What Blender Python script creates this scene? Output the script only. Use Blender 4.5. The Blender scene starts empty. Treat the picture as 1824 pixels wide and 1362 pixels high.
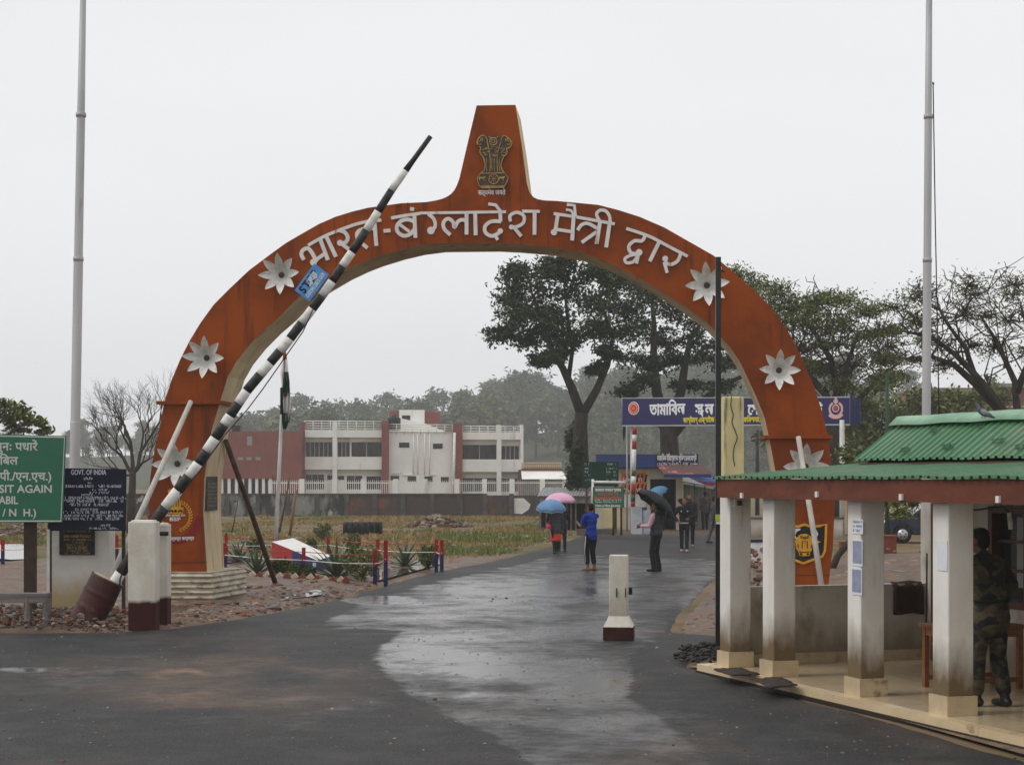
import bpy, bmesh, math, random
from mathutils import Vector, Matrix, noise as mnoise
R = math.radians
SC = bpy.context.scene
COL = SC.collection
# ------------------------------------------------------------ camera / sky / sun / exposure
F, CX, HY, CH = 3300.0, 912.0, 850.0, 2.35      # focal length and horizon in photo pixels, eye height in metres
cam = bpy.data.cameras.new('camera'); camo = bpy.data.objects.new('camera', cam); COL.objects.link(camo)
cam.sensor_width = 36; cam.lens = 36 * F / 1824; cam.shift_y = (HY - 681) / 1824
cam.clip_start = .1; cam.clip_end = 3000
camo.location = (0, 0, CH); camo.rotation_euler = (R(90), 0, 0)
SC.camera = camo
SUN_EL, SUN_AZ = R(52), R(258)
W = bpy.data.worlds.new('World'); SC.world = W; W.use_nodes = True
wn = W.node_tree.nodes; wl = W.node_tree.links; wn.clear()
sky = wn.new('ShaderNodeTexSky'); sky.sky_type = 'NISHITA'; sky.sun_disc = False
sky.sun_elevation = SUN_EL; sky.sun_rotation = SUN_AZ; sky.dust_density = 6; sky.air_density = 1.2
hs = wn.new('ShaderNodeHueSaturation'); hs.inputs['Saturation'].default_value = .12; wl.new(sky.outputs[0], hs.inputs['Color'])
# cloud deck: an even grey-white cover over the sky, a little mottled
tc = wn.new('ShaderNodeTexCoord'); mp = wn.new('ShaderNodeMapping'); mp.inputs['Scale'].default_value = (1, 1, 3)
nz = wn.new('ShaderNodeTexNoise'); nz.inputs['Scale'].default_value = 1.1; nz.inputs['Detail'].default_value = 4
wl.new(tc.outputs['Generated'], mp.inputs[0]); wl.new(mp.outputs[0], nz.inputs[0])
rp = wn.new('ShaderNodeValToRGB'); rp.color_ramp.elements[0].position = .3; rp.color_ramp.elements[1].position = .7
rp.color_ramp.elements[0].color = (7.9, 8.0, 8.25, 1); rp.color_ramp.elements[1].color = (9.0, 9.05, 9.2, 1)
wl.new(nz.outputs[0], rp.inputs[0])
mx = wn.new('ShaderNodeMix'); mx.data_type = 'RGBA'; mx.inputs[0].default_value = .94
wl.new(hs.outputs[0], mx.inputs[6]); wl.new(rp.outputs[0], mx.inputs[7])
bg = wn.new('ShaderNodeBackground'); bg.inputs[1].default_value = .1; wl.new(mx.outputs[2], bg.inputs[0])
wo = wn.new('ShaderNodeOutputWorld'); wl.new(bg.outputs[0], wo.inputs[0])
sl = bpy.data.lights.new('sun', 'SUN'); sl.energy = 1.1; sl.angle = R(22); sl.color = (1, .97, .92)
so = bpy.data.objects.new('sun', sl); COL.objects.link(so)
# light travels away from the sun direction (azimuth measured from +Y clockwise)
sd = Vector((math.sin(SUN_AZ) * math.cos(SUN_EL), math.cos(SUN_AZ) * math.cos(SUN_EL), math.sin(SUN_EL)))
so.rotation_euler = (-sd).to_track_quat('-Z', 'Y').to_euler()
SC.view_settings.view_transform = 'Standard'; SC.view_settings.look = 'None'
SC.view_settings.exposure = .08; SC.view_settings.gamma = 1; SC.view_settings.use_curve_mapping = False
try:
    SC.cycles.volume_bounces = 1; SC.cycles.max_bounces = 6; SC.cycles.transparent_max_bounces = 8
    SC.cycles.use_denoising = True; SC.cycles.caustics_reflective = False; SC.cycles.caustics_refractive = False
except Exception: pass

# ------------------------------------------------------------ placing helpers
def P(px, py, d):                     # a photo pixel carried out to the distance d
    return Vector(((px - CX) * d / F, d, CH + (HY - py) * d / F))
def D(py, z=0): return F * (CH - z) / (py - HY)     # distance of the ground seen at row py
def G(px, py, z=0): return P(px, py, D(py, z))      # point on the ground
def lerp(a, b, t): return a + (b - a) * t
def interp(x, tab):
    if x <= tab[0][0]: return tab[0][1]
    for (a, b), (c, e) in zip(tab, tab[1:]):
        if x <= c: return b + (e - b) * (x - a) / (c - a)
    return tab[-1][1]
def smooth(a, b, x):
    t = max(0, min(1, (x - a) / (b - a))); return t * t * (3 - 2 * t)
def fbm(x, y, z=0, o=3): return mnoise.fractal(Vector((x, y, z)), 1.0, 2.0, o)

# ------------------------------------------------------------ materials
def _n(nt, t, **k):
    n = nt.nodes.new(t)
    for a, b in k.items(): setattr(n, a, b)
    return n
def mat(name, c, c2=None, scale=6, rough=.6, bump=0, bscale=None, st=(1, 1, 1), metal=0, spec=None, lo=.35, hi=.65, c3=None, scale3=2, st3=(1, 1, 1), lo3=.5, hi3=.7, detail=5, coat=0, ztop=None, zcol=None, znoise=3, zamp=.3, rough2=None):
    """base colour c, blotches of c2 and stains of c3 by noise; zcol = dirt that climbs from the foot up to about ztop"""
    m = bpy.data.materials.new(name); m.use_nodes = True; nt = m.node_tree; L = nt.links
    b = nt.nodes['Principled BSDF']
    if spec is None: spec = .45 if rough < .3 else .3 if rough < .5 else .16
    b.inputs['Roughness'].default_value = rough; b.inputs['Metallic'].default_value = metal
    b.inputs['Specular IOR Level'].default_value = spec; b.inputs['Coat Weight'].default_value = coat
    b.inputs['Base Color'].default_value = (*c, 1)
    tc = _n(nt, 'ShaderNodeTexCoord')
    def nse(sc, st, det=detail):
        mp = _n(nt, 'ShaderNodeMapping'); mp.inputs['Scale'].default_value = st; L.new(tc.outputs['Object'], mp.inputs[0])
        n = _n(nt, 'ShaderNodeTexNoise'); n.inputs['Scale'].default_value = sc; n.inputs['Detail'].default_value = det
        n.inputs['Roughness'].default_value = .62
        L.new(mp.outputs[0], n.inputs[0]); return n
    def mr(src, lo, hi):
        r = _n(nt, 'ShaderNodeMapRange'); r.inputs[1].default_value = lo; r.inputs[2].default_value = hi
        r.interpolation_type = 'SMOOTHSTEP'; L.new(src, r.inputs[0]); return r.outputs[0]
    def mixc(f, a, bcol):
        x = _n(nt, 'ShaderNodeMix', data_type='RGBA'); L.new(f, x.inputs[0])
        if isinstance(a, tuple): x.inputs[6].default_value = (*a, 1)
        else: L.new(a, x.inputs[6])
        x.inputs[7].default_value = (*bcol, 1); return x.outputs[2]
    cur = c; n1 = None
    if c2:
        n1 = nse(scale, st); f = mr(n1.outputs[0], lo, hi); cur = mixc(f, cur, c2)
        if rough2 is not None:
            r = _n(nt, 'ShaderNodeMapRange'); L.new(f, r.inputs[0]); r.inputs[3].default_value = rough; r.inputs[4].default_value = rough2
            L.new(r.outputs[0], b.inputs['Roughness'])
    if c3:
        n3 = nse(scale3, st3); cur = mixc(mr(n3.outputs[0], lo3, hi3), cur, c3)
    if zcol:
        sp = _n(nt, 'ShaderNodeSeparateXYZ'); L.new(tc.outputs['Object'], sp.inputs[0])
        nn = nse(znoise, (1, 1, .35))
        ma = _n(nt, 'ShaderNodeMath', operation='MULTIPLY_ADD'); L.new(nn.outputs[0], ma.inputs[0]); ma.inputs[1].default_value = -zamp * 2; L.new(sp.outputs[2], ma.inputs[2])
        r = _n(nt, 'ShaderNodeMapRange'); r.inputs[1].default_value = ztop - zamp; r.inputs[2].default_value = ztop - zamp * 2.3
        L.new(ma.outputs[0], r.inputs[0]); cur = mixc(r.outputs[0], cur, zcol)
    if not isinstance(cur, tuple): L.new(cur, b.inputs['Base Color'])
    if bump:
        nb = nse(bscale or scale * 3, (1, 1, 1), 6); bp = _n(nt, 'ShaderNodeBump'); bp.inputs['Strength'].default_value = bump; bp.inputs['Distance'].default_value = .02
        L.new(nb.outputs[0], bp.inputs['Height']); L.new(bp.outputs[0], b.inputs['Normal'])
    return m
def leafmat(name, c, c2, c3=None):
    m = bpy.data.materials.new(name); m.use_nodes = True; nt = m.node_tree; L = nt.links; b = nt.nodes['Principled BSDF']
    g = _n(nt, 'ShaderNodeNewGeometry'); r = _n(nt, 'ShaderNodeValToRGB')
    r.color_ramp.elements[0].color = (*c, 1); r.color_ramp.elements[1].color = (*c2, 1)
    if c3: e = r.color_ramp.elements.new(.94); e.color = (*c2, 1); r.color_ramp.elements[2].color = (*c3, 1)
    L.new(g.outputs['Random Per Island'], r.inputs[0]); L.new(r.outputs[0], b.inputs['Base Color'])
    b.inputs['Roughness'].default_value = .6; b.inputs['Specular IOR Level'].default_value = .15
    return m

# ------------------------------------------------------------ mesh builder
OFF = {}
class MB:
    def __init__(s): s.v = []; s.f = []; s.m = []; s.sm = []
    def add(s, vs, fs, mi=0, sm=False):
        o = len(s.v); s.v += [Vector(p) for p in vs]
        for f in fs: s.f.append(tuple(i + o for i in f)); s.m.append(mi); s.sm.append(sm)
        return s
    def box(s, c, size, ax=None, mi=0, top=None):
        """ax = three axes (or a z-rotation angle); top scales the upper face"""
        if ax is None: ax = (Vector((1, 0, 0)), Vector((0, 1, 0)), Vector((0, 0, 1)))
        elif isinstance(ax, (int, float)): ax = (Vector((math.cos(ax), math.sin(ax), 0)), Vector((-math.sin(ax), math.cos(ax), 0)), Vector((0, 0, 1)))
        c = Vector(c); vs = []
        for z in (-.5, .5):
            k = 1 if z < 0 or not top else top
            for x, y in ((-.5, -.5), (.5, -.5), (.5, .5), (-.5, .5)):
                vs.append(c + ax[0] * x * size[0] * k + ax[1] * y * size[1] * k + ax[2] * z * size[2])
        return s.add(vs, [(3, 2, 1, 0), (4, 5, 6, 7), (0, 1, 5, 4), (1, 2, 6, 5), (2, 3, 7, 6), (3, 0, 4, 7)], mi)
    def tube(s, pts, rad, n=8, mi=0, cap=True, sm=True, flat=1):
        pts = [Vector(p) for p in pts]
        if isinstance(rad, (int, float)): rad = [rad] * len(pts)
        vs = []; ref = None
        for i, p in enumerate(pts):
            t = (pts[min(i + 1, len(pts) - 1)] - pts[max(i - 1, 0)])
            t = t.normalized() if t.length > 1e-9 else Vector((0, 0, 1))
            if ref is None: ref = Vector((1, 0, 0)) if abs(t.x) < .8 else Vector((0, 1, 0))
            a = (ref - t * ref.dot(t)).normalized(); ref = a; bb = t.cross(a)
            for k in range(n):
                th = 2 * math.pi * k / n; vs.append(p + a * math.cos(th) * rad[i] + bb * math.sin(th) * rad[i] * flat)
        fs = [(i * n + k, i * n + (k + 1) % n, (i + 1) * n + (k + 1) % n, (i + 1) * n + k) for i in range(len(pts) - 1) for k in range(n)]
        if cap: fs += [tuple(range(n - 1, -1, -1)), tuple(range((len(pts) - 1) * n, len(pts) * n))]
        return s.add(vs, fs, mi, sm)
    def caps(s, p0, r0, p1, r1, n=10, mi=0):     # capsule
        p0, p1 = Vector(p0), Vector(p1); t = (p1 - p0); t = t.normalized() if t.length > 1e-6 else Vector((0, 0, 1))
        pts = []; rr = []
        for a in (-85, -60, -30, 0): pts.append(p0 + t * math.sin(R(a)) * r0); rr.append(math.cos(R(a)) * r0)
        for a in (0, 30, 60, 85): pts.append(p1 + t * math.sin(R(a)) * r1); rr.append(math.cos(R(a)) * r1)
        return s.tube(pts, rr, n, mi)
    def ell(s, c, r, n=12, mi=0, ax=None):
        c = Vector(c); vs = []; k = n // 2
        for i in range(k + 1):
            ph = math.pi * (i + .02) / (k + .04)
            for j in range(n):
                th = 2 * math.pi * j / n; q = Vector((r[0] * math.sin(ph) * math.cos(th), r[1] * math.sin(ph) * math.sin(th), -r[2] * math.cos(ph)))
                if ax: q = ax[0] * q.x + ax[1] * q.y + ax[2] * q.z
                vs.append(c + q)
        fs = [(i * n + j, i * n + (j + 1) % n, (i + 1) * n + (j + 1) % n, (i + 1) * n + j) for i in range(k) for j in range(n)]
        fs += [tuple(range(n - 1, -1, -1)), tuple(range(k * n, k * n + n))]
        return s.add(vs, fs, mi, True)
    def prism(s, poly, th, mi=0, mside=None):
        """poly = 3-D outline (in order), th = thickness vector; front at poly, back at poly+th"""
        n = len(poly); poly = [Vector(p) for p in poly]; th = Vector(th)
        s.add(poly + [p + th for p in poly], [tuple(range(n)), tuple(range(2 * n - 1, n - 1, -1))], mi)
        o = len(s.v) - 2 * n
        for i in range(n):
            j = (i + 1) % n; s.f.append((o + j, o + i, o + n + i, o + n + j)); s.m.append(mi if mside is None else mside); s.sm.append(False)
        return s
    def rock(s, c, r, rnd, mi=0, sq=.6):
        t = (1 + 5 ** .5) / 2
        vs = [Vector(p).normalized() for p in ((-1, t, 0), (1, t, 0), (-1, -t, 0), (1, -t, 0), (0, -1, t), (0, 1, t), (0, -1, -t), (0, 1, -t), (t, 0, -1), (t, 0, 1), (-t, 0, -1), (-t, 0, 1))]
        fs = [(0, 11, 5), (0, 5, 1), (0, 1, 7), (0, 7, 10), (0, 10, 11), (1, 5, 9), (5, 11, 4), (11, 10, 2), (10, 7, 6), (7, 1, 8), (3, 9, 4), (3, 4, 2), (3, 2, 6), (3, 6, 8), (3, 8, 9), (4, 9, 5), (2, 4, 11), (6, 2, 10), (8, 6, 7), (9, 8, 1)]
        M = Matrix.Rotation(rnd.random() * 6.28, 3, 'Z') @ Matrix.Rotation(rnd.uniform(-.5, .5), 3, 'X'); k = Vector((rnd.uniform(.7, 1.3), rnd.uniform(.6, 1.1), sq * rnd.uniform(.7, 1.2)))
        return s.add([Vector(c) + M @ Vector((p.x * k.x, p.y * k.y, p.z * k.z)) * r * rnd.uniform(.8, 1.15) for p in vs], fs, mi)
    def build(s, name, mats, parent=None):
        off = OFF.get(parent.name, Vector((0, 0, 0))) if parent else Vector((0, 0, 0))
        me = bpy.data.meshes.new(name); me.from_pydata([p - off for p in s.v], [], s.f)
        for m in (mats if isinstance(mats, (list, tuple)) else [mats]): me.materials.append(m)
        me.polygons.foreach_set('material_index', s.m); me.polygons.foreach_set('use_smooth', s.sm); me.update()
        o = bpy.data.objects.new(name, me); COL.objects.link(o)
        if parent: o.parent = parent; OFF[o.name] = off
        return o
    def single(s, name, mats, label, cat, base, group=None):      # a thing that is one mesh, its origin at its base
        base = Vector(base); s.v = [p - base for p in s.v]; o = s.build(name, mats); o.location = base
        return tag(o, label, cat, group)
def tag(o, label=None, cat=None, group=None, kind=None):
    if label: o['label'] = label
    if cat: o['category'] = cat
    if group: o['group'] = group
    if kind: o['kind'] = kind
    return o
def thing(name, label, cat, loc=(0, 0, 0), group=None):
    o = bpy.data.objects.new(name, None); COL.objects.link(o); o.location = loc; o.empty_display_size = .2
    OFF[o.name] = Vector(loc); return tag(o, label, cat, group)
def copy_tree(o, parent=None):
    c = o.copy(); COL.objects.link(c)
    if parent: c.parent = parent
    for ch in o.children: copy_tree(ch, c)
    return c
def remesh(mb, voxel, it=4):
    me = bpy.data.meshes.new('tmp'); me.from_pydata(mb.v, [], mb.f); o = bpy.data.objects.new('tmp', me); COL.objects.link(o)
    m = o.modifiers.new('r', 'REMESH'); m.mode = 'VOXEL'; m.voxel_size = voxel
    k = o.modifiers.new('s', 'SMOOTH'); k.iterations = it; k.factor = .5
    dg = bpy.context.evaluated_depsgraph_get(); ev = o.evaluated_get(dg); t = ev.to_mesh()
    out = MB(); out.v = [v.co.copy() for v in t.vertices]; out.f = [tuple(p.vertices) for p in t.polygons]
    out.m = [0] * len(out.f); out.sm = [True] * len(out.f); ev.to_mesh_clear(); bpy.data.objects.remove(o); bpy.data.meshes.remove(me)
    return out
# ------------------------------------------------------------ flat lettering on a plane
class Plane:
    """origin o, right axis u, up axis w; nrm points towards the viewer"""
    def __init__(s, o, u, w=(0, 0, 1)):
        s.o = Vector(o); s.u = Vector(u).normalized(); s.w = Vector(w).normalized(); s.n = s.u.cross(s.w).normalized()
    def at(s, a, b, lift=0): return s.o + s.u * a + s.w * b + s.n * lift
    def ray(s, px, py):                   # 2-D plane coordinates under a photo pixel
        c = Vector((0, 0, CH)); r = P(px, py, 1) - c; t = (s.o - c).dot(s.n) / r.dot(s.n); q = c + r * t - s.o
        return (q.dot(s.u), q.dot(s.w))
def spline(pts, k=5):
    if len(pts) < 3: return list(pts)
    out = []
    for i in range(len(pts) - 1):
        p0, p1, p2, p3 = pts[max(i - 1, 0)], pts[i], pts[i + 1], pts[min(i + 2, len(pts) - 1)]
        for j in range(k):
            t = j / k
            out.append(tuple(.5 * (2 * p1[a] + (p2[a] - p0[a]) * t + (2 * p0[a] - 5 * p1[a] + 4 * p2[a] - p3[a]) * t * t + (3 * p1[a] - p0[a] - 3 * p2[a] + p3[a]) * t ** 3) for a in (0, 1)))
    return out + [pts[-1]]
def ribbon(mb, pl, pts, w, lift, th=.004, mi=0, sm=True, closed=False):
    if closed: pts = list(pts) + [pts[0]]
    q = spline(pts) if sm else list(pts); q = [Vector(p) for p in q]
    if len(q) > 1: q = [q[0]] + [b for a, b in zip(q, q[1:]) if (b - a).length > 1e-6]
    l = []; r = []; n = len(q)
    if n < 2: return
    for i, p in enumerate(q):
        if closed and i in (0, n - 1): t = (q[1] - q[0]).normalized() + (q[-1] - q[-2]).normalized()
        else: t = (q[min(i + 1, n - 1)] - q[max(i - 1, 0)])
        t = t.normalized() if t.length > 1e-9 else Vector((1, 0)); nn = Vector((-t.y, t.x)) * w / 2
        l.append(p + nn); r.append(p - nn)
    vs = [pl.at(p.x, p.y, lift) for p in l] + [pl.at(p.x, p.y, lift) for p in r] + [pl.at(p.x, p.y, lift - th) for p in l] + [pl.at(p.x, p.y, lift - th) for p in r]
    fs = []
    for i in range(n - 1):
        fs += [(n + i, n + i + 1, i + 1, i), (i, i + 1, 2 * n + i + 1, 2 * n + i), (n + i + 1, n + i, 3 * n + i, 3 * n + i + 1)]
    fs += [(0, 2 * n, 3 * n, n), (n - 1, 2 * n - 1, 4 * n - 1, 3 * n - 1)]
    mb.add(vs, fs, mi)
def disc(mb, pl, c, r, lift, th=.004, mi=0, n=20, ry=None):
    ry = ry or r
    mb.prism([pl.at(c[0] + r * math.cos(2 * math.pi * i / n), c[1] + ry * math.sin(2 * math.pi * i / n), lift) for i in range(n)], pl.n * -th, mi)
def poly(mb, pl, pts, lift, th=.004, mi=0):
    ar = sum(a[0] * b[1] - b[0] * a[1] for a, b in zip(pts, list(pts[1:]) + [pts[0]]))
    if ar < 0: pts = list(pts)[::-1]
    mb.prism([pl.at(p[0], p[1], lift) for p in pts], pl.n * -th, mi)
def textmesh(s):
    c = bpy.data.curves.new('t', 'FONT'); c.body = s; c.size = 1; c.resolution_u = 3
    o = bpy.data.objects.new('t', c); COL.objects.link(o)
    dg = bpy.context.evaluated_depsgraph_get(); ev = o.evaluated_get(dg); t = ev.to_mesh()
    vs = [v.co.copy() for v in t.vertices]; fs = [tuple(p.vertices) for p in t.polygons]
    ev.to_mesh_clear(); bpy.data.objects.remove(o); bpy.data.curves.remove(c); return vs, fs
def text(mb, pl, s, a, b, h, lift, mi=0, align='c', width=None, shear=0, bold=0, rot=0):
    """a, b = anchor on the plane (baseline), h = em size in metres; width stretches the line"""
    vs, fs = textmesh(s)
    if not vs: return
    x0, x1 = min(v.x for v in vs), max(v.x for v in vs); kx = h if not width else width / (x1 - x0)
    ox = {'l': x0, 'c': (x0 + x1) / 2, 'r': x1}[align]; cr, sr = math.cos(rot), math.sin(rot)
    for i, (bx, by) in enumerate([(0, 0)] if not bold else [(-bold, 0), (bold, 0), (0, bold), (0, -bold)]):
        out = []
        for v in vs:
            X = (v.x - ox) * kx + bx + shear * v.y * h; Y = v.y * h + by
            out.append(pl.at(a + X * cr - Y * sr, b + X * sr + Y * cr, lift + i * .0004))
        mb.add(out, fs, mi)
def scribble(mb, pl, a0, a1, b, h, lift, rnd, mi=0, wd=.16):        # a line of print too worn to read
    x = a0
    while x < a1:
        if rnd.random() < .14: x += h * .6; continue
        w = h * rnd.uniform(.35, .7); k = rnd.random(); t = h * wd
        if k < .75: ribbon(mb, pl, [(x, b + h * rnd.uniform(.8, 1)), (x + rnd.uniform(-.1, .1) * h, b)], t, lift, .002, mi, False)
        if k > .3: ribbon(mb, pl, [(x, b + h * rnd.choice((.95, .5, .1))), (x + w * .8, b + h * rnd.choice((.95, .5, .1)))], t, lift + .0006, .002, mi, False)
        x += w
# ============================================================ THE SETTING
rnd = random.Random(7)
EDGE_L = [(12, -30), (26.9, -30), (27.25, -14), (27.55, -6.2), (28.4, -5.3)]     # left road edge, X by distance
for px, py in ((330, 1115), (400, 1106), (500, 1089), (600, 1068), (690, 1041), (760, 1022), (850, 1005), (960, 979), (1000, 966), (1030, 956), (1045, 950)):
    g = G(px, py); EDGE_L.append((g.y, g.x))
EDGE_L += [(95, 3.7), (150, 4.5)]
EDGE_R = []
for px, py in ((1824, 1352), (1600, 1290), (1400, 1236), (1226, 1190), (1232, 1180), (1296, 1166), (1300, 1136), (1206, 1129), (1200, 1120), (1215, 1094), (1250, 1060), (1275, 1030), (1290, 1000), (1300, 960), (1302, 945)):
    g = G(px, py); EDGE_R.append((g.y, g.x))
EDGE_R = [(8, 6.3)] + EDGE_R + [(95, 10), (150, 14)]
# --- ground sheet
gm = MB(); gx = [-380, -200, -100, -60] + [-40 + i * 2 for i in range(41)] + [60, 100, 200, 380]; gy = [-40, 0, 10] + [20 + 2 * i for i in range(70)] + [180, 215, 260, 330, 440, 640]
gm.add([(x, y, 0) for y in gy for x in gx], [(j * len(gx) + i, j * len(gx) + i + 1, (j + 1) * len(gx) + i + 1, (j + 1) * len(gx) + i) for j in range(len(gy) - 1) for i in range(len(gx) - 1)])
M_ground = mat('soil and dry grass', (.20, .135, .085), (.115, .095, .04), .35, .9, .6, 9, lo=.4, hi=.6, c3=(.085, .10, .03), scale3=.22, st3=(1, .6, 1), lo3=.52, hi3=.62)
tag(gm.build('ground', M_ground), kind='structure')
# --- road: rows follow the two edges; 'wet' and 'mud' say where water and silt lie
def pxy(v): return (CX + F * v.x / v.y, HY + (CH - v.z) * F / v.y)
WETP = [(1300, 1000), (1000, 985), (900, 1010), (760, 1040), (640, 1075), (570, 1112), (640, 1120), (716, 1124), (690, 1140), (664, 1165), (690, 1200), (730, 1235), (800, 1275), (880, 1312), (960, 1370), (1300, 1370), (1200, 1300), (1120, 1240), (1130, 1165), (1180, 1130), (1210, 1100), (1260, 1040)]
def sdist(p, pg):
    ins = False; best = 1e9; x, y = p
    for (x0, y0), (x1, y1) in zip(pg, pg[1:] + pg[:1]):
        if (y0 > y) != (y1 > y) and x < (x1 - x0) * (y - y0) / (y1 - y0) + x0: ins = not ins
        dx, dy = x1 - x0, y1 - y0; t = max(0, min(1, ((x - x0) * dx + (y - y0) * dy) / (dx * dx + dy * dy + 1e-9)))
        best = min(best, math.hypot(x - x0 - t * dx, y - y0 - t * dy))
    return best if ins else -best
def blob(px, py, cx, cy, rx, ry): return max(0, 1 - ((px - cx) / rx) ** 2 - ((py - cy) / ry) ** 2)
def wetness(px, py, v):
    n = fbm(v.x * .45, v.y * .38, 3); n2 = fbm(v.x * 1.3 + 7, v.y * 1.1, 9); n3 = fbm(v.x * .35, v.y * .35, 21)
    s = sdist((px, py), WETP); inside = smooth(-3, 3, s + n2 * 5)
    w = .02 + .06 * n + .19 * blob(px, py, 470, 1240, 760, 95) * (.7 + n2)
    hi = .48 + .30 * n + .26 * n2
    hi += .52 * blob(px, py, 800, 1160, 190, 55) + .38 * blob(px, py, 980, 1215, 190, 60) + .35 * blob(px, py, 850, 1085, 230, 30) + .55 * blob(px, py, 960, 1050, 240, 30)
    hi -= .6 * blob(px, py, 900, 1225, 55, 14) + .5 * blob(px, py, 1040, 1082, 50, 14) + .35 * blob(px, py, 1170, 1060, 60, 60)
    hi *= 1 - .6 * smooth(1215, 1330, py) - .35 * smooth(1090, 1180, px) * smooth(1080, 1120, py)
    hi = max(hi, .40 + .18 * n + .12 * n2 - .12 * smooth(1000, 1250, px))
    w = lerp(w, hi, inside)
    w += .16 * blob(px, py, 330, 1200, 420, 40) * (.6 + n) + .22 * blob(px, py, 1150, 1300, 220, 60) * (.7 + n)
    b1, b2 = blob(px, py, 680, 1068, 75, 9), blob(px, py, 55, 1192, 75, 5); pud = (smooth(.12, .3, b1 + .35 * n2) if b1 > 0 else 0) + (smooth(.3, .5, b2 + .3 * n2) if b2 > 0 else 0)
    return max(0, min(1.25, max(w, pud)))
def mudness(px, py, v):
    n = fbm(v.x * .7, v.y * .4, 5)
    return max(0, min(1, blob(px, py, 310, 1200, 75, 13) * max(0, .55 + 1.6 * fbm(v.x * 2.2, v.y * 1.2, 31)) + .55 * blob(px, py, 330, 1215, 430, 55) * (.55 + n) + .85 * smooth(958, 944, py) + .12 * smooth(.1, .5, n)
               + .5 * blob(px, py, 1250, 1340, 260, 45) * (.3 + n)))
ds = []; d = 8.0
while d < 118: ds.append(d); d += max(.1, d * .0062)
NC = 110; rv = []; wet = []; mud = []
for d in ds:
    a, b = interp(d, EDGE_L), interp(d, EDGE_R); a += .10 * fbm(d * .8, 1.3); b += .07 * fbm(d * .9, 5.3)
    a = max(a, -d * .34 - 1); b = min(b, d * .34 + 1)
    for i in range(NC + 1):
        v = Vector((lerp(a, b, i / NC), d, .012)); e = min(i, NC - i) / NC * (b - a)
        v.z += .045 * smooth(0, .25, e) - .02 + .006 * fbm(v.x * .3, v.y * .3, 2)
        rv.append(v); q = pxy(v); wet.append(wetness(*q, v)); mud.append(mudness(*q, v))
ro = MB(); ro.add(rv, [(j * (NC + 1) + i, j * (NC + 1) + i + 1, (j + 1) * (NC + 1) + i + 1, (j + 1) * (NC + 1) + i) for j in range(len(ds) - 1) for i in range(NC)], 0, True)
def road_mat():
    m = bpy.data.materials.new('wet asphalt'); m.use_nodes = True; nt = m.node_tree; L = nt.links; b = nt.nodes['Principled BSDF']
    tc = _n(nt, 'ShaderNodeTexCoord')
    def attr(nm): a = _n(nt, 'ShaderNodeAttribute'); a.attribute_name = nm; return a.outputs['Fac']
    def nse(sc, det, st=(1, 1, 1)):
        mp = _n(nt, 'ShaderNodeMapping'); mp.inputs['Scale'].default_value = st; L.new(tc.outputs['Object'], mp.inputs[0])
        n = _n(nt, 'ShaderNodeTexNoise'); n.inputs['Scale'].default_value = sc; n.inputs['Detail'].default_value = det; n.inputs['Roughness'].default_value = .65; L.new(mp.outputs[0], n.inputs[0]); return n.outputs[0]
    def math_(op, a, bb, c=None):
        x = _n(nt, 'ShaderNodeMath', operation=op)
        for i, q in enumerate((a, bb, c)):
            if q is None: continue
            if isinstance(q, (int, float)): x.inputs[i].default_value = q
            else: L.new(q, x.inputs[i])
        return x.outputs[0]
    def mr(src, a0, a1, b0, b1):
        r = _n(nt, 'ShaderNodeMapRange'); L.new(src, r.inputs[0])
        for i, q in enumerate((a0, a1, b0, b1)): r.inputs[i + 1].default_value = q
        return r.outputs[0]
    wt = attr('wet'); md = attr('mud')
    fine = nse(6, 7); grain = nse(70, 3); broad = nse(1.6, 7)
    w2 = math_('ADD', wt, math_('MULTIPLY', math_('SUBTRACT', fine, .5), mr(wt, .1, .5, .30, .9))); w2 = math_('ADD', w2, math_('MULTIPLY', math_('SUBTRACT', broad, .5), mr(wt, .1, .5, .30, 1.0)))
    base = _n(nt, 'ShaderNodeMix', data_type='RGBA'); L.new(mr(grain, .35, .7, 0, 1), base.inputs[0]); base.inputs[6].default_value = (.010, .010, .011, 1); base.inputs[7].default_value = (.055, .054, .055, 1)
    pale = _n(nt, 'ShaderNodeMix', data_type='RGBA'); L.new(mr(broad, .45, .7, 0, .6), pale.inputs[0]); L.new(base.outputs[2], pale.inputs[6]); pale.inputs[7].default_value = (.065, .063, .062, 1)
    mu = _n(nt, 'ShaderNodeMix', data_type='RGBA'); L.new(math_('MULTIPLY', md, mr(nse(5, 6), .3, .65, .25, 1)), mu.inputs[0]); L.new(pale.outputs[2], mu.inputs[6]); mu.inputs[7].default_value = (.23, .15, .10, 1)
    L.new(mu.outputs[2], b.inputs['Base Color'])
    L.new(mr(w2, .18, .95, .60, .17), b.inputs['Roughness']); L.new(math_('MULTIPLY', mr(w2, .18, .95, .13, .58), mr(grain, .32, .68, .45, 1.5)), b.inputs['Specular IOR Level'])
    bp = _n(nt, 'ShaderNodeBump'); bp.inputs['Distance'].default_value = .006; L.new(grain, bp.inputs['Height']); L.new(mr(w2, .2, 1, .6, .10), bp.inputs['Strength']); L.new(bp.outputs[0], b.inputs['Normal'])
    return m
M_road = road_mat(); roo = tag(ro.build('road', M_road), kind='structure')
for nm, dat in (('wet', wet), ('mud', mud)):
    at = roo.data.attributes.new(nm, 'FLOAT', 'POINT'); at.data.foreach_set('value', dat)
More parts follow.
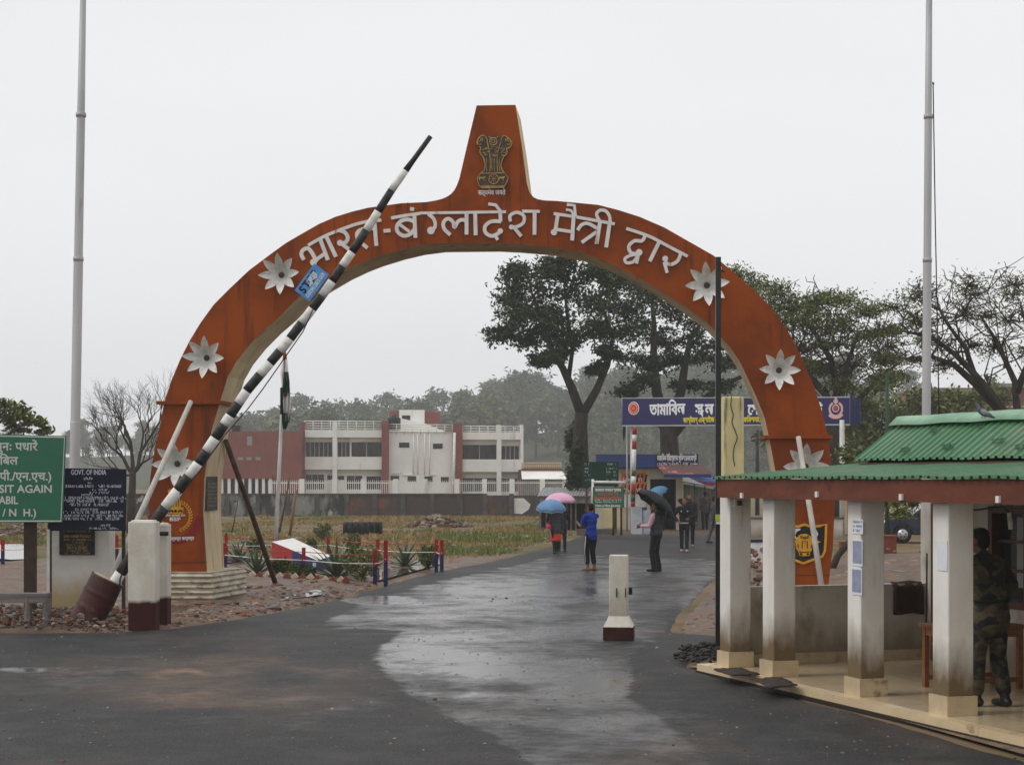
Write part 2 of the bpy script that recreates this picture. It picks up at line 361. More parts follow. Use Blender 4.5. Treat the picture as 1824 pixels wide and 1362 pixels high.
# --- bare earth along both sides of the road
M_earth = mat('wet red earth', (.20, .128, .085), (.095, .064, .046), 1.6, .75, .9, 14, lo=.35, hi=.6, c3=(.33, .25, .19), scale3=3.5, lo3=.58, hi3=.7, rough2=.4)
def in_px(px, py, pg): return sdist((px, py), pg) > 0
lv = MB(); dl = [27.2 + .22 * i for i in range(125)]; NX = 90
def Zl(x, y):
    e = interp(y, EDGE_L) - x
    return -.03 + .055 * smooth(-.15, .3, e) + smooth(.1, 1.2, e) * (.05 + .06 * fbm(x * 1.1, y * 1.1, 1) + .03 * fbm(x * 3.3, y * 3.3, 4)) * smooth(56, 46, y)
for y in dl:
    for i in range(NX + 1):
        x = interp(y, EDGE_L) + .12 - (i / NX) ** 1.5 * 13; lv.v.append(Vector((x, y, Zl(x, y) + .012)))
lv.f = [(j * (NX + 1) + i + 1, j * (NX + 1) + i, (j + 1) * (NX + 1) + i, (j + 1) * (NX + 1) + i + 1) for j in range(len(dl) - 1) for i in range(NX)]; lv.m = [0] * len(lv.f); lv.sm = [True] * len(lv.f)
tag(lv.build('earth_verge', M_earth), kind='structure')
rr = MB(); dr = [22.6 + .2 * i for i in range(150)]
def Zr(x, y): return -.02 + .05 * smooth(0, .5, x - interp(y, EDGE_R)) + smooth(.3, 3, x - interp(y, EDGE_R)) * (.10 + .12 * fbm(x * .6, y * .6, 8) + .05 * fbm(x * 2, y * 2, 3))
for y in dr:
    for i in range(61):
        x = interp(y, EDGE_R) - .1 + (i / 60) ** 1.3 * 14; rr.v.append(Vector((x, y, Zr(x, y) + .012)))
rr.f = [(j * 61 + i, j * 61 + i + 1, (j + 1) * 61 + i + 1, (j + 1) * 61 + i) for j in range(len(dr) - 1) for i in range(60)]; rr.m = [0] * len(rr.f); rr.sm = [True] * len(rr.f)
# keep the earth from coming up through the guard post's floor
for v in rr.v:
    t = (v.x - 4.074) * -.3256 + (v.y - 17.3) * .9455
    if t < 5.6 and v.x > 1.8: v.z = min(v.z, .02)
tag(rr.build('earth_bank', M_earth), kind='structure')
# muddy gutter between the asphalt and the guard post
gt = MB(); r0 = [(1222, 1189), (1400, 1232), (1600, 1287), (1824, 1350), (2000, 1400)]; r1 = [(1246, 1188), (1404, 1226), (1604, 1280), (1824, 1337), (2000, 1385)]
q0 = [G(*p) for p in r0]; q1 = [G(*p) + Vector((.25, .1, 0)) for p in r1]
for i in range(len(q0)): q0[i].z = .034; q1[i].z = .034
gt.add(q0 + q1, [(i, i + 1, 6 + i, 5 + i) for i in range(4)])
tag(gt.build('gutter', mat('muddy water', (.20, .135, .085), (.10, .07, .05), 3, .25, .35, 9, rough2=.5)), kind='structure')
# standing water beside the road and in the field
def puddle(pts, z):
    m = MB(); c = [G(*p) for p in pts]; m.add([(p.x, p.y, z) for p in c], [tuple(range(len(c)))]); return m
M_water = mat('standing rain water', (.10, .085, .07), rough=.04, spec=.6)
for pts, z in (([(672, 1040), (690, 1036), (740, 1022), (790, 1008), (778, 1003), (735, 1004), (700, 1012), (668, 1022)], .085), ([(505, 1070), (520, 1066), (560, 1056), (575, 1058), (572, 1065), (540, 1070), (515, 1074)], .075), ([(400, 1009), (440, 1006), (470, 1003), (460, 996), (400, 998)], .10),
               ([(-20, 975), (40, 972), (62, 978), (64, 1000), (20, 1002), (-20, 998)], .09)):
    tag(puddle(pts, z).build('puddle', M_water), kind='structure')
# --- hills
PROF = [(-300, 772), (150, 768), (290, 768), (440, 752), (500, 735), (560, 724), (620, 732), (690, 727), (730, 730), (760, 708), (850, 684), (900, 698), (960, 680), (1010, 672), (1100, 660), (1200, 650), (1300, 640), (1400, 655), (2200, 670)]
HD = 560
def hill_z(px, d):
    top = CH + (HY - interp(px, PROF)) * HD / F - 15.5
    return max(0, top) * smooth(345, HD, d) - .3 * (d < 352)
hm = MB(); hpx = [-900 + 40 * i for i in range(91)]; hd = [345 + 14 * i for i in range(22)]
for d in hd:
    for px in hpx: hm.v.append(Vector(((px - CX) * d / F, d, hill_z(px, d) + (1.2 * fbm(px * .02, d * .03) if d > 375 else 0))))
hm.f = [(j * 91 + i, j * 91 + i + 1, (j + 1) * 91 + i + 1, (j + 1) * 91 + i) for j in range(21) for i in range(90)]; hm.m = [0] * len(hm.f); hm.sm = [True] * len(hm.f)
M_hill = mat('wooded slope', (.055, .06, .028), (.03, .04, .018), .3, .95, c3=(.12, .085, .05), scale3=.06, lo3=.6, hi3=.7)
tag(hm.build('hill', M_hill), kind='structure')
def far_z(px, d): return (CH + (HY - interp(px, [(-300, 770), (150, 764), (300, 760), (440, 744), (560, 730), (700, 725)])) * 620 / F - 9.5) * smooth(470, 610, d)
fm = MB(); fd = [470 + 15 * i for i in range(12)]; fp = [-700 + 40 * i for i in range(40)]
for d in fd:
    for px in fp: fm.v.append(Vector(((px - CX) * d / F, d, far_z(px, d) + (.8 * fbm(px * .02, d * .03) if d > 490 else -.3))))
fm.f = [(j * 40 + i, j * 40 + i + 1, (j + 1) * 40 + i + 1, (j + 1) * 40 + i) for j in range(11) for i in range(39)]; fm.m = [0] * len(fm.f); fm.sm = [True] * len(fm.f)
tag(fm.build('hill', M_hill), kind='structure')
# ============================================================ TREES
M_bark = mat('dark wet bark', (.032, .027, .022), (.06, .052, .042), 5, .9, .8, 14, st=(1, 1, .3))
M_bark2 = mat('grey brown bark', (.09, .075, .06), (.045, .038, .03), 5, .9, .7, 14, st=(1, 1, .3))
L_dark = leafmat('dark mango leaves', (.013, .024, .008), (.050, .082, .024), (.10, .05, .03))
L_olive = leafmat('olive rain tree leaves', (.048, .066, .014), (.17, .195, .045))
L_fresh = leafmat('light new leaves', (.06, .085, .02), (.17, .19, .045))
L_forest = leafmat('forest leaves', (.040, .056, .024), (.10, .13, .055))
L_forest2 = leafmat('paler forest leaves', (.07, .088, .032), (.14, .16, .06))
def leaf(mb, c, s, rnd, flat=.5):
    n = Vector((rnd.gauss(0, 1), rnd.gauss(0, 1), rnd.gauss(0, 1) + flat * 2)); n.normalize()
    a = n.orthogonal().normalized(); a = Matrix.Rotation(rnd.random() * 6.28, 3, n) @ a; b = n.cross(a)
    L, w = s * rnd.uniform(.7, 1.3), s * rnd.uniform(.3, .5)
    mb.add([c - a * L, c + b * w + n * w * .2, c + a * L, c - b * w + n * w * .2], [(0, 1, 2), (0, 2, 3)])
def wpath(p, q, rnd, k=4, j=.12, sag=0):
    L = (q - p).length; o = [p]
    for i in range(1, k): t = i / k; o.append(p.lerp(q, t) + Vector((rnd.gauss(0, j), rnd.gauss(0, j), rnd.gauss(0, j) + sag * math.sin(math.pi * t))) * L)
    return o + [q]
def make_tree(name, label, cat, base, limbs, clumps, ls, nl, lm, bm, seed, group=None, twigs=8, dj=1.6, flat=.5, tl=None, twr=.02, leafy=1.0, net=0):
    """limbs: list of (points, r0, r1); clumps: (centre, rx, rz); each clump gets its own branch, twigs and leaves"""
    rnd = random.Random(seed); tr = MB(); cr = MB(); sk = []
    for pts, r0, r1 in limbs:
        pts = [Vector(p) for p in pts]; n = len(pts); tr.tube(pts, [lerp(r0, r1, i / (n - 1)) for i in range(n)], 9)
        for a, b in zip(pts, pts[1:]):
            for k in range(6): t = k / 6; sk.append((a.lerp(b, t), r1))
    low = min(p.z for p, r in sk); span = max(p.z for p, r in sk) - low
    pool = [s for s in sk if s[0].z > low + span * .45] or sk
    for c, rx, rz in sorted(clumps, key=lambda q: min((q[0] - s[0]).length for s in pool)):
        c = c + Vector((0, rnd.uniform(-dj, dj), 0))
        src = min(pool, key=lambda s: (s[0] - c).length + (2 if s[0].z > c.z else 0))
        r0 = min(src[1] * .8, .05 + .012 * (src[0] - c).length)
        path = wpath(src[0], c, rnd, 4, .08, .06); tr.tube(path, [lerp(r0, max(r0 * .45, twr), i / 4) for i in range(5)], 6)
        for a, b in zip(path, path[1:]): pool.append((b, r0 * .6))
        for t in range(net):
            q0 = rnd.choice(pool)[0] if t else path[2]
            if (q0 - c).length > rx * 4.5: continue
            q1 = c + Vector((rnd.gauss(0, rx * .7), rnd.gauss(0, rx * .5), rz * rnd.uniform(.2, 1.3))); pp = wpath(q0, q1, rnd, 4, .10, .08); tr.tube(pp, [twr * 1.5, twr * 1.3, twr * 1.1, twr * .9, twr * .6], 4, cap=False)
            for u_ in range(2): q2 = pp[3] + Vector((rnd.gauss(0, rx * .5), rnd.gauss(0, rx * .4), rz * rnd.uniform(.3, 1.0))); tr.tube(wpath(pp[2 + u_], q2, rnd, 3, .12), [twr, twr * .8, twr * .7, twr * .5], 4, cap=False)
        for t in range(twigs):
            th = rnd.random() * 6.28; ph = math.acos(rnd.uniform(-.75, 1)); rr = rnd.uniform(.5, 1.25)
            q = c + Vector((math.sin(ph) * math.cos(th) * rx, math.sin(ph) * math.sin(th) * rx, math.cos(ph) * rz)) * rr
            tw = wpath(c, q, rnd, 3, .12); tr.tube(tw, [twr, twr * .8, twr * .6, twr * .4], 4, cap=False)
            sub = wpath(tw[1], tw[1] + Vector((rnd.gauss(0, rx * .4), rnd.gauss(0, rx * .4), rnd.gauss(0, rz * .4))), rnd, 2, .15); tr.tube(sub, [twr * .6, twr * .45, twr * .3], 4, cap=False)
            if rnd.random() > leafy: continue
            sg = (tl or .28) * rx
            for e in range(int(nl / twigs)):
                m = q if rnd.random() < .6 else (sub[-1] if rnd.random() < .6 else tw[2])
                leaf(cr, m + Vector((rnd.gauss(0, sg), rnd.gauss(0, sg), rnd.gauss(0, sg * rz / rx))), ls, rnd, flat)
    t = thing(name, label, cat, base, group); tr.build('trunk', bm, t)
    if cr.v: cr.build('crown', lm, t)
    return t
def px_clumps(lst, d): return [(P(x, y, d), r * d / F, (rz or r) * d / F) for x, y, r, rz in lst]
# big dark tree seen through the gate
d = 85
make_tree('mango_tree', 'tall dark tree with forked trunk standing left of the checkpost seen through the gate', 'tree', G(1036, 941),
    [([P(1040, 945, d), P(1036, 900, d), P(1034, 820, d), P(1033, 760, d), P(1036, 735, d)], .46, .30),
     ([P(1036, 740, d), P(1018, 690, d), P(1002, 655, d), P(985, 630, d - .5), P(965, 580, d - 1), P(950, 530, d - 1)], .24, .06),
     ([P(1036, 740, d), P(1062, 695, d), P(1082, 650, d), P(1092, 600, d + .5), P(1070, 540, d + 1)], .22, .06),
     ([P(1012, 678, d), P(1020, 620, d + .5), P(1010, 560, d + 1), P(1005, 505, d + 1)], .12, .05)],
    px_clumps([(925, 490, 26, 20), (968, 484, 32, 20), (1000, 478, 26, 16), (915, 525, 30, 24), (960, 520, 40, 28), (1010, 515, 36, 28), (905, 565, 28, 18), (945, 562, 36, 26), (990, 560, 40, 26), (893, 592, 22, 13), (930, 602, 30, 20), (975, 605, 34, 24), (1020, 600, 30, 24), (1050, 490, 34, 20), (1060, 540, 38, 26), (1090, 505, 34, 20), (1105, 545, 34, 24), (1060, 590, 32, 20), (1100, 590, 34, 22), (990, 640, 22, 14), (962, 640, 20, 10), (1090, 630, 26, 14), (1060, 660, 16, 10),
               (1022, 780, 10, 22), (1024, 815, 9, 20), (1020, 850, 10, 16)], d), .125, 760, L_dark, M_bark, 3, dj=1.5, tl=.30)
d = 92
make_tree('mango_tree', 'dark spreading tree with several trunks rising behind the long blue banner', 'tree', G(1200, 934),
    [([P(1196, 936, d), P(1194, 860, d), P(1192, 790, d), P(1190, 760, d)], .55, .42),
     ([P(1190, 770, d), P(1170, 700, d), P(1164, 640, d), P(1165, 580, d), P(1160, 520, d)], .32, .07),
     ([P(1192, 780, d), P(1222, 745, d), P(1262, 705, d), P(1300, 680, d), P(1345, 660, d)], .30, .07),
     ([P(1190, 770, d), P(1212, 700, d), P(1220, 650, d), P(1230, 600, d), P(1262, 560, d)], .30, .06),
     ([P(1190, 770, d), P(1160, 740, d), P(1135, 715, d), P(1120, 690, d)], .2, .05)],
    px_clumps([(1130, 500, 36, 22), (1165, 500, 36, 24), (1200, 520, 38, 24), (1145, 540, 40, 26), (1190, 556, 40, 24), (1235, 545, 34, 22), (1262, 575, 34, 20), (1130, 585, 34, 20), (1175, 600, 34, 22), (1225, 600, 34, 20), (1275, 615, 30, 16), (1130, 640, 26, 16), (1165, 655, 26, 16), (1140, 680, 30, 14), (1110, 700, 22, 14), (1200, 640, 26, 14), (1250, 640, 30, 14), (1290, 650, 24, 12), (1230, 680, 26, 12), (1275, 690, 26, 12), (1320, 640, 26, 12)], d), .13, 560, L_dark, M_bark, 5, dj=2, tl=.30)
d = 76
make_tree('rain_tree', 'broad olive green tree with many fanning limbs just behind the right side of the gate', 'tree', G(1478, 952),
    [([P(1478, 955, d), P(1480, 860, d), P(1484, 800, d), P(1488, 750, d)], .5, .36),
     ([P(1488, 760, d), P(1470, 700, d), P(1430, 660, d), P(1390, 620, d), P(1340, 590, d)], .22, .06),
     ([P(1488, 760, d), P(1492, 690, d), P(1480, 640, d), P(1450, 590, d), P(1420, 560, d)], .2, .05),
     ([P(1488, 760, d), P(1500, 690, d), P(1512, 640, d), P(1530, 590, d)], .2, .05),
     ([P(1488, 755, d), P(1530, 710, d), P(1570, 670, d), P(1610, 640, d)], .16, .04),
     ([P(1474, 800, d), P(1440, 740, d), P(1400, 690, d), P(1350, 660, d)], .16, .04)],
    px_clumps([(1300, 490, 34, 16), (1335, 512, 36, 18), (1370, 530, 36, 18), (1405, 545, 36, 18), (1360, 560, 40, 18), (1440, 552, 34, 18), (1475, 545, 34, 16), (1410, 580, 42, 18), (1455, 585, 42, 18), (1500, 572, 38, 18), (1535, 560, 30, 16), (1370, 600, 40, 16), (1430, 620, 40, 16), (1490, 615, 44, 18), (1540, 605, 36, 16), (1465, 655, 36, 14), (1520, 650, 40, 16), (1570, 640, 32, 14), (1410, 650, 30, 12), (1560, 690, 34, 16), (1500, 690, 36, 14), (1580, 590, 30, 12), (1540, 720, 30, 14), (1600, 670, 26, 12)], d), .085, 800, L_olive, M_bark, 11, dj=2.2, tl=.34, twr=.022, twigs=12, net=3)
d = 56
make_tree('rain_tree', 'thin leaved tree with crooked black limbs leaning left at the far right edge', 'tree', G(1850, 988),
    [([P(1850, 990, d), P(1845, 900, d), P(1835, 840, d), P(1822, 790, d), P(1800, 750, d)], .32, .19),
     ([P(1800, 750, d), P(1765, 700, d), P(1735, 665, d), P(1700, 630, d), P(1660, 600, d), P(1610, 590, d)], .14, .04),
     ([P(1822, 790, d), P(1812, 730, d), P(1808, 680, d), P(1790, 640, d), P(1770, 600, d), P(1745, 560, d)], .14, .035),
     ([P(1810, 700, d), P(1830, 650, d), P(1835, 600, d), P(1820, 550, d)], .12, .04),
     ([P(1785, 735, d), P(1745, 690, d + .4), P(1700, 650, d + .4), P(1660, 635, d + .4), P(1600, 640, d)], .15, .035),
     ([P(1735, 665, d), P(1720, 620, d), P(1690, 580, d), P(1670, 545, d)], .09, .03)],
    px_clumps([(1590, 549, 32, 24), (1630, 532, 34, 24), (1668, 514, 34, 21), (1705, 516, 36, 24), (1745, 519, 36, 24), (1790, 512, 36, 24), (1830, 514, 34, 24), (1620, 574, 34, 21), (1665, 564, 34, 24), (1710, 564, 36, 27), (1760, 564, 36, 27), (1805, 569, 36, 27), (1850, 564, 36, 27), (1600, 614, 30, 18), (1640, 604, 30, 18), (1690, 609, 30, 21), (1740, 614, 32, 21), (1790, 614, 32, 21), (1830, 624, 30, 21), (1570, 644, 28, 18), (1620, 644, 28, 15), (1700, 644, 24, 15)], d), .055, 300, L_olive, M_bark, 17, dj=1.6, twigs=18, tl=.42, twr=.017, leafy=.85, net=4)
d = 60
make_tree('small_tree', 'leafy green tree top peeping over the green road sign at the left edge', 'tree', G(-30, 979),
    [([P(-30, 985, d), P(-28, 880, d), P(-20, 800, d)], .2, .12), ([P(-20, 800, d), P(20, 770, d), P(50, 750, d)], .07, .03), ([P(-20, 800, d), P(-10, 750, d), P(10, 730, d)], .07, .03)],
    px_clumps([(5, 722, 26, 12), (38, 738, 24, 12), (62, 752, 16, 9), (0, 750, 26, 14), (28, 762, 24, 10), (-30, 730, 30, 16), (70, 768, 12, 6), (-40, 770, 30, 16)], d), .11, 190, L_fresh, M_bark2, 23, dj=.6)
# bare tree between the navy board and the gate
rb = random.Random(31); tb = MB()
def bare(p, dr, L, r, lv):
    q = p + dr * L; path = wpath(p, q, rb, 3, .05, .03); tb.tube(path, [r, r * .9, r * .8, r * .68], 6, cap=False)
    if lv == 0: return
    k = 3 if lv > 2 else 4
    for i in range(k):
        ax = dr.orthogonal().normalized(); ax = Matrix.Rotation(rb.random() * 6.28, 3, dr) @ ax
        nd = (Matrix.Rotation(rb.uniform(.3, .85), 3, ax) @ dr); nd = Vector((nd.x, nd.y * .6, nd.z + .22)).normalized()
        src = path[-1] if i < 2 else path[-2] if i == 2 else path[1]
        bare(src, nd, L * rb.uniform(.62, .82), r * rb.uniform(.44, .58), lv - 1)
d = 78; b0 = G(233, 949)
tb.tube([b0, P(234, 900, d), P(236, 862, d), P(236, 840, d)], [.2, .17, .15, .14], 8)
for tx, ty, rr_ in ((205, 800, .10), (232, 780, .11), (262, 785, .10), (195, 832, .07), (268, 815, .07)):
    p = P(236, 845, d); q = P(tx, ty, d); bare(p, (q - p).normalized(), (q - p).length * .92, rr_ * .85, 5)
t = thing('bare_tree', 'leafless tree with fine branching twigs between the navy board and the gate', 'tree', b0); tb.build('trunk', M_bark, t)
# shrub with overhanging leaves beyond the guard post's low wall
d = 44
make_tree('small_tree', 'small crooked tree with low hanging leaves beside the right leg of the gate', 'tree', G(1478, 1026),
    [([P(1476, 1028, d), P(1492, 990, d), P(1520, 955, d), P(1545, 930, d)], .09, .06), ([P(1545, 930, d), P(1530, 900, d), P(1505, 880, d), P(1495, 850, d)], .05, .02), ([P(1545, 930, d), P(1580, 895, d), P(1620, 870, d)], .05, .02)],
    px_clumps([(1500, 812, 22, 16), (1515, 835, 22, 14), (1490, 850, 16, 10), (1530, 880, 22, 12), (1580, 890, 26, 16), (1615, 895, 26, 16), (1550, 905, 18, 9), (1600, 915, 22, 8), (1640, 890, 22, 16)], d), .06, 240, L_fresh, M_bark, 41, dj=.8)
# dense hedge of trees behind the guard post roof
d = 100
for i, (px, top, w, lm, lb) in enumerate(((1560, 705, 40, L_olive, 'bushy olive tree low behind the slim green pole'), (1640, 690, 44, L_fresh, 'brownish green bushy tree behind the right flagpole'), (1720, 668, 46, L_fresh, 'pale green bushy tree in front of the brick building at right'), (1515, 745, 30, L_olive, 'dark low tree between the banner end and the green pole'), (1415, 700, 34, L_olive, 'dark bushy tree behind the right leg of the gate'))):
    cl = [(px + random.Random(i * 9 + k).uniform(-w, w), top + 22 + random.Random(i * 9 + k + 50).uniform(0, 75), 28, 20) for k in range(9)]
    make_tree('bushy_tree', lb, 'tree', G(px, 927.5), [([P(px, 928, d), P(px + 3, 850, d), P(px, 790, d), P(px, top + 40, d)], .28, .06)], px_clumps(cl, d), .2, 260, lm, M_bark, 60 + i, dj=1.5, tl=.4)
# --- forest on the hills: four kinds, each tree its own copy
protos = []
for k in range(5):
    rk = random.Random(90 + k); H = (9, 10.5, 8, 11, 9.5)[k]; wd = (3.2, 3.0, 3.4, 2.6, 3.6)[k]
    cl = []
    for i in range(15):
        z = rk.uniform(.32, .96) * H; s = wd * (1 - abs(z / H - .62) ** 1.6 * 1.5); th = rk.random() * 6.28; q = rk.uniform(.1, .8)
        cl.append((Vector((math.cos(th) * s * q, math.sin(th) * s * q, z)), rk.uniform(.8, 1.4), rk.uniform(.6, 1.0)))
    protos.append(make_tree('forest_tree', ['dark rounded forest tree on the hazy hillside', 'tall dark forest tree on the hazy hillside', 'broad green forest tree on the hazy hillside', 'narrow dark forest tree on the hazy hillside', 'paler yellow green forest tree on the hazy hillside'][k], 'tree', (0, 0, 0),
        [([(0, 0, -1), (.1, 0, H * .3), (0, .1, H * .6), (.1, 0, H * .85)], .22, .05)], cl, .42, 75, L_forest2 if k in (2, 4) else L_forest, M_bark, 90 + k, group='trees of the hillside forest', twigs=5, dj=0, tl=.42, twr=.03))
rf = random.Random(77); nf = 0
for row, (d, stp, x0, x1) in enumerate(((377, 44, 470, 1420), (408, 40, 440, 1420), (445, 38, 430, 1500), (484, 36, 420, 1500), (527, 34, 400, 1560), (564, 31, 390, 1640), (561, 27, -60, 520), (590, 25, -60, 540), (620, 23, -60, 560))):
    px = x0 + rf.uniform(0, 20)
    while px < x1 and nf < 290:
        z = hill_z(px, d) if row < 6 else far_z(px, d); k = rf.choice((0, 0, 1, 2, 3, 4)) if px > 700 else rf.choice((0, 1, 3, 0, 2))
        if z > -.1 and not (d < 420 and 880 < px < 1010):
            o = protos[k] if k >= 0 and 'used%d' % k not in OFF else copy_tree(protos[k])
            OFF['used%d' % k] = 1; s = rf.uniform(.6, 1.3) * (1.45 if row < 6 else .9)
            o.location = ((px - CX) * d / F, d + rf.uniform(-8, 8), z - .3); o.scale = (s * 1.1, s * 1.1, s); o.rotation_euler = (0, 0, rf.random() * 6.28); nf += 1
        px += stp * rf.uniform(.7, 1.35)
# --- grass of the field
gr = MB(); gg = MB(); rg = random.Random(5)
def blade(mb, x, y, z, h):
    th = rg.random() * 6.28; w = .012 + .012 * (y / 60); dx, dy = math.cos(th) * w, math.sin(th) * w; lx, ly = rg.gauss(0, h * .35), rg.gauss(0, h * .35)
    mb.add([(x - dx, y - dy, z), (x + dx, y + dy, z), (x + lx, y + ly, z + h)], [(0, 1, 2)])
n = 0
while n < 17000:
    d = 46 + 66 * rg.random() ** 1.25; x = rg.uniform(-d * .285, 4); n += 1
    if x > interp(d, EDGE_L) - .5 - max(0, fbm(d * .3, 4)) * 2: continue
    px, py = pxy(Vector((x, d, 0)))
    if d < 62 and px < 262: continue
    if d < 52 and px < 800: continue
    k = fbm(x * .16, d * .09, 6)
    if k + rg.gauss(0, .10) < -.20: continue
    green = fbm(x * .22 + 9, d * .12, 2) + rg.gauss(0, .15) + (.28 if px > 780 and 55 < d < 78 else -.16) > .12
    for b in range(5): blade(gg if green else gr, x + rg.gauss(0, .12), d + rg.gauss(0, .12), 0, rg.uniform(.05, .15) * (1.4 if green else 1))
tag(gr.build('dry_grass', leafmat('dry grass', (.20, .125, .045), (.42, .29, .12))), 'yellow brown dry grass over the field behind the gate', 'grass', kind='stuff')
tag(gg.build('green_grass', leafmat('green grass', (.08, .11, .028), (.20, .23, .06))), 'patches of green grass and weeds in the field', 'grass', kind='stuff')
# --- broken stone and gravel
M_stone = [mat('brown rubble', (.17, .105, .075), (.08, .055, .045), 4, .7, .5, 20), mat('pale rubble', (.34, .28, .22), (.2, .15, .11), 4, .7, .5, 20), mat('grey rubble', (.16, .15, .14), (.09, .085, .08), 4, .6, .5, 20), mat('brick bits', (.26, .10, .06), (.15, .07, .05), 4, .8, .5, 20)]
rs = random.Random(12); st = MB(); n = 0
while n < 1500:                       # heap of stone at the left road edge
    px = rs.uniform(-60, 232); py = rs.uniform(1086, 1131) ; g = G(px, py); e = smooth(1086, 1104, py) * (1 - .6 * smooth(110, 235, px)); n += 1
    if rs.random() > .35 + .65 * e: continue
    st.rock((g.x, g.y, Zl(g.x, g.y) + rs.random() * .16 * e), rs.uniform(.018, .05) * (1.9 if rs.random() < .1 else 1), rs, rs.choice((0, 0, 1, 2, 0, 3)))
n = 0
while n < 750:                       # rubble between the gate foot and the road
    px = rs.uniform(290, 700); ty = interp(px, [(290, 1120), (400, 1105), (500, 1088), (600, 1067), (700, 1037)]); py = ty - rs.random() ** 1.4 * 42; g = G(px, py); n += 1
    if px < 440 and py < 1082: continue
    st.rock((g.x, g.y, Zl(g.x, g.y) + .01), rs.uniform(.02, .06) * (2.2 if rs.random() < .09 else 1), rs, rs.choice((0, 0, 0, 1, 2, 3)), .5)
tag(st.build('gravel', M_stone), 'heap of broken stone and gravel along the left edge of the road', 'gravel', kind='stuff')
s2 = MB(); n = 0
while n < 900:
    px = rs.uniform(1205, 1640); py = rs.uniform(985, 1128); g = G(px, py); n += 1
    if g.x < interp(g.y, EDGE_R) + .1: continue
    e = smooth(1.0, .2, abs((px - 1340) / 55)) * smooth(985, 1010, py)
    if px > 1285 and rs.random() > .25 + e: continue
    s2.rock((g.x, g.y, Zr(g.x, g.y) + rs.random() * .5 * e), rs.uniform(.03, .07) * (1.9 if e > .4 else 1), rs, rs.choice((0, 3, 1, 0)), .55)
tag(s2.build('rubble', M_stone), 'brick rubble and stones on the earth right of the road', 'rubble', kind='stuff')
s3 = MB()
for i in range(260):
    px = rs.uniform(1203, 1282); py = rs.uniform(1152, 1189); g = G(px, py)
    if blob(px, py, 1250, 1172, 55, 20) < rs.random() * .7: continue
    s3.rock((g.x, g.y, .05 + rs.random() * .12 * blob(px, py, 1250, 1172, 55, 20)), rs.uniform(.02, .055), rs, 1 if rs.random() < .05 else 0)
tag(s3.build('asphalt_crumbs', [mat('black asphalt lumps', (.02, .02, .021), (.035, .035, .035), 8, .6), M_stone[0]]), 'black crumbs of leftover asphalt by the foot of the black pole', 'rubble', kind='stuff')
s4 = MB()
for i in range(1700):
    d = rs.uniform(15, 42); x = rs.uniform(-d * .28, d * .28)
    if not interp(d, EDGE_L) + .2 < x < interp(d, EDGE_R) - .1: continue
    s4.rock((x, d, .036), rs.uniform(.008, .019) * (1.8 if rs.random() < .04 else 1), rs, rs.choice((0, 2, 2, 2, 1)))
tag(s4.build('grit', M_stone), 'loose grit scattered over the wet asphalt', 'grit', kind='stuff')
# far litter and pale stones in the field
s5 = MB()
for i in range(230):
    px = rs.uniform(400, 980); py = rs.uniform(916, 985); g = G(px, py)
    if g.x < interp(g.y, EDGE_L) - .4: s5.rock((g.x, g.y, .05), rs.uniform(.05, .13), rs, rs.choice((1, 1, 2)))
for i in range(260):
    a = rs.random() * 6.28; q = rs.random() ** .6; c = G(778, 938); s5.rock((c.x + math.cos(a) * q * 1.6, c.y + math.sin(a) * q * 2, (1 - q) * .6), rs.uniform(.08, .16), rs, rs.choice((0, 1, 0)))
for i in range(150):
    a = rs.random() * 6.28; q = rs.random() ** .6; c = G(40, 954); s5.rock((c.x + math.cos(a) * q * 1.8, c.y + math.sin(a) * q * 2, (1 - q) * .5), rs.uniform(.08, .16), rs, rs.choice((0, 1, 0)))
tag(s5.build('field_stones', M_stone), 'stones, litter and gravel heaps lying in the field', 'stones', kind='stuff')
# ============================================================ THE GATE
M_orange = mat('orange brown painted sheet', (.30, .062, .008), (.19, .042, .009), .8, .65, .25, 3, lo=.38, hi=.62, c3=(.11, .030, .012), scale3=1.7, st3=(2.4, 1, .2), lo3=.53, hi3=.72, spec=.10)
M_cream = mat('cream painted plaster', (.66, .54, .34), (.52, .41, .26), 1.4, .8, .2, 12, st=(1, 1, .5), c3=(.27, .20, .12), scale3=2.4, st3=(1.2, 1.2, .22), lo3=.54, hi3=.72)
M_soffit = mat('shaded cream soffit', (.40, .34, .24), (.26, .21, .15), 1.6, .8, .2, 12, c3=(.17, .13, .09), scale3=2.5, lo3=.5, hi3=.7)  # darker cream with the soffit's shade put into the colour; no face uses it
M_letter = mat('white painted letters', (.74, .72, .70), (.64, .61, .58), 5, .5, lo=.4, hi=.7, c3=(.42, .24, .14), scale3=2.2, st3=(2, 1, .3), lo3=.62, hi3=.72)
M_petal = mat('silvery white petals', (.72, .71, .67), (.52, .51, .48), 7, .45, c3=(.35, .33, .30), scale3=5, lo3=.58, hi3=.75)
M_seam = mat('dark seam', (.10, .035, .015), rough=.8)
M_bronze = mat('dark bronze relief', (.045, .025, .018), (.09, .05, .03), 14, .5, .5, 30, spec=.4)
M_gold = mat('old gold', (.50, .35, .11), (.30, .20, .07), 9, .45, metal=.3)
M_yellow = mat('yellow emblem paint', (.72, .38, .03), (.60, .28, .03), 6, .6)
M_crim = mat('crimson emblem paint', (.24, .02, .018), (.18, .018, .015), 4, .6)
M_black = mat('black paint', (.012, .012, .013), (.03, .03, .03), 6, .5)
M_white = mat('white paint', (.78, .77, .74), (.66, .64, .60), 4, .55, c3=(.45, .40, .34), scale3=4, lo3=.62, hi3=.8)
AP = Plane(((877 - CX) * 34 / F, 34, 0), (1, -.075, 0))
A = AP.ray
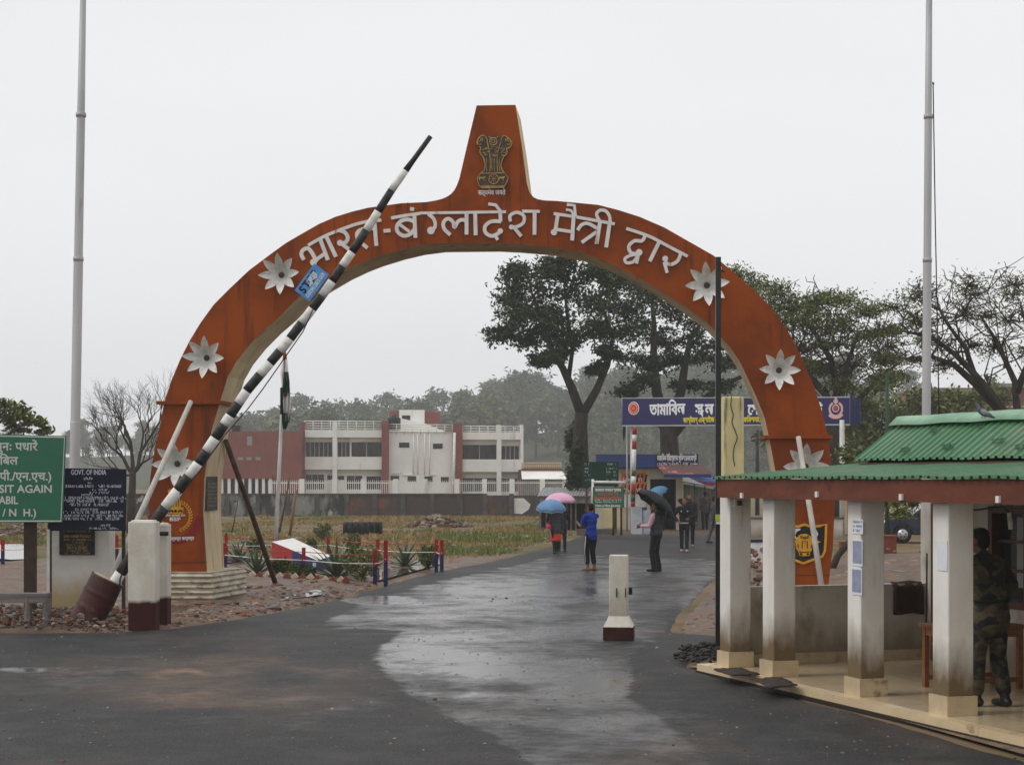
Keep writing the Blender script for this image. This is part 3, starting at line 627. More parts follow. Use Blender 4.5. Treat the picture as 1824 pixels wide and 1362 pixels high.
outer = [(272, 1022), (268, 960), (265, 884), (268, 846), (275, 800), (283, 766), (292, 718), (305, 678), (321, 640), (337, 608), (357, 575), (381, 542), (410, 513), (444, 481), (480, 454), (509, 433), (540, 415), (568, 399), (598, 386), (627, 377), (656, 370), (686, 366), (715, 362), (759, 360), (777, 357), (788, 354), (797, 350), (804, 345), (809, 339), (813, 332), (818, 319), (833, 255), (849, 188), (918, 187), (930, 263), (938, 324), (941, 336), (944, 344), (950, 351), (958, 355), (970, 357), (992, 358), (1025, 361), (1066, 365), (1101, 374), (1139, 386), (1183, 405), (1227, 430), (1271, 455), (1301, 480), (1318, 495), (1344, 518), (1373, 547), (1397, 580), (1418, 615), (1433, 650), (1450, 688), (1464, 732), (1476, 780), (1482, 848), (1487, 890), (1484, 970), (1476, 1040), (1472, 1088)]
inner = [(1378, 1088), (1383, 1022), (1389, 920), (1384, 855), (1372, 790), (1362, 744), (1347, 706), (1332, 674), (1318, 644), (1300, 618), (1278, 594), (1257, 572), (1212, 540), (1168, 512), (1124, 488), (1080, 466), (1036, 450), (978, 439), (919, 434), (880, 432), (780, 433), (741, 438), (703, 447), (664, 459), (638, 469), (606, 484), (570, 505), (535, 527), (518, 543), (503, 559), (474, 584), (446, 612), (422, 642), (406, 670), (391, 718), (377, 766), (364, 854), (362, 914), (369, 1022)]
gate = thing('gateway_arch', 'orange brown welcome arch with white Hindi lettering and metal lotus flowers over the road', 'gateway', AP.at(0, 0))
bd = MB(); o2 = [A(*p) for p in outer]; i2 = [A(*p) for p in inner]; pts = [AP.at(*q) for q in o2 + i2]
bd.prism(pts, AP.n * -1.4, 0, 1)
no = len(o2); k0 = len(bd.f) - len(pts)
for i in range(no, len(pts)):
    z = pts[i].z; bd.m[k0 + i] = 1
bd.build('arch_body', [M_orange, M_cream, M_soffit], gate)
def AR(mb, lst, w, lift=.012, sm=True, mi=0): ribbon(mb, AP, [A(*p) for p in lst], w, lift, .02, mi, sm)
for a, b in (((595, 387), (600, 485)), ((726, 361), (727, 442)), ((1024, 361), (1026, 448)), ((270, 1004), (368, 1000)), ((1384, 1024), (1477, 1024))):
    m = MB(); AR(m, [a, b], .014, .003, False); m.build('seam', M_seam, gate)
for a, b in (((283, 718), (396, 716)), ((1364, 779), (1480, 777))):     # the raised bands across the legs
    m = MB(); (x0, y0), (x1, y1) = A(*a), A(*b); m.box(AP.at((x0 + x1) / 2, (y0 + y1) / 2, -.66), (x1 - x0 + .06, 1.5, .06), (AP.u, -AP.n, AP.w)); m.build('band', M_orange, gate)
def c8(*p): return [(530 + x / 5.211, 350 + y / 5.211) for x, y in p]
def c5(*p): return [(480 + x / 3.404, 160 + y / 3.404) for x, y in p]
def c6(*p): return [(860 + x / 3.404, 320 + y / 3.404) for x, y in p]
WRD = [[], [], [], []]
def S(i, pts, w=.072, sm=True): WRD[i].append((pts, w, sm))
def B(i, pt, r): WRD[i].append((pt, r, None))
S(0, c8((100, 455), (250, 372), (420, 303), (560, 255), (690, 228), (778, 222)), .058)
S(0, c8((62, 590), (38, 540), (52, 500), (95, 482), (128, 512), (160, 568), (178, 610))); B(0, c8((150, 612))[0], .062); S(0, c8((180, 585), (258, 530)), .066); S(0, c8((215, 405), (284, 592)), .072, False)
S(0, c8((268, 372), (360, 562)), .072, False)
S(0, c8((395, 318), (440, 334), (468, 380), (450, 425), (400, 442))); B(0, c8((396, 432))[0], .055); S(0, c8((410, 440), (490, 500)), .07, False)
S(0, c8((715, 228), (734, 460)), .072, False); S(0, c8((722, 300), (650, 300), (580, 315), (553, 355), (572, 410), (652, 480)), .068)
S(0, c8((800, 322), (865, 318)), .066, False)
S(1, c8((870, 202), (1010, 177), (1140, 160)), .058); S(1, c8((1140, 156), (1824, 146)), .05)
S(1, c8((1086, 235), (1030, 216), (965, 228), (925, 275), (932, 330), (985, 366), (1045, 352), (1086, 305)), .07); S(1, c8((945, 258), (1040, 328)), .055, False); S(1, c8((1085, 165), (1096, 385)), .07, False)
WRD[1].append((c8((1050, 100), (1086, 106), (1080, 138), (1044, 132)), 0, 'poly'))
S(1, c8((1215, 165), (1262, 205), (1282, 265), (1258, 315)), .066); B(1, c8((1240, 318))[0], .07)
S(1, c8((1420, 358), (1362, 300), (1358, 240), (1400, 208), (1445, 240), (1458, 290), (1490, 235), (1535, 218), (1568, 235)), .066); S(1, c8((1570, 150), (1570, 356)), .07, False)
S(1, c8((1650, 150), (1655, 362)), .07, False)
S(1, c5((1190, 745), (1435, 741)), .05, False); S(1, c5((1400, 742), (1402, 800)), .066, False); S(1, c5((1405, 800), (1345, 800), (1308, 830), (1312, 868), (1350, 888), (1395, 868)), .066); B(1, c5((1400, 858))[0], .05); S(1, c5((1368, 880), (1385, 912)), .06, False)
S(1, c5((1328, 694), (1372, 700), (1405, 742)), .058, False)
S(1, c5((1462, 800), (1460, 765), (1500, 745), (1542, 765), (1540, 808), (1500, 832), (1468, 832)), .06); B(1, c5((1468, 834))[0], .045); S(1, c5((1485, 838), (1528, 890)), .062, False)
S(1, c6((240, 193), (346, 195)), .055, False); S(1, c6((315, 195), (314, 336)), .07, False)
S(2, c6((430, 207), (560, 226)), .055, False); S(2, c6((455, 212), (440, 312)), .068, False); B(2, c6((432, 320))[0], .058); S(2, c6((440, 302), (545, 318)), .06, False); S(2, c6((552, 205), (542, 370)), .07, False)
S(2, c6((510, 152), (556, 158), (562, 226)), .055, False); S(2, c6((505, 182), (535, 188), (556, 222)), .045, False)
S(2, c6((568, 228), (800, 270)), .055, False); S(2, c6((575, 308), (600, 275), (640, 268), (700, 300)), .062); S(2, c6((600, 382), (690, 318)), .062, False); S(2, c6((712, 252), (690, 392)), .068, False)
S(2, c6((770, 262), (748, 412)), .07, False); S(2, c6((708, 250), (690, 212), (710, 188), (745, 192), (768, 222), (772, 262)), .058)
S(3, c6((870, 297), (1010, 345), (1125, 405), (1242, 466)), .055); S(3, c6((985, 338), (965, 372), (920, 372), (885, 405), (900, 445), (945, 450)), .062); B(3, c6((948, 442))[0], .06)
S(3, c6((935, 455), (895, 460), (862, 480), (872, 505), (910, 500), (935, 470)), .055); S(3, c6((948, 440), (932, 510)), .055, False)
S(3, c6((1070, 378), (1012, 496)), .068, False); S(3, c6((1200, 448), (1182, 492), (1140, 515), (1102, 500)), .062); B(3, c6((1106, 480))[0], .052); S(3, c6((1100, 500), (1118, 566)), .06, False)
for wd in WRD:
    m = MB(); lf = .03
    for pts_, w, sm in wd:
        if sm is None: disc(m, AP, A(*pts_), w, lf, .03)
        elif sm == 'poly': poly(m, AP, [A(*p) for p in pts_], lf, .03)
        else: ribbon(m, AP, [A(*p) for p in pts_], w, lf, .03, 0, sm)
        lf += .0007
    m.build('lettering', M_letter, gate)
# lotus flowers of bent sheet
for k, (px, py, rr) in enumerate(((503, 491, 37), (370, 638, 38), (318, 826, 40), (1259, 509, 39), (1387, 660, 36), (1434, 831, 41))):
    cx, cy = A(px, py); L = rr * 34 / F; c = AP.at(cx, cy, .05)
    m = MB(); m.tube([c - AP.n * .06, c + AP.n * .03, c + AP.n * .05], [.06, .06, .03], 12); hub = m.build('lotus_flower', M_bronze, gate)
    for i in range(8):
        th = R(90 + 45 * i + (4, -3, 2, 5, -2, 0)[k]); e = AP.u * math.cos(th) + AP.w * math.sin(th); s_ = AP.n.cross(e); pm = MB(); rows = []
        for j in range(9):
            t = j / 8; wv = L * .20 * math.sin(math.pi * min(1, .12 + t * .88)) ** .75 * (1 if t < .6 else 1 - .12 * (t - .6) / .4); wv = max(wv, .002)
            ce = c + e * L * (.1 + .9 * t) + AP.n * (.015 + L * 1.0 * t - L * .22 * t * t)
            for q in (-1, -.5, 0, .5, 1): rows.append(ce + s_ * wv * q + AP.n * (abs(q) ** 1.6) * .035 * math.sin(math.pi * t))
        pm.add(rows, [(j * 5 + q, j * 5 + q + 1, (j + 1) * 5 + q + 1, (j + 1) * 5 + q) for j in range(8) for q in range(4)], 0, True)
        pm.build('petal', M_petal, hub)
# lion capital on the pylon
def z4(*p): return [(780 + x / 6.81, 170 + y / 6.81) for x, y in p]
m = MB(); sil = z4((480, 605), (478, 570), (500, 522), (548, 490), (590, 508), (640, 496), (710, 496), (752, 512), (790, 497), (832, 505), (880, 548), (902, 585), (872, 640), (838, 650), (843, 705), (800, 752), (780, 800), (768, 860), (782, 910), (812, 945), (856, 1002), (838, 1060), (802, 1126), (538, 1130), (500, 1092), (480, 1012), (518, 952), (560, 920), (575, 870), (568, 800), (548, 750), (513, 695), (520, 640), (495, 625))
poly(m, AP, [A(*p) for p in sil], .05, .05); em = m.build('emblem', M_bronze, gate)
g = MB(); lf = [.06]
def GL(pts_, w=.016, closed=False, sm=True): ribbon(g, AP, [A(*p) for p in z4(*pts_)], w, lf[0], .012, 0, sm, closed); lf[0] += .0005
def GC(x, y, r, w=.014): GL([(x + r * math.cos(k * .524), y + r * math.sin(k * .524)) for k in range(12)], w, True)
GL([(480, 605), (478, 570), (500, 522), (548, 490), (590, 520), (605, 560)]); GL([(770, 545), (790, 500), (832, 505), (880, 548), (902, 585), (872, 640), (838, 650), (843, 705), (800, 752), (780, 800), (768, 860), (782, 910), (812, 945)]); GL([(495, 625), (522, 640), (513, 695), (548, 750), (568, 800), (575, 870), (560, 920), (518, 952)])
GL([(518, 952), (480, 1012), (500, 1092), (538, 1128), (802, 1124), (838, 1060), (856, 1002), (812, 945), (518, 952)], .016, False, False); GL([(530, 1110), (808, 1108)], .022, False, False)
GL([(600, 560), (618, 640), (634, 740), (640, 850), (632, 935)], .013); GL([(770, 560), (738, 660), (722, 760), (726, 935)], .013); GL([(620, 505), (640, 520), (705, 520), (735, 505)], .012)
GC(676, 565, 44); GC(676, 562, 20, .01); GC(680, 1020, 58, .012)
for k in range(8): GL([(680, 1020), (680 + 56 * math.cos(k * .785), 1020 + 56 * math.sin(k * .785))], .006, False, False)
for x in (595, 660, 690, 752): GL([(x, 770), (x - 6, 850), (x + 4, 930)], .009)
rq = random.Random(3)
for x0, x1, y0, y1 in ((530, 625, 640, 740), (640, 730, 620, 745), (740, 830, 640, 740)):
    for k in range(11): x = rq.uniform(x0, x1); y = rq.uniform(y0, y1); GL([(x - 16, y), (x, y + 9), (x + 14, y - 3)], .007)
for x, sx in ((550, 1), (785, 1)): GL([(x - 40, 1030), (x - 38, 1005), (x - 5, 1010), (x + 30, 995)], .026); GL([(x - 34, 1010), (x - 38, 1045)], .01); GL([(x + 14, 1010), (x + 12, 1045)], .01)
for x, sx in ((535, -1), (838, 1)): GC(x, 545, 14, .01); GL([(x + sx * 14, 565), (x + sx * 48, 575), (x + sx * 36, 605), (x + sx * 4, 600)], .012)
g.build('gold_line', M_gold, em)
m = MB(); x, y = A(876, 347); text(m, AP, 'सत्यमेव जयते', x, y, .125, .012, width=.50, bold=.0035)
m.build('motto', M_letter, gate)
# wreath emblem with ribbon on the left leg
def z6(*p): return [(260 + x / 4.54, 780 + y / 4.54) for x, y in p]
m = MB(); ribbon(m, AP, [A(*p) for p in z6((38, 620), (75, 730), (150, 800), (240, 825), (330, 800), (402, 730), (440, 630))], .135, .006, .006); rb_ = m.build('ribbon', M_crim, gate)

m = MB(); x, y = A(*z6((250, 824))[0]); text(m, AP, 'जीवन पर्यन्त कर्तव्य', x, y, .085, .013, width=.66, bold=.003, rot=.03); m.build('lettering', M_letter, rb_)
cx, cy = 240, 630
for sgn in (-1, 1):
    m = MB()
    for k in range(15):
        a = R(-75 + k * 10.5); r0 = 122; px, py = cx + sgn * r0 * math.cos(a), cy - r0 * math.sin(a) * .98
        for q in (-1, 1):
            th = a + R(90) + q * .6; dx, dy = sgn * math.cos(th), -math.sin(th); ln = 30
            l = [(px, py), (px + dx * ln * .5 - dy * 6, py + dy * ln * .5 + dx * 6), (px + dx * ln, py + dy * ln), (px + dx * ln * .5 + dy * 6, py + dy * ln * .5 - dx * 6)]
            poly(m, AP, [A(*p) for p in z6(*l)], .0080 + .0004 * (k % 3) + .0002 * (q > 0), .006)
    m.build('laurel_branch', M_yellow, gate)
m = MB(); lf = .010
for l in (((185, 560), (305, 560), (300, 612), (180, 612)), ((215, 480), (275, 480), (285, 560), (200, 560)), ((200, 430), (235, 395), (270, 430), (290, 455), (262, 490), (215, 490), (180, 450)), ((175, 425), (205, 405), (215, 440), (190, 460)), ((262, 410), (292, 425), (285, 460), (262, 440))):
    poly(m, AP, [A(*p) for p in z6(*l)], lf, .008); lf += .0006
le = m.build('lion_crest', M_yellow, gate)
m = MB()
for x in (222, 243, 262): ribbon(m, AP, [A(*p) for p in z6((x, 470), (x + 4, 555))], .012, lf + .003, .004, 0, False)
disc(m, AP, A(*z6((240, 588))[0]), .028, lf + .003, .004)
for x in (205, 278): ribbon(m, AP, [A(*p) for p in z6((x - 14, 598), (x - 10, 585), (x + 12, 585), (x + 15, 600))], .03, lf + .003, .004, 0, False)
m.build('crest_line', M_black, le)
m = MB(); x, y = A(*z6((237, 668))[0]); text(m, AP, 'BSF', x, y, .09, .012, width=.2, bold=.004); m.build('lettering', M_letter, gate); m = MB()
x, y = A(*z6((237, 632))[0]); text(m, AP, 'सीमा सुरक्षा बल', x, y, .05, .012, width=.38, bold=.002); m.build('lettering', M_letter, gate)
# bull shield on the right leg
def z7(*p): return [(1380 + x / 4.54, 760 + y / 4.54) for x, y in p]
sh = ((60, 790), (130, 800), (190, 805), (240, 788), (290, 805), (360, 800), (415, 788), (412, 900), (405, 1000), (385, 1045), (300, 1075), (230, 1102), (160, 1075), (80, 1045), (60, 1000), (55, 900))
m = MB(); poly(m, AP, [A(*p) for p in z7(*sh)], .02, .02); shd = m.build('shield', M_black, gate)
m = MB(); ribbon(m, AP, [A(*p) for p in z7(*sh)], .045, .024, .006, 0, False, True)
hd = ((175, 895), (205, 868), (250, 862), (290, 880), (308, 930), (300, 990), (285, 1020), (280, 1042), (200, 1042), (192, 1015), (172, 980), (165, 930))
poly(m, AP, [A(*p) for p in z7(*hd)], .026, .006)
for l in (((172, 915), (125, 920), (118, 932), (140, 942), (172, 942)), ((302, 915), (345, 918), (372, 930), (340, 942), (304, 942))): poly(m, AP, [A(*p) for p in z7(*l)], .025, .006)
m.build('bull_head', M_yellow, shd)
m = MB()
for l in (((205, 820), (160, 822), (138, 860), (150, 900), (178, 905), (165, 875), (178, 845), (208, 832)), ((290, 820), (335, 830), (352, 865), (335, 900), (300, 905), (312, 885), (318, 855), (290, 838))): poly(m, AP, [A(*p) for p in z7(*l)], .0255, .006)
m.build('horn', M_letter, shd)
m = MB()
for l in (((205, 880), (240, 892), (275, 880)), ((205, 893), (240, 904), (275, 893)), ((220, 980), (222, 925), (262, 925), (262, 980)), ((195, 1008), (240, 1012), (286, 1008)), ((186, 945), (190, 975)), ((300, 950), (292, 978))): ribbon(m, AP, [A(*p) for p in z7(*l)], .016, .029, .004, 0, False)
for p in ((212, 1027), (266, 1027)): disc(m, AP, A(*z7(p)[0]), .022, .029, .004)
m.build('bull_line', M_black, shd)
# black plaque on the inner face of the left leg
m = MB(); p0 = AP.at(*A(362, 880)); q = AP.u
ip = Plane(p0 + AP.u * .004, -AP.n * 1.0, (0, 0, 1))           # inner face: runs back from the front edge, seen from the right
m.prism([ip.at(.12, -.31, -.03 if False else .03), ip.at(1.0, -.31, .03), ip.at(1.0, .33, .03), ip.at(.12, .33, .03)], ip.n * -.06)
plq = m.build('plaque', mat('black granite', (.014, .014, .016), rough=.25), gate)
m = MB(); rq = random.Random(8)
M_gilt = mat('worn gilt print', (.30, .26, .18))
for k in range(7): m = MB(); scribble(m, ip, .2, .92, .18 - k * .068, .035, .034, rq); m.build('text_line', M_gilt, plq)
# corrugated foot
M_corr = mat('flaking whitewash on tin', (.60, .55, .45), (.42, .37, .28), 3, .75, .3, 12, c3=(.20, .17, .12), scale3=4, st3=(1, 1, 2.2), lo3=.54, hi3=.68)
def corr_plinth(cs, zt, name):
    m = MB(); n = 4; rings = []; zz = [i * zt / 48 for i in range(49)]
    for z in zz:
        off = .03 * math.sin(z / zt * 2 * math.pi * 6); c = sum(cs, Vector((0, 0, 0))) / 4
        for p in cs: dd = (p - c).normalized(); rings.append(Vector((p.x, p.y, z)) + dd * off)
    m.add(rings, [(i * 4 + k, i * 4 + (k + 1) % 4, (i + 1) * 4 + (k + 1) % 4, (i + 1) * 4 + k) for i in range(48) for k in range(4)] + [(192, 193, 194, 195)])
    return m.build(name, M_corr, gate)
b0 = AP.at(*A(262, 1022)); b0.z = 0; b1 = AP.at(*A(381, 1022)); b1.z = 0; fr = AP.n * .18; bk = AP.n * -1.58
corr_plinth([b0 + fr - AP.u * .1, b1 + fr, b1 + bk + AP.u * .25, b0 + bk - AP.u * .1], .60, 'plinth')
b0 = AP.at(*A(1368, 1088)); b0.z = 0; b1 = AP.at(*A(1482, 1088)); b1.z = 0
corr_plinth([b0 + fr, b1 + fr, b1 + bk, b0 + bk], .28, 'plinth')
# ============================================================ BOOM BARRIER at the left
M_pill = mat('limewashed concrete', (.70, .66, .58), (.58, .53, .45), 3, .8, .35, 16, st=(1, 1, .5), c3=(.32, .27, .21), scale3=2.5, st3=(2, 2, .3), lo3=.6, hi3=.78)
M_pillr = mat('limewash over maroon foot', (.70, .66, .58), (.58, .53, .45), 3, .8, .35, 16, st=(1, 1, .5), c3=(.32, .27, .21), scale3=2.5, st3=(2, 2, .3), lo3=.6, hi3=.78, ztop=.50, zcol=(.045, .012, .010), zamp=.045, znoise=7)
M_maroon = mat('maroon paint', (.055, .014, .012), (.03, .010, .009), 5, .6, .3, 14, c3=(.12, .06, .045), scale3=5, lo3=.6, hi3=.75)
br = thing('boom_barrier', 'raised black and white striped boom barrier with oil drum counterweight at the left', 'barrier', G(262, 1122))
def pillar(px0, px1, pyb, top, dep):
    d = D(pyb); x0, x1 = P(px0, 0, d).x, P(px1, 0, d).x; zt = CH + (HY - top) * d / F; zc = .42
    m = MB(); c = ((x0 + x1) / 2, d + dep / 2)
    m.box((c[0], c[1], zt / 2 - .05), (x1 - x0, dep, zt + .1), .0, 0)
    m.box((c[0], c[1], zt + .012), (x1 - x0 - .05, dep - .05, .024), .0, 0, .9)
    o = m.build('support_pillar', M_pillr, br); bv = o.modifiers.new('b', 'BEVEL'); bv.width = .018; bv.segments = 2
pillar(228, 277, 1126, 929, .34); pillar(256, 298, 1117, 934, .34)
CL = [(1035, 205), (915, 285), (830, 350), (695, 440), (612, 510), (525, 575), (430, 640), (335, 700), (243, 767)]
RAD = [(243, 5.5), (300, 6), (306, 8), (340, 8.5), (430, 9.5), (525, 10), (695, 11), (830, 12), (1060, 13)]
YB = [1066, 1020, 975, 940, 903, 873, 848, 825, 803, 780, 756, 740, 718, 696, 667, 646, 625, 603, 575, 550, 527, 501, 474, 449, 410, 377, 339, 304, 243]
CLs = sorted(CL); bd_ = 28.85; m = MB(); col = 0
for i in range(len(YB) - 1):
    ys = [lerp(YB[i], YB[i + 1], k / 3) for k in range(4)]; ln = [P(interp(y, CLs) if y < 1035 else 205 - (y - 1035) * .66, y, bd_) for y in ys]
    m.tube(ln, [interp(y, RAD) * .80 * bd_ / F for y in ys], 14, 1 if (i % 2) else 0)
m.build('boom', [M_white, mat('black boom paint', (.011, .011, .012), (.03, .028, .026), 8, .45)], br)
ax0, ax1 = P(192, 1030, bd_), P(150, 1112, bd_ - .05); m = MB(); dv = (ax1 - ax0)
rr_ = []; pp_ = []
for k in range(25): t = k / 24; pp_.append(ax0 + dv * t); rr_.append(.262 + (.012 if k in (8, 16) else .008 if k in (0, 24) else 0))
m.tube(pp_, rr_, 22); m.tube([ax0 - dv * .012, ax0 + dv * .02], [.235, .235], 18, 1)
m.build('counterweight_drum', [mat('rusty red drum', (.070, .016, .012), (.04, .012, .010), 4, .45, .2, 10, c3=(.13, .06, .04), scale3=3, lo3=.58, hi3=.7), mat('old concrete', (.42, .37, .29), (.3, .26, .2), 6, .9, .6, 20)], br)
m = MB(); m.tube([P(x, y, bd_ - .16) for x, y in ((170, 1108), (198, 1085), (212, 1055), (214, 1030), (226, 1000), (244, 965))], .012, 6); m.tube([P(x, y, bd_ - .13) for x, y in ((320, 880), (356, 838), (400, 775), (440, 730), (470, 690), (540, 590), (560, 545))], .009, 6)
m.build('cable', M_black, br)
m = MB(); m.tube([P(250, 950, bd_), P(300, 950, bd_ + .1)], .035, 10); m.build('pivot_rod', M_black, br); m = MB(); m.tube([P(566, 532, bd_), P(572, 540, bd_)], .02, 8); m.build('bolt', M_black, br)
bp_ = P(538, 490, bd_ - .14); sv = (P(578, 500, bd_) - P(549, 532, bd_)); sv = Vector((CL and (586 - 549), 0, -(486 - 532))).normalized()
# blue plate: lower long edge rides on the boom
e0, e1 = P(551, 537, bd_ - .13), P(586, 489, bd_ - .13); SP = Plane(e0, e1 - e0, (P(525, 517, bd_) - P(551, 537, bd_)))
w_, h_ = (e1 - e0).length, (P(525, 517, bd_) - P(551, 537, bd_)).length
m = MB(); poly(m, SP, [(0, 0), (w_, 0), (w_, h_), (0, h_)], 0, .012); spo = m.build('sign_plate', mat('sky blue sign paint', (.05, .25, .62), (.10, .32, .66), 4, .45), br)
m = MB()
for i, ch in enumerate('STOP'): text(m, SP, ch, w_ * (.16 + .2 * i), h_ * .46, .17, .003, bold=.006)
m.build('lettering', M_black, spo)
m = MB(); text(m, SP, 'CUSTOMS CHECK GATE', w_ * .5, h_ * .16, .085, .003, width=w_ * .86, bold=.003)
rq = random.Random(4)
for k in range(7): x = w_ * .36 + k * .028; ribbon(m, SP, [(x, h_ * .45 + rq.uniform(-.01, .04)), (x + .04, h_ * .62 + rq.uniform(-.03, .03)), (x + .05, h_ * .8)], .022, .0042 + k * .0004, .002)
m.build('lettering', mat('faded white sign paint', (.62, .68, .72)), spo)
# loose poles
def pole(name, label, cat, p0, p1, r0, r1, mt, group=None, extra=None):
    m = MB(); m.tube([p0, p0.lerp(p1, .5) + Vector((.01, 0, 0)), p1], [r0, (r0 + r1) / 2, r1], 12)
    return m.single(name, mt, label, cat, p0, group)
M_palewood = mat('pale weathered pole', (.52, .50, .45), (.40, .38, .33), 5, .7, .2, 14, st=(1, 1, .3), c3=(.46, .28, .10), scale3=1.2, lo3=.6, hi3=.75)
pole('leaning_pole', 'pale pole leaning on the left leg of the gate behind the drum', 'pole', G(163, 1103) , P(340, 715, 33.6), .052, .045, M_palewood)
pole('leaning_pole', 'pale pole leaning on the right leg of the gate across the bull shield', 'pole', G(1471, 1096), P(1422, 778, 33.0), .052, .045, M_palewood)
M_bamboo = mat('dark weathered bamboo', (.105, .08, .05), (.06, .045, .03), 4, .8, .3, 14)
pole('prop_pole', 'dark brown timber prop leaning against the inside of the left leg', 'pole', G(493, 1046), P(402, 785, 35.4), .055, .05, M_bamboo)
# tall flag masts
M_steel = mat('galvanised steel', (.44, .44, .445), (.36, .36, .365), 2, .5, .05, 8, st=(1, 1, .15), metal=.2, c3=(.25, .24, .23), scale3=2.5, st3=(2, 2, .3), lo3=.62, hi3=.75)
def mast(lb, bx, px0, py0, px1, py1, r0, r1, d):
    base = Vector((bx, d, 0)); t = thing('flagpole', lb, 'flagpole', base); m = MB()
    a = P(px0, py0, d); b = P(px1, py1, d); b2 = a + (b - a) * 1.04; foot = a + (a - b) * ((a.z) / (b.z - a.z)); foot.z = 0
    zs = [0, 1.2, 3.4, 3.42, 6.6, 6.62, 9.4, 9.42, 12.0]; Z = b2.z; rad = [r0, r0, r0, r0 * .93, r0 * .9, r0 * .83, r0 * .8, r0 * .74, r1]
    m.tube([foot.lerp(b2, z / 12.0) for z in zs], rad, 16, sm=True); m.build('mast', M_steel, t)
    for z in (3.4, 6.6, 9.4):
        q = MB(); q.tube([foot.lerp(b2, (z - .04) / 12), foot.lerp(b2, (z + .04) / 12)], r0 * .985, 16); q.build('joint_collar', M_steel, t)
    q = MB(); q.tube([foot, foot + Vector((0, 0, .05))], r0 * 2, 16); q.build('base_plate', M_steel, t); return t
mast('tall grey flagpole rising out of frame behind the green sign at left', P(130, 0, 36).x, 133, 830, 148, 0, .102, .055, 36)
t = mast('tall grey flagpole rising out of frame behind the guard post roof', P(1648, 0, 36).x, 1650, 740, 1655, 0, .092, .06, 36)
q = MB(); q.tube([P(1662, 146, 36.1), P(1666, 400, 36.1), P(1671, 640, 36.1), P(1673, 760, 36.1)], [.012, .012, .012, .012], 5); q.build('halyard', M_black, t)
q = MB(); q.tube([P(1655, 146, 36), P(1664, 150, 36.1)], .012, 5); q.build('halyard_arm', M_black, t)
# ============================================================ SIGNS AND MEMORIAL AT THE LEFT
M_signg = mat('green sign sheet', (.006, .125, .062), (.005, .11, .055), 2, .35, spec=.5); M_signw = mat('reflective white lettering', (.55, .58, .55), rough=.4); M_post = mat('rusty dark steel', (.035, .026, .022), (.06, .035, .025), 6, .7)
GP = Plane(P(0, 850, 30), (1, .03, 0)); t = thing('road_sign', 'green road sign with white Hindi and English lettering cut by the left edge', 'sign', G(72, 1102)); a = GP.ray
m = MB(); bl = [(-165, 771), (118, 776), (111, 930), (-165, 930)]; poly(m, GP, [a(*p) for p in bl], 0, .03); sb = m.build('sign_board', M_signg, t)
m = MB(); ribbon(m, GP, [a(*p) for p in [(-163, 773), (115, 778.5), (108.5, 927.5), (-163, 927.5)]], .022, .003, .003, 0, False, True); m.build('border', M_signw, sb)
def tx(mb, pl, s, px, py, h, align='c', wpx=None, lift=.004, bold=.003, mi=0, rot=0):
    d = (pl.at(*pl.ray(px, py))).y; x, y = pl.ray(px, py); text(mb, pl, s, x, y, h * d / F, lift, mi, align, wpx * d / F if wpx else None, 0, bold, rot)
for s, px, py, h, w in (('पुनः पधारें', 67, 802, 21, None), ('तामािबल'.replace('िब', 'िब'), 32, 827, 21, None), ('(बी.ओ.पी./एन.एच.)', 91, 855, 21, None), ('VISIT AGAIN', 92, 877, 19.5, 110), ('TAMABIL', 32, 897, 19.5, 68), ('(B.O.P. / N  H.)', 64, 919, 19, None)): m = MB(); tx(m, GP, s, px, py, h, 'r', w, bold=.004); m.build('lettering', M_signw, sb)
for px in (72, -110): m = MB(); g = G(px, 1102); m.box((g.x, 30.13, 1.0), (.19, .1, 2.1), .02); m.build('post', M_post, t)
m = MB(); m.box((P(86, 0, 30.3).x, 30.3, .75), (.04, .04, 1.5)); m.build('brace', M_white, t)
NP = Plane(P(150, 850, 31.0), (1, .02, 0)); a = NP.ray; t = thing('notice_board', 'navy blue government notice board with small white print left of the gate', 'sign', G(150, 1100))
m = MB(); poly(m, NP, [a(*p) for p in [(86, 833), (225, 835), (224, 945), (86, 945)]], 0, .03); sb = m.build('sign_board', mat('navy board', (.008, .010, .026), (.012, .014, .032), 3, .5), t)
M_nprint = mat('white board print', (.48, .49, .55)); m = MB(); tx(m, NP, 'GOVT. OF INDIA', 158, 845, 12.5, 'c', 62, bold=.003); m.build('heading', M_nprint, sb)
rq = random.Random(6)
for a0, a1, y, h in ((150, 164, 854, 5), (152, 163, 861, 3), (114, 224, 868, 5.5), (165, 190, 874, 4), (160, 196, 879, 4), (113, 224, 889, 5.5), (113, 224, 894.5, 5.5), (124, 195, 901, 5.5), (113, 218, 914.5, 5), (112, 220, 920.5, 5), (114, 212, 926, 5), (180, 196, 937, 4), (160, 212, 942.5, 4)):
    m = MB(); scribble(m, NP, a(a0, y)[0], a(a1, y)[0], a(a0, y)[1], h * 31 / F, .003, rq, 0, .2); m.build('text_line', M_nprint, sb)
m = MB(); tx(m, NP, 'NOTICE', 155, 883, 5.5, 'c', 20, bold=.001); m.build('heading', M_nprint, sb); m = MB(); tx(m, NP, 'EX. JOINT PUNJI', 154, 909, 6, 'c', 40, bold=.001)
m.build('heading', M_nprint, sb)
for px in (88, 219.5): m = MB(); m.box((P(px, 0, 31.06).x, 31.09, .95), (.055, .05, 2.0)); m.build('post', M_post, t)
M_lime = mat('stained white plaster', (.66, .65, .62), (.57, .55, .50), 2, .8, .15, 10, c3=(.42, .36, .24), scale3=1.5, lo3=.6, hi3=.78, ztop=.75, zcol=(.42, .33, .18))
t = thing('memorial_pillar', 'white plastered memorial block with black plaque below the navy board', 'memorial', G(140, 1096)); m = MB(); x0, x1 = P(87, 0, 31.6).x, P(194, 0, 31.6).x
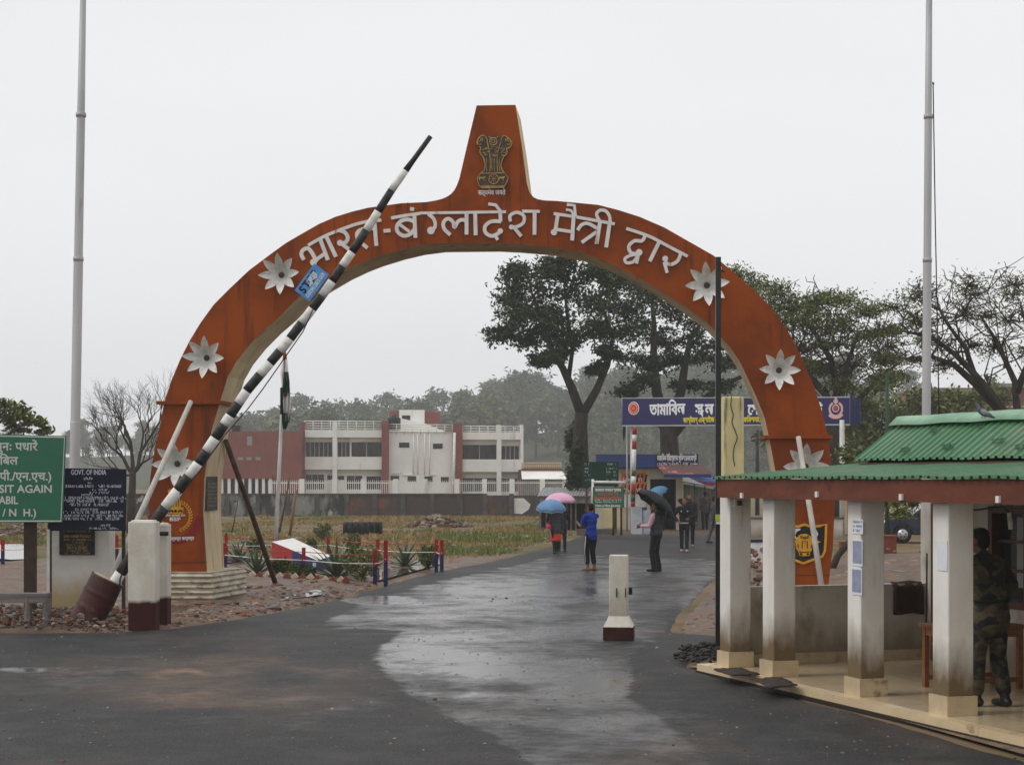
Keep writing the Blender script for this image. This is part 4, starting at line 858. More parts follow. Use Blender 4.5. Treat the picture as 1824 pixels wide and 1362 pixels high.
m.box(((x0 + x1) / 2, 31.85, .85), (x1 - x0, .5, 1.75)); m.build('block', M_lime, t)
BP = Plane(P(140, 850, 31.595), (1, 0, 0)); a = BP.ray; m = MB(); poly(m, BP, [a(*p) for p in [(106, 925), (169, 925), (169, 988), (106, 988)]], .02, .02); pq = m.build('plaque', M_black, t)
m = MB(); tx(m, BP, 'SHRI HARSH PRAKASH'[0:5] + 'HARSH PRASAD', 138, 957, 7, 'c', 48, lift=.023, bold=.001); m.build('lettering', M_gold, pq); m = MB(); tx(m, BP, 'SRI P. K. DUBEY', 138, 977.5, 7, 'c', 36, lift=.023, bold=.001); m.build('lettering', M_gold, pq)
for a0, a1, y in ((114, 162, 947), (112, 162, 962.5), (130, 150, 967.5), (118, 158, 972), (120, 156, 982), (116, 160, 986.5)): m = MB(); scribble(m, BP, a(a0, y)[0], a(a1, y)[0], a(a0, y)[1], 3.6 * 31.6 / F, .023, rq); m.build('text_line', M_gold, pq)
# grey bench at the bottom left
M_oldwood = mat('weathered grey board', (.22, .19, .18), (.13, .11, .10), 3, .8, .4, 16, st=(.3, 2, 2), c3=(.16, .07, .06), scale3=2, lo3=.6, hi3=.7)
t = thing('bench', 'low weathered grey wooden bench on the stone heap at left', 'bench', G(20, 1127)); m = MB(); d = 27.9; xr, xl = P(82, 0, d).x, P(-120, 0, d).x; zt = CH + (HY - 1060) * d / F
m.box(((xr + xl) / 2, d + .15, zt), (xr - xl, .34, .05), .02); m.box(((xr + xl) / 2, d - .0, zt - .07), (xr - xl - .05, .03, .09), .02); m.build('seat', M_oldwood, t)
for px, dy in ((47, 0), (79, .02), (42, .28), (76, .3), (-90, 0), (-90, .28)): m = MB(); g = P(px, 0, d); m.tube([(g.x, d + dy + .02, -.03), (g.x + .01, d + dy + .02, zt - .03)], .045, 4, sm=False); m.build('leg', M_oldwood, t)
# ============================================================ GARDEN WITH FLAG, left of the road
M_red = mat('red post paint', (.36, .018, .015), (.28, .02, .015), 5, .5); M_navy = mat('navy post paint', (.02, .03, .11), (.015, .02, .08), 5, .5)
M_rope = mat('white rope', (.72, .72, .70), rough=.7); M_rrope = mat('red tape', (.34, .05, .03), rough=.6)
def fence_line(label, posts, base_name='post'):
    """posts: (px, top y, base y); half red, half navy; ropes run along the tops and middles"""
    g = [G(x, b, .12) for x, t_, b in posts]; t = thing('rope_fence', label, 'fence', g[0]); hh = []
    for (x, ty, by), p in zip(posts, g):
        h = (by - ty) * p.y / F; hh.append(h); m = MB(); m.box((p.x, p.y, .1 + h * .2), (.085, .085, h * .55 + .1), .1, 1); m.box((p.x, p.y, .1 + h * .725), (.0855, .0855, h * .5), .1, 0); m.build('post', [M_red, M_navy], t)
    for fr, mt in ((.80, M_rrope), (.52, M_rope)):
        for (a, ha), (b, hb) in zip(zip(g, hh), zip(g[1:], hh[1:])):
            m = MB(); A0 = a + Vector((0, -.05, ha * fr)); B0 = b + Vector((0, -.05, hb * fr)); m.tube([A0, A0.lerp(B0, .5) - Vector((0, 0, .03)), B0], .010, 5); m.build('rope', mt, t)
    return t
fence_line('low red and navy post fence along the front of the flag garden', [(401, 964, 1014), (541, 972, 1024), (668, 976, 1033), (687, 958, 1035)])
fence_line('low red and navy post fence along the back of the flag garden', [(403, 947, 994), (490, 950, 993), (585, 952, 990), (673, 957, 1004), (777, 957, 1011), (787, 958, 1012)])
fence_line('short red and navy post fence at the far left beyond the green sign', [(-30, 956, 1000), (5, 958, 1001), (52, 955, 999)])
fence_line('red and navy post fence seen between the navy board and the gate', [(196, 948, 1004), (208, 950, 1003), (262, 951, 1002)])
# sloping flag base
t = thing('flag_base', 'wedge shaped flag base painted red and navy with a white sloping top', 'plinth', G(518, 1010)); m = MB()
def up(g, z): return Vector((g.x, g.y, z))
ga, gb, gc, ge = G(484, 1006, .1), G(566, 1017, .1), G(590, 1008, .1), G(522, 997, .1); za, zb = .70, .36
gm_ = ga.lerp(gb, .46); zm = lerp(za, zb, .46); gn = ge.lerp(gc, .46)
m.add([up(ga, 0), up(gm_, 0), up(gm_, zm), up(ga, za)], [(0, 1, 2, 3)], 0); m.add([up(gm_, 0), up(gb, 0), up(gb, zb), up(gm_, zm)], [(0, 1, 2, 3)], 1); m.add([up(gb, 0), up(gc, 0), up(gc, zb), up(gb, zb)], [(0, 1, 2, 3)], 1)
m.add([up(ga, za), up(gb, zb), up(gc, zb), up(ge, za)], [(0, 1, 2, 3)], 2); m.add([up(ge, 0), up(ga, 0), up(ga, za), up(ge, za)], [(0, 1, 2, 3)], 0); m.add([up(gc, 0), up(ge, 0), up(ge, za), up(gc, zb)], [(0, 1, 2, 3)], 0)
m.build('block', [M_red, M_navy, M_white], t)
WPL = Plane(up(gb, .2) - Vector((0, .012, 0)), gb - ga); m = MB(); text(m, WPL, 'BSF', -.22, -.02, .16, .004, bold=.005); m.build('lettering', M_letter, t)
# flagpole with the drooping tricolour
d = 49.5; pb = P(491, 985, d); pb.z = .6; t = thing('flagpole', 'slim white flagpole with a limp tricolour flag behind the flag base', 'flagpole', pb)
m = MB(); m.tube([pb, P(499, 800, d), P(507, 618, d)], [.055, .048, .038], 10); m.ell(P(507, 616, d), (.06, .06, .06)); m.build('mast', mat('white pole paint', (.62, .62, .60), (.5, .5, .48), 3, .5), t)
M_saf = mat('saffron cloth', (.55, .16, .02), rough=.8); M_gcl = mat('green cloth', (.008, .05, .022), rough=.8); M_wcl = mat('white cloth', (.70, .66, .66), rough=.8)
def cloth(pts_rows, mt, nm, par): m = MB(); n = len(pts_rows[0]); m.add([q for r in pts_rows for q in r], [(i * n + k, i * n + k + 1, (i + 1) * n + k + 1, (i + 1) * n + k) for i in range(len(pts_rows) - 1) for k in range(n - 1)], 0, True); o = m.build(nm, mt, par); s = o.modifiers.new('s', 'SOLIDIFY'); s.thickness = .01; return o
def strip(rows, y=0): return [[P(lerp(l, r, k / 6), yy, d - .1 + .10 * math.sin(k * 2.1 + yy * .05) + y) for k in range(7)] for yy, l, r in rows]
cloth(strip([(624, 505, 508), (632, 504, 510), (642, 503, 511)]), M_saf, 'saffron_band', t); cloth(strip([(640, 502, 511), (665, 500, 514), (700, 503, 517), (725, 504, 518), (752, 505, 516)], -.05), M_wcl, 'white_band', t)
cloth(strip([(662, 506, 513), (680, 505, 516), (697, 503, 516), (706, 502, 510)], -.13), M_gcl, 'green_band', t); cloth(strip([(690, 499, 504), (715, 499, 504), (738, 499, 505)], -.1), M_gcl, 'green_band', t); cloth(strip([(735, 502, 511), (750, 502, 514), (764, 504, 509)], -.12), M_gcl, 'green_band', t)
# agaves and shrubs
L_agave = mat('agave leaf', (.085, .125, .075), (.15, .19, .115), 6, .45); L_shrub = leafmat('shrub leaves', (.03, .055, .012), (.10, .14, .03))
def agave(px, py, r, label, sd):
    rq = random.Random(sd); g = G(px, py, .1); g.z = .08; t = thing('agave_plant', label, 'plant', g, None); m = MB()
    for i in range(34):
        a = i * 2.4; el = lerp(80, 8, i / 34) + rq.uniform(-6, 6); L = r * rq.uniform(.85, 1.1); rows = []
        h = Vector((math.cos(a), math.sin(a), 0)); sd_ = Vector((-math.sin(a), math.cos(a), 0)); p = Vector(g)
        for j in range(6):
            u_ = j / 5; e2 = R(el - 32 * u_ * u_); w = .045 * r / .7 * (.5 + 1.1 * u_ if u_ < .35 else (1 - u_) * 1.35 + .02)
            rows += [p + sd_ * w, p + Vector((0, 0, -w * .5)), p - sd_ * w]; p = p + (h * math.cos(e2) + Vector((0, 0, math.sin(e2)))) * L / 5
        m.add(rows, [(j * 3 + q, j * 3 + q + 1, j * 3 + q + 4, j * 3 + q + 3) for j in range(5) for q in range(2)], 0, True)
    m.build('leaf_rosette', L_agave, t); return t
agave(458, 1020, .78, 'large spiky agave in front of the red side of the flag base', 1); agave(600, 1026, .98, 'large spiky agave by the low navy end of the flag base', 2); agave(425, 1000, .72, 'spiky agave nearest the inside of the left gate leg', 3); agave(722, 1008, .76, 'spiky agave inside the right end of the garden fence', 4)
def shrub(px, py, w, h, label, sd, lm=L_shrub, ls=.045, n=700):
    rq = random.Random(sd); g = G(px, py, .1); g.z = .05; t = thing('shrub', label, 'shrub', g); m = MB(); s = MB()
    for i in range(7): a = rq.random() * 6.28; s.tube([g, g + Vector((math.cos(a) * w * .3, math.sin(a) * w * .3, h * .7))], [.012, .006], 4)
    for i in range(n):
        while True:
            q = Vector((rq.uniform(-1, 1), rq.uniform(-1, 1), rq.uniform(-1, 1)))
            if .3 < q.length < 1 + .2 * math.sin(q.x * 7 + q.z * 5): break
        leaf(m, g + Vector((q.x * w / 2, q.y * w / 2, h * .5 + q.z * h / 2)), ls, rq, .3)
    s.build('stem', M_bark2, t); m.build('foliage', lm, t)
shrub(500, 1019, .5, .40, 'rounded green shrub between the big agave and the flag base', 1); shrub(531, 1024, .42, .34, 'small clipped round bush left of the blue fence post', 2); shrub(549, 1026, .34, .26, 'small clipped round bush right of the blue fence post', 3)
shrub(644, 1030, .95, .78, 'wide yellow green shrub against the fence corner by the road', 4, leafmat('yellow shrub leaves', (.05, .065, .015), (.15, .16, .04)), .05, 1000); shrub(762, 1010, .55, .62, 'bushy green shrub beside the last fence post', 5)
for i, (x, y, w, h, lb) in enumerate(((553, 992, .35, .6, 'upright green shrub behind the flag base'), (628, 990, .5, .7, 'leafy green shrub behind the garden fence'), (455, 985, .55, .55, 'low green shrub behind the leaning timber prop'), (575, 958, .7, .6, 'bright green weed clump in the field left of the tyres'))): shrub(x, y, w, h, lb, 20 + i, n=420, ls=.06)
M_bw = mat('whitewashed brick', (.62, .52, .40), (.45, .34, .25), 8, .8); M_br = mat('red brick', (.24, .07, .045), (.15, .05, .035), 8, .8)
LB = 'tilted %s brick edging the garden'; k = 0
for x, y in ((395, 597), (470, 603), (545, 604), (600, 608), (672, 612), (750, 616), (828, 618), (905, 622), (985, 624), (1060, 640), (1135, 650), (1215, 650), (1295, 652), (1350, 655)):
    g = G(380 + x / 5.7, 920 + y / 5.7, .1); m = MB(); c = Vector((g.x, g.y, .12)); ax = (Vector((math.cos(.75), 0, math.sin(.75))), Vector((0, 1, 0)), Vector((-math.sin(.75), 0, math.cos(.75)))); m.box(c, (.13, .2, .13), ax); wht = k % 2 == 0
    m.single('edging_brick', M_bw if wht else M_br, LB % ('cream' if wht else 'red'), 'brick', (g.x, g.y, .02), 'cream bricks edging the garden' if wht else 'red bricks edging the garden'); k += 1
# field odds and ends
for px0, py0, px1, py1, r, lb in ((497, 920, 516, 850, .05, 'dark crooked stick standing in the field right of the flagpole'), (515, 958, 528, 872, .06, 'brown bamboo stake standing in the field'), (412, 952, 424, 890, .03, 'thin bare sapling standing in the field left of the flagpole')): dd = D(max(py0, 950)) ; pole('field_stake', lb, 'stake', up(P(px0, py0, dd), 0), P(px1, py1, dd), r, r * .7, M_bamboo if r < .06 else mat('brown bamboo', (.20, .10, .045), rough=.7))
M_tyre = mat('old black rubber', (.016, .016, .017), (.03, .03, .03), 4, .7, .3, 12)
m = MB(); c = G(645, 952); m.tube([Vector((c.x - .78, c.y, .26)), Vector((c.x + .78, c.y + .1, .26))], .26, 20, sm=True)
for i in range(7): x = c.x - .72 + i * .24; m.tube([Vector((x, c.y, .26)), Vector((x + .1, c.y, .26))], .275, 20)
m.single('road_roller_tyres', M_tyre, 'black rubber drum lying on its side in the field', 'rubber drum', up(c, 0))
# ============================================================ WALL, FENCE AND BUILDINGS BEYOND THE FIELD
M_wallg = mat('stained grey wall', (.26, .255, .24), (.05, .05, .048), .9, .9, .3, 8, st=(1, 1, .45), lo=.42, hi=.58, c3=(.42, .40, .37), scale3=1.6, lo3=.58, hi3=.68)
M_wallb = mat('damp brick wall', (.085, .07, .062), (.19, .085, .06), .8, .9, .3, 10, lo=.5, hi=.66, c3=(.40, .36, .32), scale3=4, lo3=.68, hi3=.74)
M_wpil = mat('dark wall pier', (.075, .07, .066), (.12, .11, .10), 2, .9)
t = thing('boundary_wall', 'long low stained boundary wall across the far side of the field', 'wall', P(560, 916, 112)); dW = 112; zt = 1.32
def wx(px): return P(px, 0, dW).x
for a, b, mt in ((225, 380, M_wallg), (380, 618, M_wallg), (618, 868, M_wallb), (868, 916, M_wallb), (912, 1045, M_wallb)):
    m = MB(); m.box(((wx(a) + wx(b)) / 2, dW, zt / 2 - (.05 if a > 860 else 0)), (wx(b) - wx(a) - .01, .2, zt)); m.build('panel', mt, t)
for px in (262, 336, 405, 460, 512, 565, 618, 668, 718, 770, 820, 864, 911, 958, 1005): m = MB(); m.box((wx(px), dW - .02, zt / 2 + .02), (.28, .34, zt + .06)); m.build('pier', M_wpil, t)
m = MB(); m.box(((wx(225) + wx(864)) / 2, dW, zt + .03), (wx(864) - wx(225), .36, .07)); m.build('coping', M_wpil, t)
m = MB(); m.prism([P(x, y, dW - .12) for x, y in ((916, 887), (933, 887), (945, 898), (942, 907), (930, 915), (916, 914))][::-1], (0, .02, 0)); m.build('whitewashed_patch', M_white, t)
M_bldw = mat('off white building paint', (.84, .83, .79), (.76, .745, .70), .5, .8, c3=(.36, .34, .31), scale3=.9, st3=(1, 1, .2), lo3=.6, hi3=.78)
M_bldr = mat('brick red building paint', (.25, .085, .07), (.20, .07, .058), .6, .8)
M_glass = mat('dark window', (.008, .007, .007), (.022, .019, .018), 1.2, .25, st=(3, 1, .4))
M_fr = mat('grey frame', (.28, .27, .26), rough=.6)
t = thing('picket_fence', 'white railing with white piers in front of the white building', 'fence', P(720, 905, 142)); dF = 142
def fx(px): return P(px, 0, dF).x
zf0 = .2; ztp = CH + (HY - 855) * dF / F; m = MB()
for i in range(150): x = lerp(fx(478), fx(1010), i / 149); m.box((x, dF, (zf0 + ztp) / 2), (.035, .04, ztp - zf0))
for z in (.5, ztp - .2): m.box(((fx(478) + fx(1010)) / 2, dF + .06, z), (fx(1010) - fx(478), .05, .08))
m.build('bars', M_bldw, t)
for px in (538, 596, 648, 705, 757, 814, 863, 912, 966): m = MB(); m.box((fx(px), dF - .05, ztp / 2 + .05), (.38, .38, ztp + .1)); m.build('pier', M_bldw, t)
# white two storey building, traced on its front plane
WB = Plane(P(735, 850, 170), (1, .06, 0)); bx = WB.ray
whb = thing('white_building', 'long white two storey building with brick red piers and dark window bands', 'building', up(P(735, 850, 170), 0))
def pb_(name, mt, x0, y0, x1, y1, lift, dep, par=None): m = MB(); a, b = bx(x0, y1), bx(x1, y0); m.prism([WB.at(a[0], a[1], lift), WB.at(b[0], a[1], lift), WB.at(b[0], b[1], lift), WB.at(a[0], b[1], lift)], WB.n * -dep); return m.build(name, mt, par or whb)
pb_('wall', M_bldw, 541, 778, 928, 897, 0, 11)
for x0, x1, q in ((541, 681, 0), (822, 928, 4)):
    pb_('roof_band', M_bldw, x0, 766 + q, x1, 779 + q, .9, 11.5); pb_('balcony_band', M_bldw, x0, 814 + q, x1, 836 + q, .9, .9); pb_('base_band', M_bldw, x0, 871 + q, x1, 880 + q, .3, .3)
for x0, x1 in ((593, 601), (884, 892), (926, 931)): pb_('pillar', M_bldw, x0, 752 + (x0 > 800) * 5, x1, 897, 1.05, 1.0)
pb_('pillar', M_bldr, 538, 752, 544, 880, 1.0, 6)
pb_('pier', M_bldr, 680, 750, 693, 897, 1.3, 1.4); pb_('pier', M_bldr, 806, 755, 823, 897, 1.3, 1.4); pb_('stair_block', M_bldw, 692, 769, 807, 897, .7, 4)
def win(x0, y0, x1, y1, lift=.02, mul=2):
    o = pb_('window', M_glass, x0, y0, x1, y1, lift, .04); m = MB()
    for k in range(1, mul): a, b = bx(lerp(x0, x1, k / mul), y0), bx(lerp(x0, x1, k / mul), y1); m.box(WB.at(a[0], (a[1] + b[1]) / 2, lift + .02), (.1, .04, a[1] - b[1]), (WB.u, -WB.n, WB.w))
    if m.v: m.build('mullion', M_fr, o)
for x0, x1, y0, y1, k in ((545, 592, 787, 813, 6), (602, 623, 787, 813, 3), (626, 680, 787, 813, 2), (824, 884, 792, 818, 2), (893, 924, 794, 819, 4), (545, 577, 845, 871, 3), (583, 592, 846, 854, 1), (602, 613, 847, 854, 1), (618, 645, 847, 872, 2), (653, 679, 848, 873, 1), (824, 884, 851, 877, 3), (893, 922, 852, 877, 3)): win(x0, y0, x1, y1, .02, k)
for x0, y0, x1, y1 in ((711, 788, 729, 797), (771, 790, 788, 799), (696, 847, 711, 855), (726, 848, 741, 857), (756, 848, 770, 857), (785, 849, 799, 858)): win(x0, y0, x1, y1, .74, 1)
for x in (736, 744, 756, 765): m = MB(); a, b = bx(x, 772), bx(x, 845); m.tube([WB.at(*a, .78), WB.at(*b, .78)], .05, 6); m.build('drain_pipe', M_bldw, whb)
m = MB(); a, b = bx(809, 771), bx(807, 880); m.tube([WB.at(*a, 1.4), WB.at(*b, 1.4)], .12, 8); m.build('drain_pipe', M_white, whb)
for x0, x1, y in ((708, 716, 840), (717, 735, 845), (764, 776, 844), (700, 712, 842)): pb_('pipe_bend', M_white, x0, y, x1, y + 2, .8, .1)
m = MB(); poly(m, WB, [bx(*p) for p in ((692, 744), (715, 744), (760, 754), (793, 767), (793, 772), (692, 772))], -1.5, 3); m.build('parapet', M_bldw, whb)
pb_('roof_room', M_bldw, 711, 728, 757, 760, -2.5, 3); pb_('roof_room', M_bldr, 757, 731, 785, 760, -2.9, 3); pb_('roof_room', M_bldr, 693, 730, 711, 760, -2.9, 3); pb_('window', M_glass, 716, 738, 731, 748, -2.47, .03)
tk_ = MB(); c = WB.at(*bx(702, 766), .2); r_ = .60
tk_.tube([c + Vector((0, 0, z)) for z in (0, .02, .3, .32, .36, .7, .72, .76, 1.1, 1.15, 1.3, 1.4)], [r_ * k for k in (.95, 1, 1, .96, 1, 1, .96, 1, 1, .8, .35, .33)], 18)
tk_.build('water_tank', M_black, whb)
for x0, x1, y in ((543, 681, 750), (692, 806, 756), (823, 929, 759)):
    m = MB()
    for k in range(4): a, b = bx(x0, y + k * 4.2), bx(x1, y + k * 4.2 + 1); m.tube([WB.at(*a, .8), WB.at(*b, .8)], .04, 4)
    n = int((x1 - x0) / 14)
    for k in range(n + 1): x = lerp(x0, x1, k / n); a, b = bx(x, y), bx(x, y + 17); m.tube([WB.at(*a, .8), WB.at(*b, .8)], .04, 4)
    m.build('roof_railing', M_bldw, whb)
# brick red building left of it
RB = Plane(P(460, 850, 166), (1, .05, 0)); rx = RB.ray; rdb = thing('red_building', 'plain brick red building beside the white one seen inside the left leg of the gate', 'building', up(P(460, 850, 166), 0))
def rb_(name, mt, x0, y0, x1, y1, lift, dep): m = MB(); a, b = rx(x0, y1), rx(x1, y0); m.prism([RB.at(a[0], a[1], lift), RB.at(b[0], a[1], lift), RB.at(b[0], b[1], lift), RB.at(a[0], b[1], lift)], RB.n * -dep); return m.build(name, mt, rdb)
rb_('wall', M_bldr, 385, 768, 537, 897, 0, 9); rb_('window', M_fr, 440, 777, 449, 793, .03, .06)
for x in (424, 439, 455): rb_('vent', M_fr, x, 814, x + 9, 819, .03, .06)
rb_('painted_porch_shade', M_glass, 392, 850, 484, 890, .05, .06); rb_('porch_beam', M_bldr, 390, 846, 486, 852, .9, .9)  # dark sheet painted as the shade behind the porch pillars
for x in (394, 407, 420, 431, 444, 456, 468, 480): rb_('pillar', M_bldw, x, 851, x + 5, 897, .8, .5)
rb_('water_tank', M_black, 411, 757, 426, 769, -1, 1.4)
# low building with a balustrade to the right
t = thing('low_building', 'low maroon building with cream balustrade and white canopy right of the white building', 'building', up(P(970, 850, 165), 0)); RB2 = Plane(P(970, 850, 165), (1, .05, 0)); rx = RB2.ray; RB, rdb = RB2, t
rb_('wall', mat('maroon wall', (.10, .035, .03), rough=.8), 929, 836, 1002, 897, 0, 7); rb_('coping', mat('brown coping', (.17, .075, .05), rough=.8), 929, 834, 1000, 838, .3, .4)
m = MB()
for i in range(20): x = 930 + i * 3.6; a, b = rx(x, 834), rx(x, 825); m.tube([RB.at(*a, .2), RB.at((a[0]), (a[1] + b[1]) / 2, .2), RB.at(*b, .2)], [.05, .09, .05], 6)
a, b = rx(929, 824), rx(1000, 824); m.box(RB.at((a[0] + b[0]) / 2, a[1], .2), (b[0] - a[0], .2, .1), (RB.u, -RB.n, RB.w)); m.build('balustrade', mat('cream baluster', (.55, .42, .26), rough=.8), t)
a, b = rx(928, 839), rx(1008, 853); m = MB(); m.prism([RB.at(a[0], b[1], 1.6), RB.at(b[0] + .1, b[1], 1.6), RB.at(b[0] - .4, a[1], .3), RB.at(a[0], a[1], .3)], (0, .15, .05)); m.build('canopy', M_bldw, t)
for x in (963, 1000): rb_('pillar', M_bldw, x, 852, x + 6, 897, 1.2, .4)
for x in (931, 945, 975): rb_('door', M_glass, x, 856, x + 9, 890, .03, .06)
# brick building far right behind the trees
t = thing('brick_building', 'long pinkish brick building with pale bands far behind the guard post roof', 'building', up(P(1740, 850, 118), 0)); RB2 = Plane(P(1740, 850, 118), (1, -.03, 0)); rx = RB2.ray; RB, rdb = RB2, t
M_pink = mat('pinkish brick', (.27, .15, .12), (.21, .12, .10), 1.5, .85); rb_('wall', M_pink, 1640, 690, 1960, 905, 0, 9); rb_('roof_slab', M_fr, 1765, 683, 1970, 690, .6, 10); rb_('roof_slab', M_fr, 1640, 694, 1770, 698, .3, 9)
for y in (722, 752): rb_('band', M_cream, 1640, y, 1960, y + 4, .12, .14)
for x in (1690, 1752, 1810, 1860): rb_('pillar', M_cream, x, 690, x + 6, 800, .16, .2)
for x in (1660, 1705, 1770, 1826): rb_('window', M_glass, x, 734, x + 22, 748, .02, .05); rb_('window', M_glass, x, 702, x + 22, 716, .02, .05)
# ============================================================ CHECKPOST ACROSS THE ROAD
M_blue = mat('royal blue fascia', (.018, .045, .21), (.03, .05, .16), 1, .45, c3=(.05, .05, .075), scale3=.7, lo3=.55, hi3=.7)
M_cr2 = mat('pale cream wall', (.62, .56, .42), (.54, .48, .34), 1.5, .8); M_yel = mat('pale yellow wall', (.70, .62, .34), (.60, .52, .28), 1.5, .8)
cpd = 82; t = thing('checkpost_building', 'cream checkpost with blue fascia and dark open doorway across the road', 'building', up(P(1150, 850, cpd), 0)); RB2 = Plane(P(1150, 850, cpd), (1, -.02, 0)); rx = RB2.ray; RB, rdb = RB2, t
def rp_(name, mt, x0, y0, x1, y1, lift, dep): return rb_(name, mt, x0, y0, x1, y1, lift, dep)
M_shade = mat('painted inner shade', (.012, .011, .012), rough=.9)  # near-black colour stands in for the shade inside rooms and gaps
rp_('wall', M_cr2, 1060, 833, 1156, 950, 0, .25); rp_('wall', M_cr2, 1206, 833, 1216, 950, 0, .25); rp_('lintel', M_cr2, 1156, 833, 1206, 853, 0, .25); rp_('back_wall', M_shade, 1060, 833, 1216, 950, -3.5, .2); rp_('side_wall', M_shade, 1060, 833, 1064, 950, -.26, 3.2); rp_('side_wall', M_cr2, 1212, 833, 1216, 950, -.26, 3.2); rp_('roof', M_shade, 1058, 828, 1218, 834, .3, 4)
rp_('fascia', M_blue, 1061, 809, 1236, 833, .5, .3); rp_('door_frame', M_cr2, 1152, 848, 1158, 948, .08, .1); rp_('door_frame', M_cr2, 1204, 848, 1211, 948, .08, .1); rp_('dado', M_yel, 1075, 902, 1110, 940, .03, .04)
m = MB(); a, b = rx(1168, 828), rx(1262, 848); n = 9; rows = []
for i in range(n):
    f = i / (n - 1); x = lerp(a[0], b[0] - .35, f); rows += [RB.at(x, a[1], .55), RB.at(x + .35 + .25 * f, b[1], 1.9 + .05 * math.sin(i * 2))]
m.add(rows, [(i * 2, i * 2 + 1, i * 2 + 3, i * 2 + 2) for i in range(n - 1)]); o = m.build('awning', mat('faded pink and brown awning', (.13, .075, .07), (.55, .17, .17), .9, .8, lo=.54, hi=.60), t); o.modifiers.new('s', 'SOLIDIFY').thickness = .02
rp_('awning_valance', M_blue, 1178, 844, 1260, 850, 1.95, .03)
sgp = rp_('sign_board', M_navy, 1166, 809, 1242, 831, .55, .05)
m = MB(); x, y = rx(1204, 820); text(m, RB, 'তামািবল ইিমেগ্রশন পুিলশ েচকেপাস্ট', x, y, .33, .56, 0, 'c', 1.72, bold=.012)
scribble(m, RB, rx(1170, 827)[0], rx(1232, 827)[0], rx(1170, 828)[1], .12, .56, random.Random(2)); x, y = rx(1238, 826); ribbon(m, RB, [(x - .12, y), (x + .06, y)], .06, .562, .004, 0, False); m.build('lettering', M_letter, sgp)
op = rp_('hazard_board', mat('orange board', (.72, .20, .03), (.65, .17, .03), 2, .6), 1107, 842, 1150, 880, .06, .05)
m = MB()
for i in range(6):
    for y in (845, 862): x = 1108 + i * 7.2; p = [(x + 3, y + 13), (x + 6.5, y + 13), (x + 9.5, y), (x + 6, y)]; poly(m, RB, [rx(*q) for q in p if 1], .064 + (y > 850) * .0006, .004)
m.build('stripe', M_black, op)
m = MB()
for y in (857, 876): scribble(m, RB, rx(1111, y)[0], rx(1146, y)[0], rx(1111, y)[1], .16, .068, random.Random(y), 0, .25)
m.build('lettering', M_letter, op); rp_('white_board', M_white, 1110, 880, 1150, 903, .05, .04)
bpn = rp_('blue_panel', M_blue, 1142, 903, 1160, 945, .07, .06); m = MB()
for k in range(3): ribbon(m, RB, [rx(1143, 928 + k * 5), rx(1150, 935 + k * 5), rx(1159, 932 + k * 5)], .06, .075 + k * .001, .004, 0, False)
m.build('stripe', M_letter, bpn)
# tin shed left of it
t = thing('tin_shed', 'small shed with grey tin roof and slatted sides beside the forked tree', 'shed', G(1000, 943)); dS = 83; M_tin = mat('grey tin sheet', (.33, .33, .33), (.24, .235, .23), 2, .55, .3, 6, st=(4, 1, .3)); m = MB()
rows = []
for i in range(41):
    x = lerp(955, 1055, i / 40); z = .03 * (i % 2); rows += [P(x + 2, 884, dS - 1.2) + Vector((0, 0, z)), P(x + (12 if i < 20 else 8), 869, dS + 2) + Vector((0, 0, z))]
m.add(rows, [(i * 2, i * 2 + 1, i * 2 + 3, i * 2 + 2) for i in range(40)]); o = m.build('roof', M_tin, t); o.modifiers.new('s', 'SOLIDIFY').thickness = .02
def sbox(nm, mt, x0, y0, x1, y1, dd, th): m = MB(); a, b = P(x0, y1, dd), P(x1, y0, dd); m.box(((a.x + b.x) / 2, dd + th / 2, (a.z + b.z) / 2), (b.x - a.x, th, b.z - a.z)); return m.build(nm, mt, t)
sbox('back_wall', M_shade, 962, 882, 1052, 943, dS + 1.5, .1); sbox('front_wall', M_shade, 1010, 892, 1052, 943, dS - .1, .1); sbox('fascia', M_tin, 962, 884, 1052, 896, dS - .9, .04)  # both dark walls carry the shed's inner shade as colour
for x in (961, 972, 985, 1008, 1016, 1024): sbox('post', M_oldwood, x, 884, x + 3, 945, dS - .6, .1)
# stalls and tin wall right
t = thing('tin_stall', 'grey tin sided stall with sloping roof right of the checkpost door', 'stall', G(1250, 942)); dS = 84
for i in range(8): sbox('side_panel', M_tin, 1217 + i * 7, 862 + i * 1.2, 1223.6 + i * 7, 940, dS + .02 * (i % 2), .04)
sbox('side_panel', M_tin, 1274, 872, 1330, 940, dS, .04); m = MB(); m.prism([P(1212, 858, dS - .8), P(1345, 880, dS - .8), P(1350, 872, dS + 2), P(1218, 850, dS + 2)], (0, 0, .05)); m.build('roof', M_tin, t)
for x in (1236, 1254, 1272): sbox('post', M_oldwood, x, 860, x + 2.5, 943, dS - .5, .08)
for i, (lb, c, pts_) in enumerate((('blue and white tarpaulin slung over the stalls', (.05, .12, .38), ((1222, 848), (1262, 846), (1284, 852), (1284, 860), (1240, 856))), ('pinkish red tarpaulin hanging below the blue one', (.55, .10, .11), ((1240, 857), (1286, 856), (1290, 868), (1258, 864))))):
    m = MB(); m.prism([P(x, y, 80 + i * .3 + (1.5 if y < 853 else 0)) for x, y in pts_], (0, .03, .03)); m.single('tarpaulin', mat('tarpaulin', c, tuple(min(1, k * 2.2) for k in c), 1.4, .5), lb, 'tarpaulin', P(1260, 862, 80))
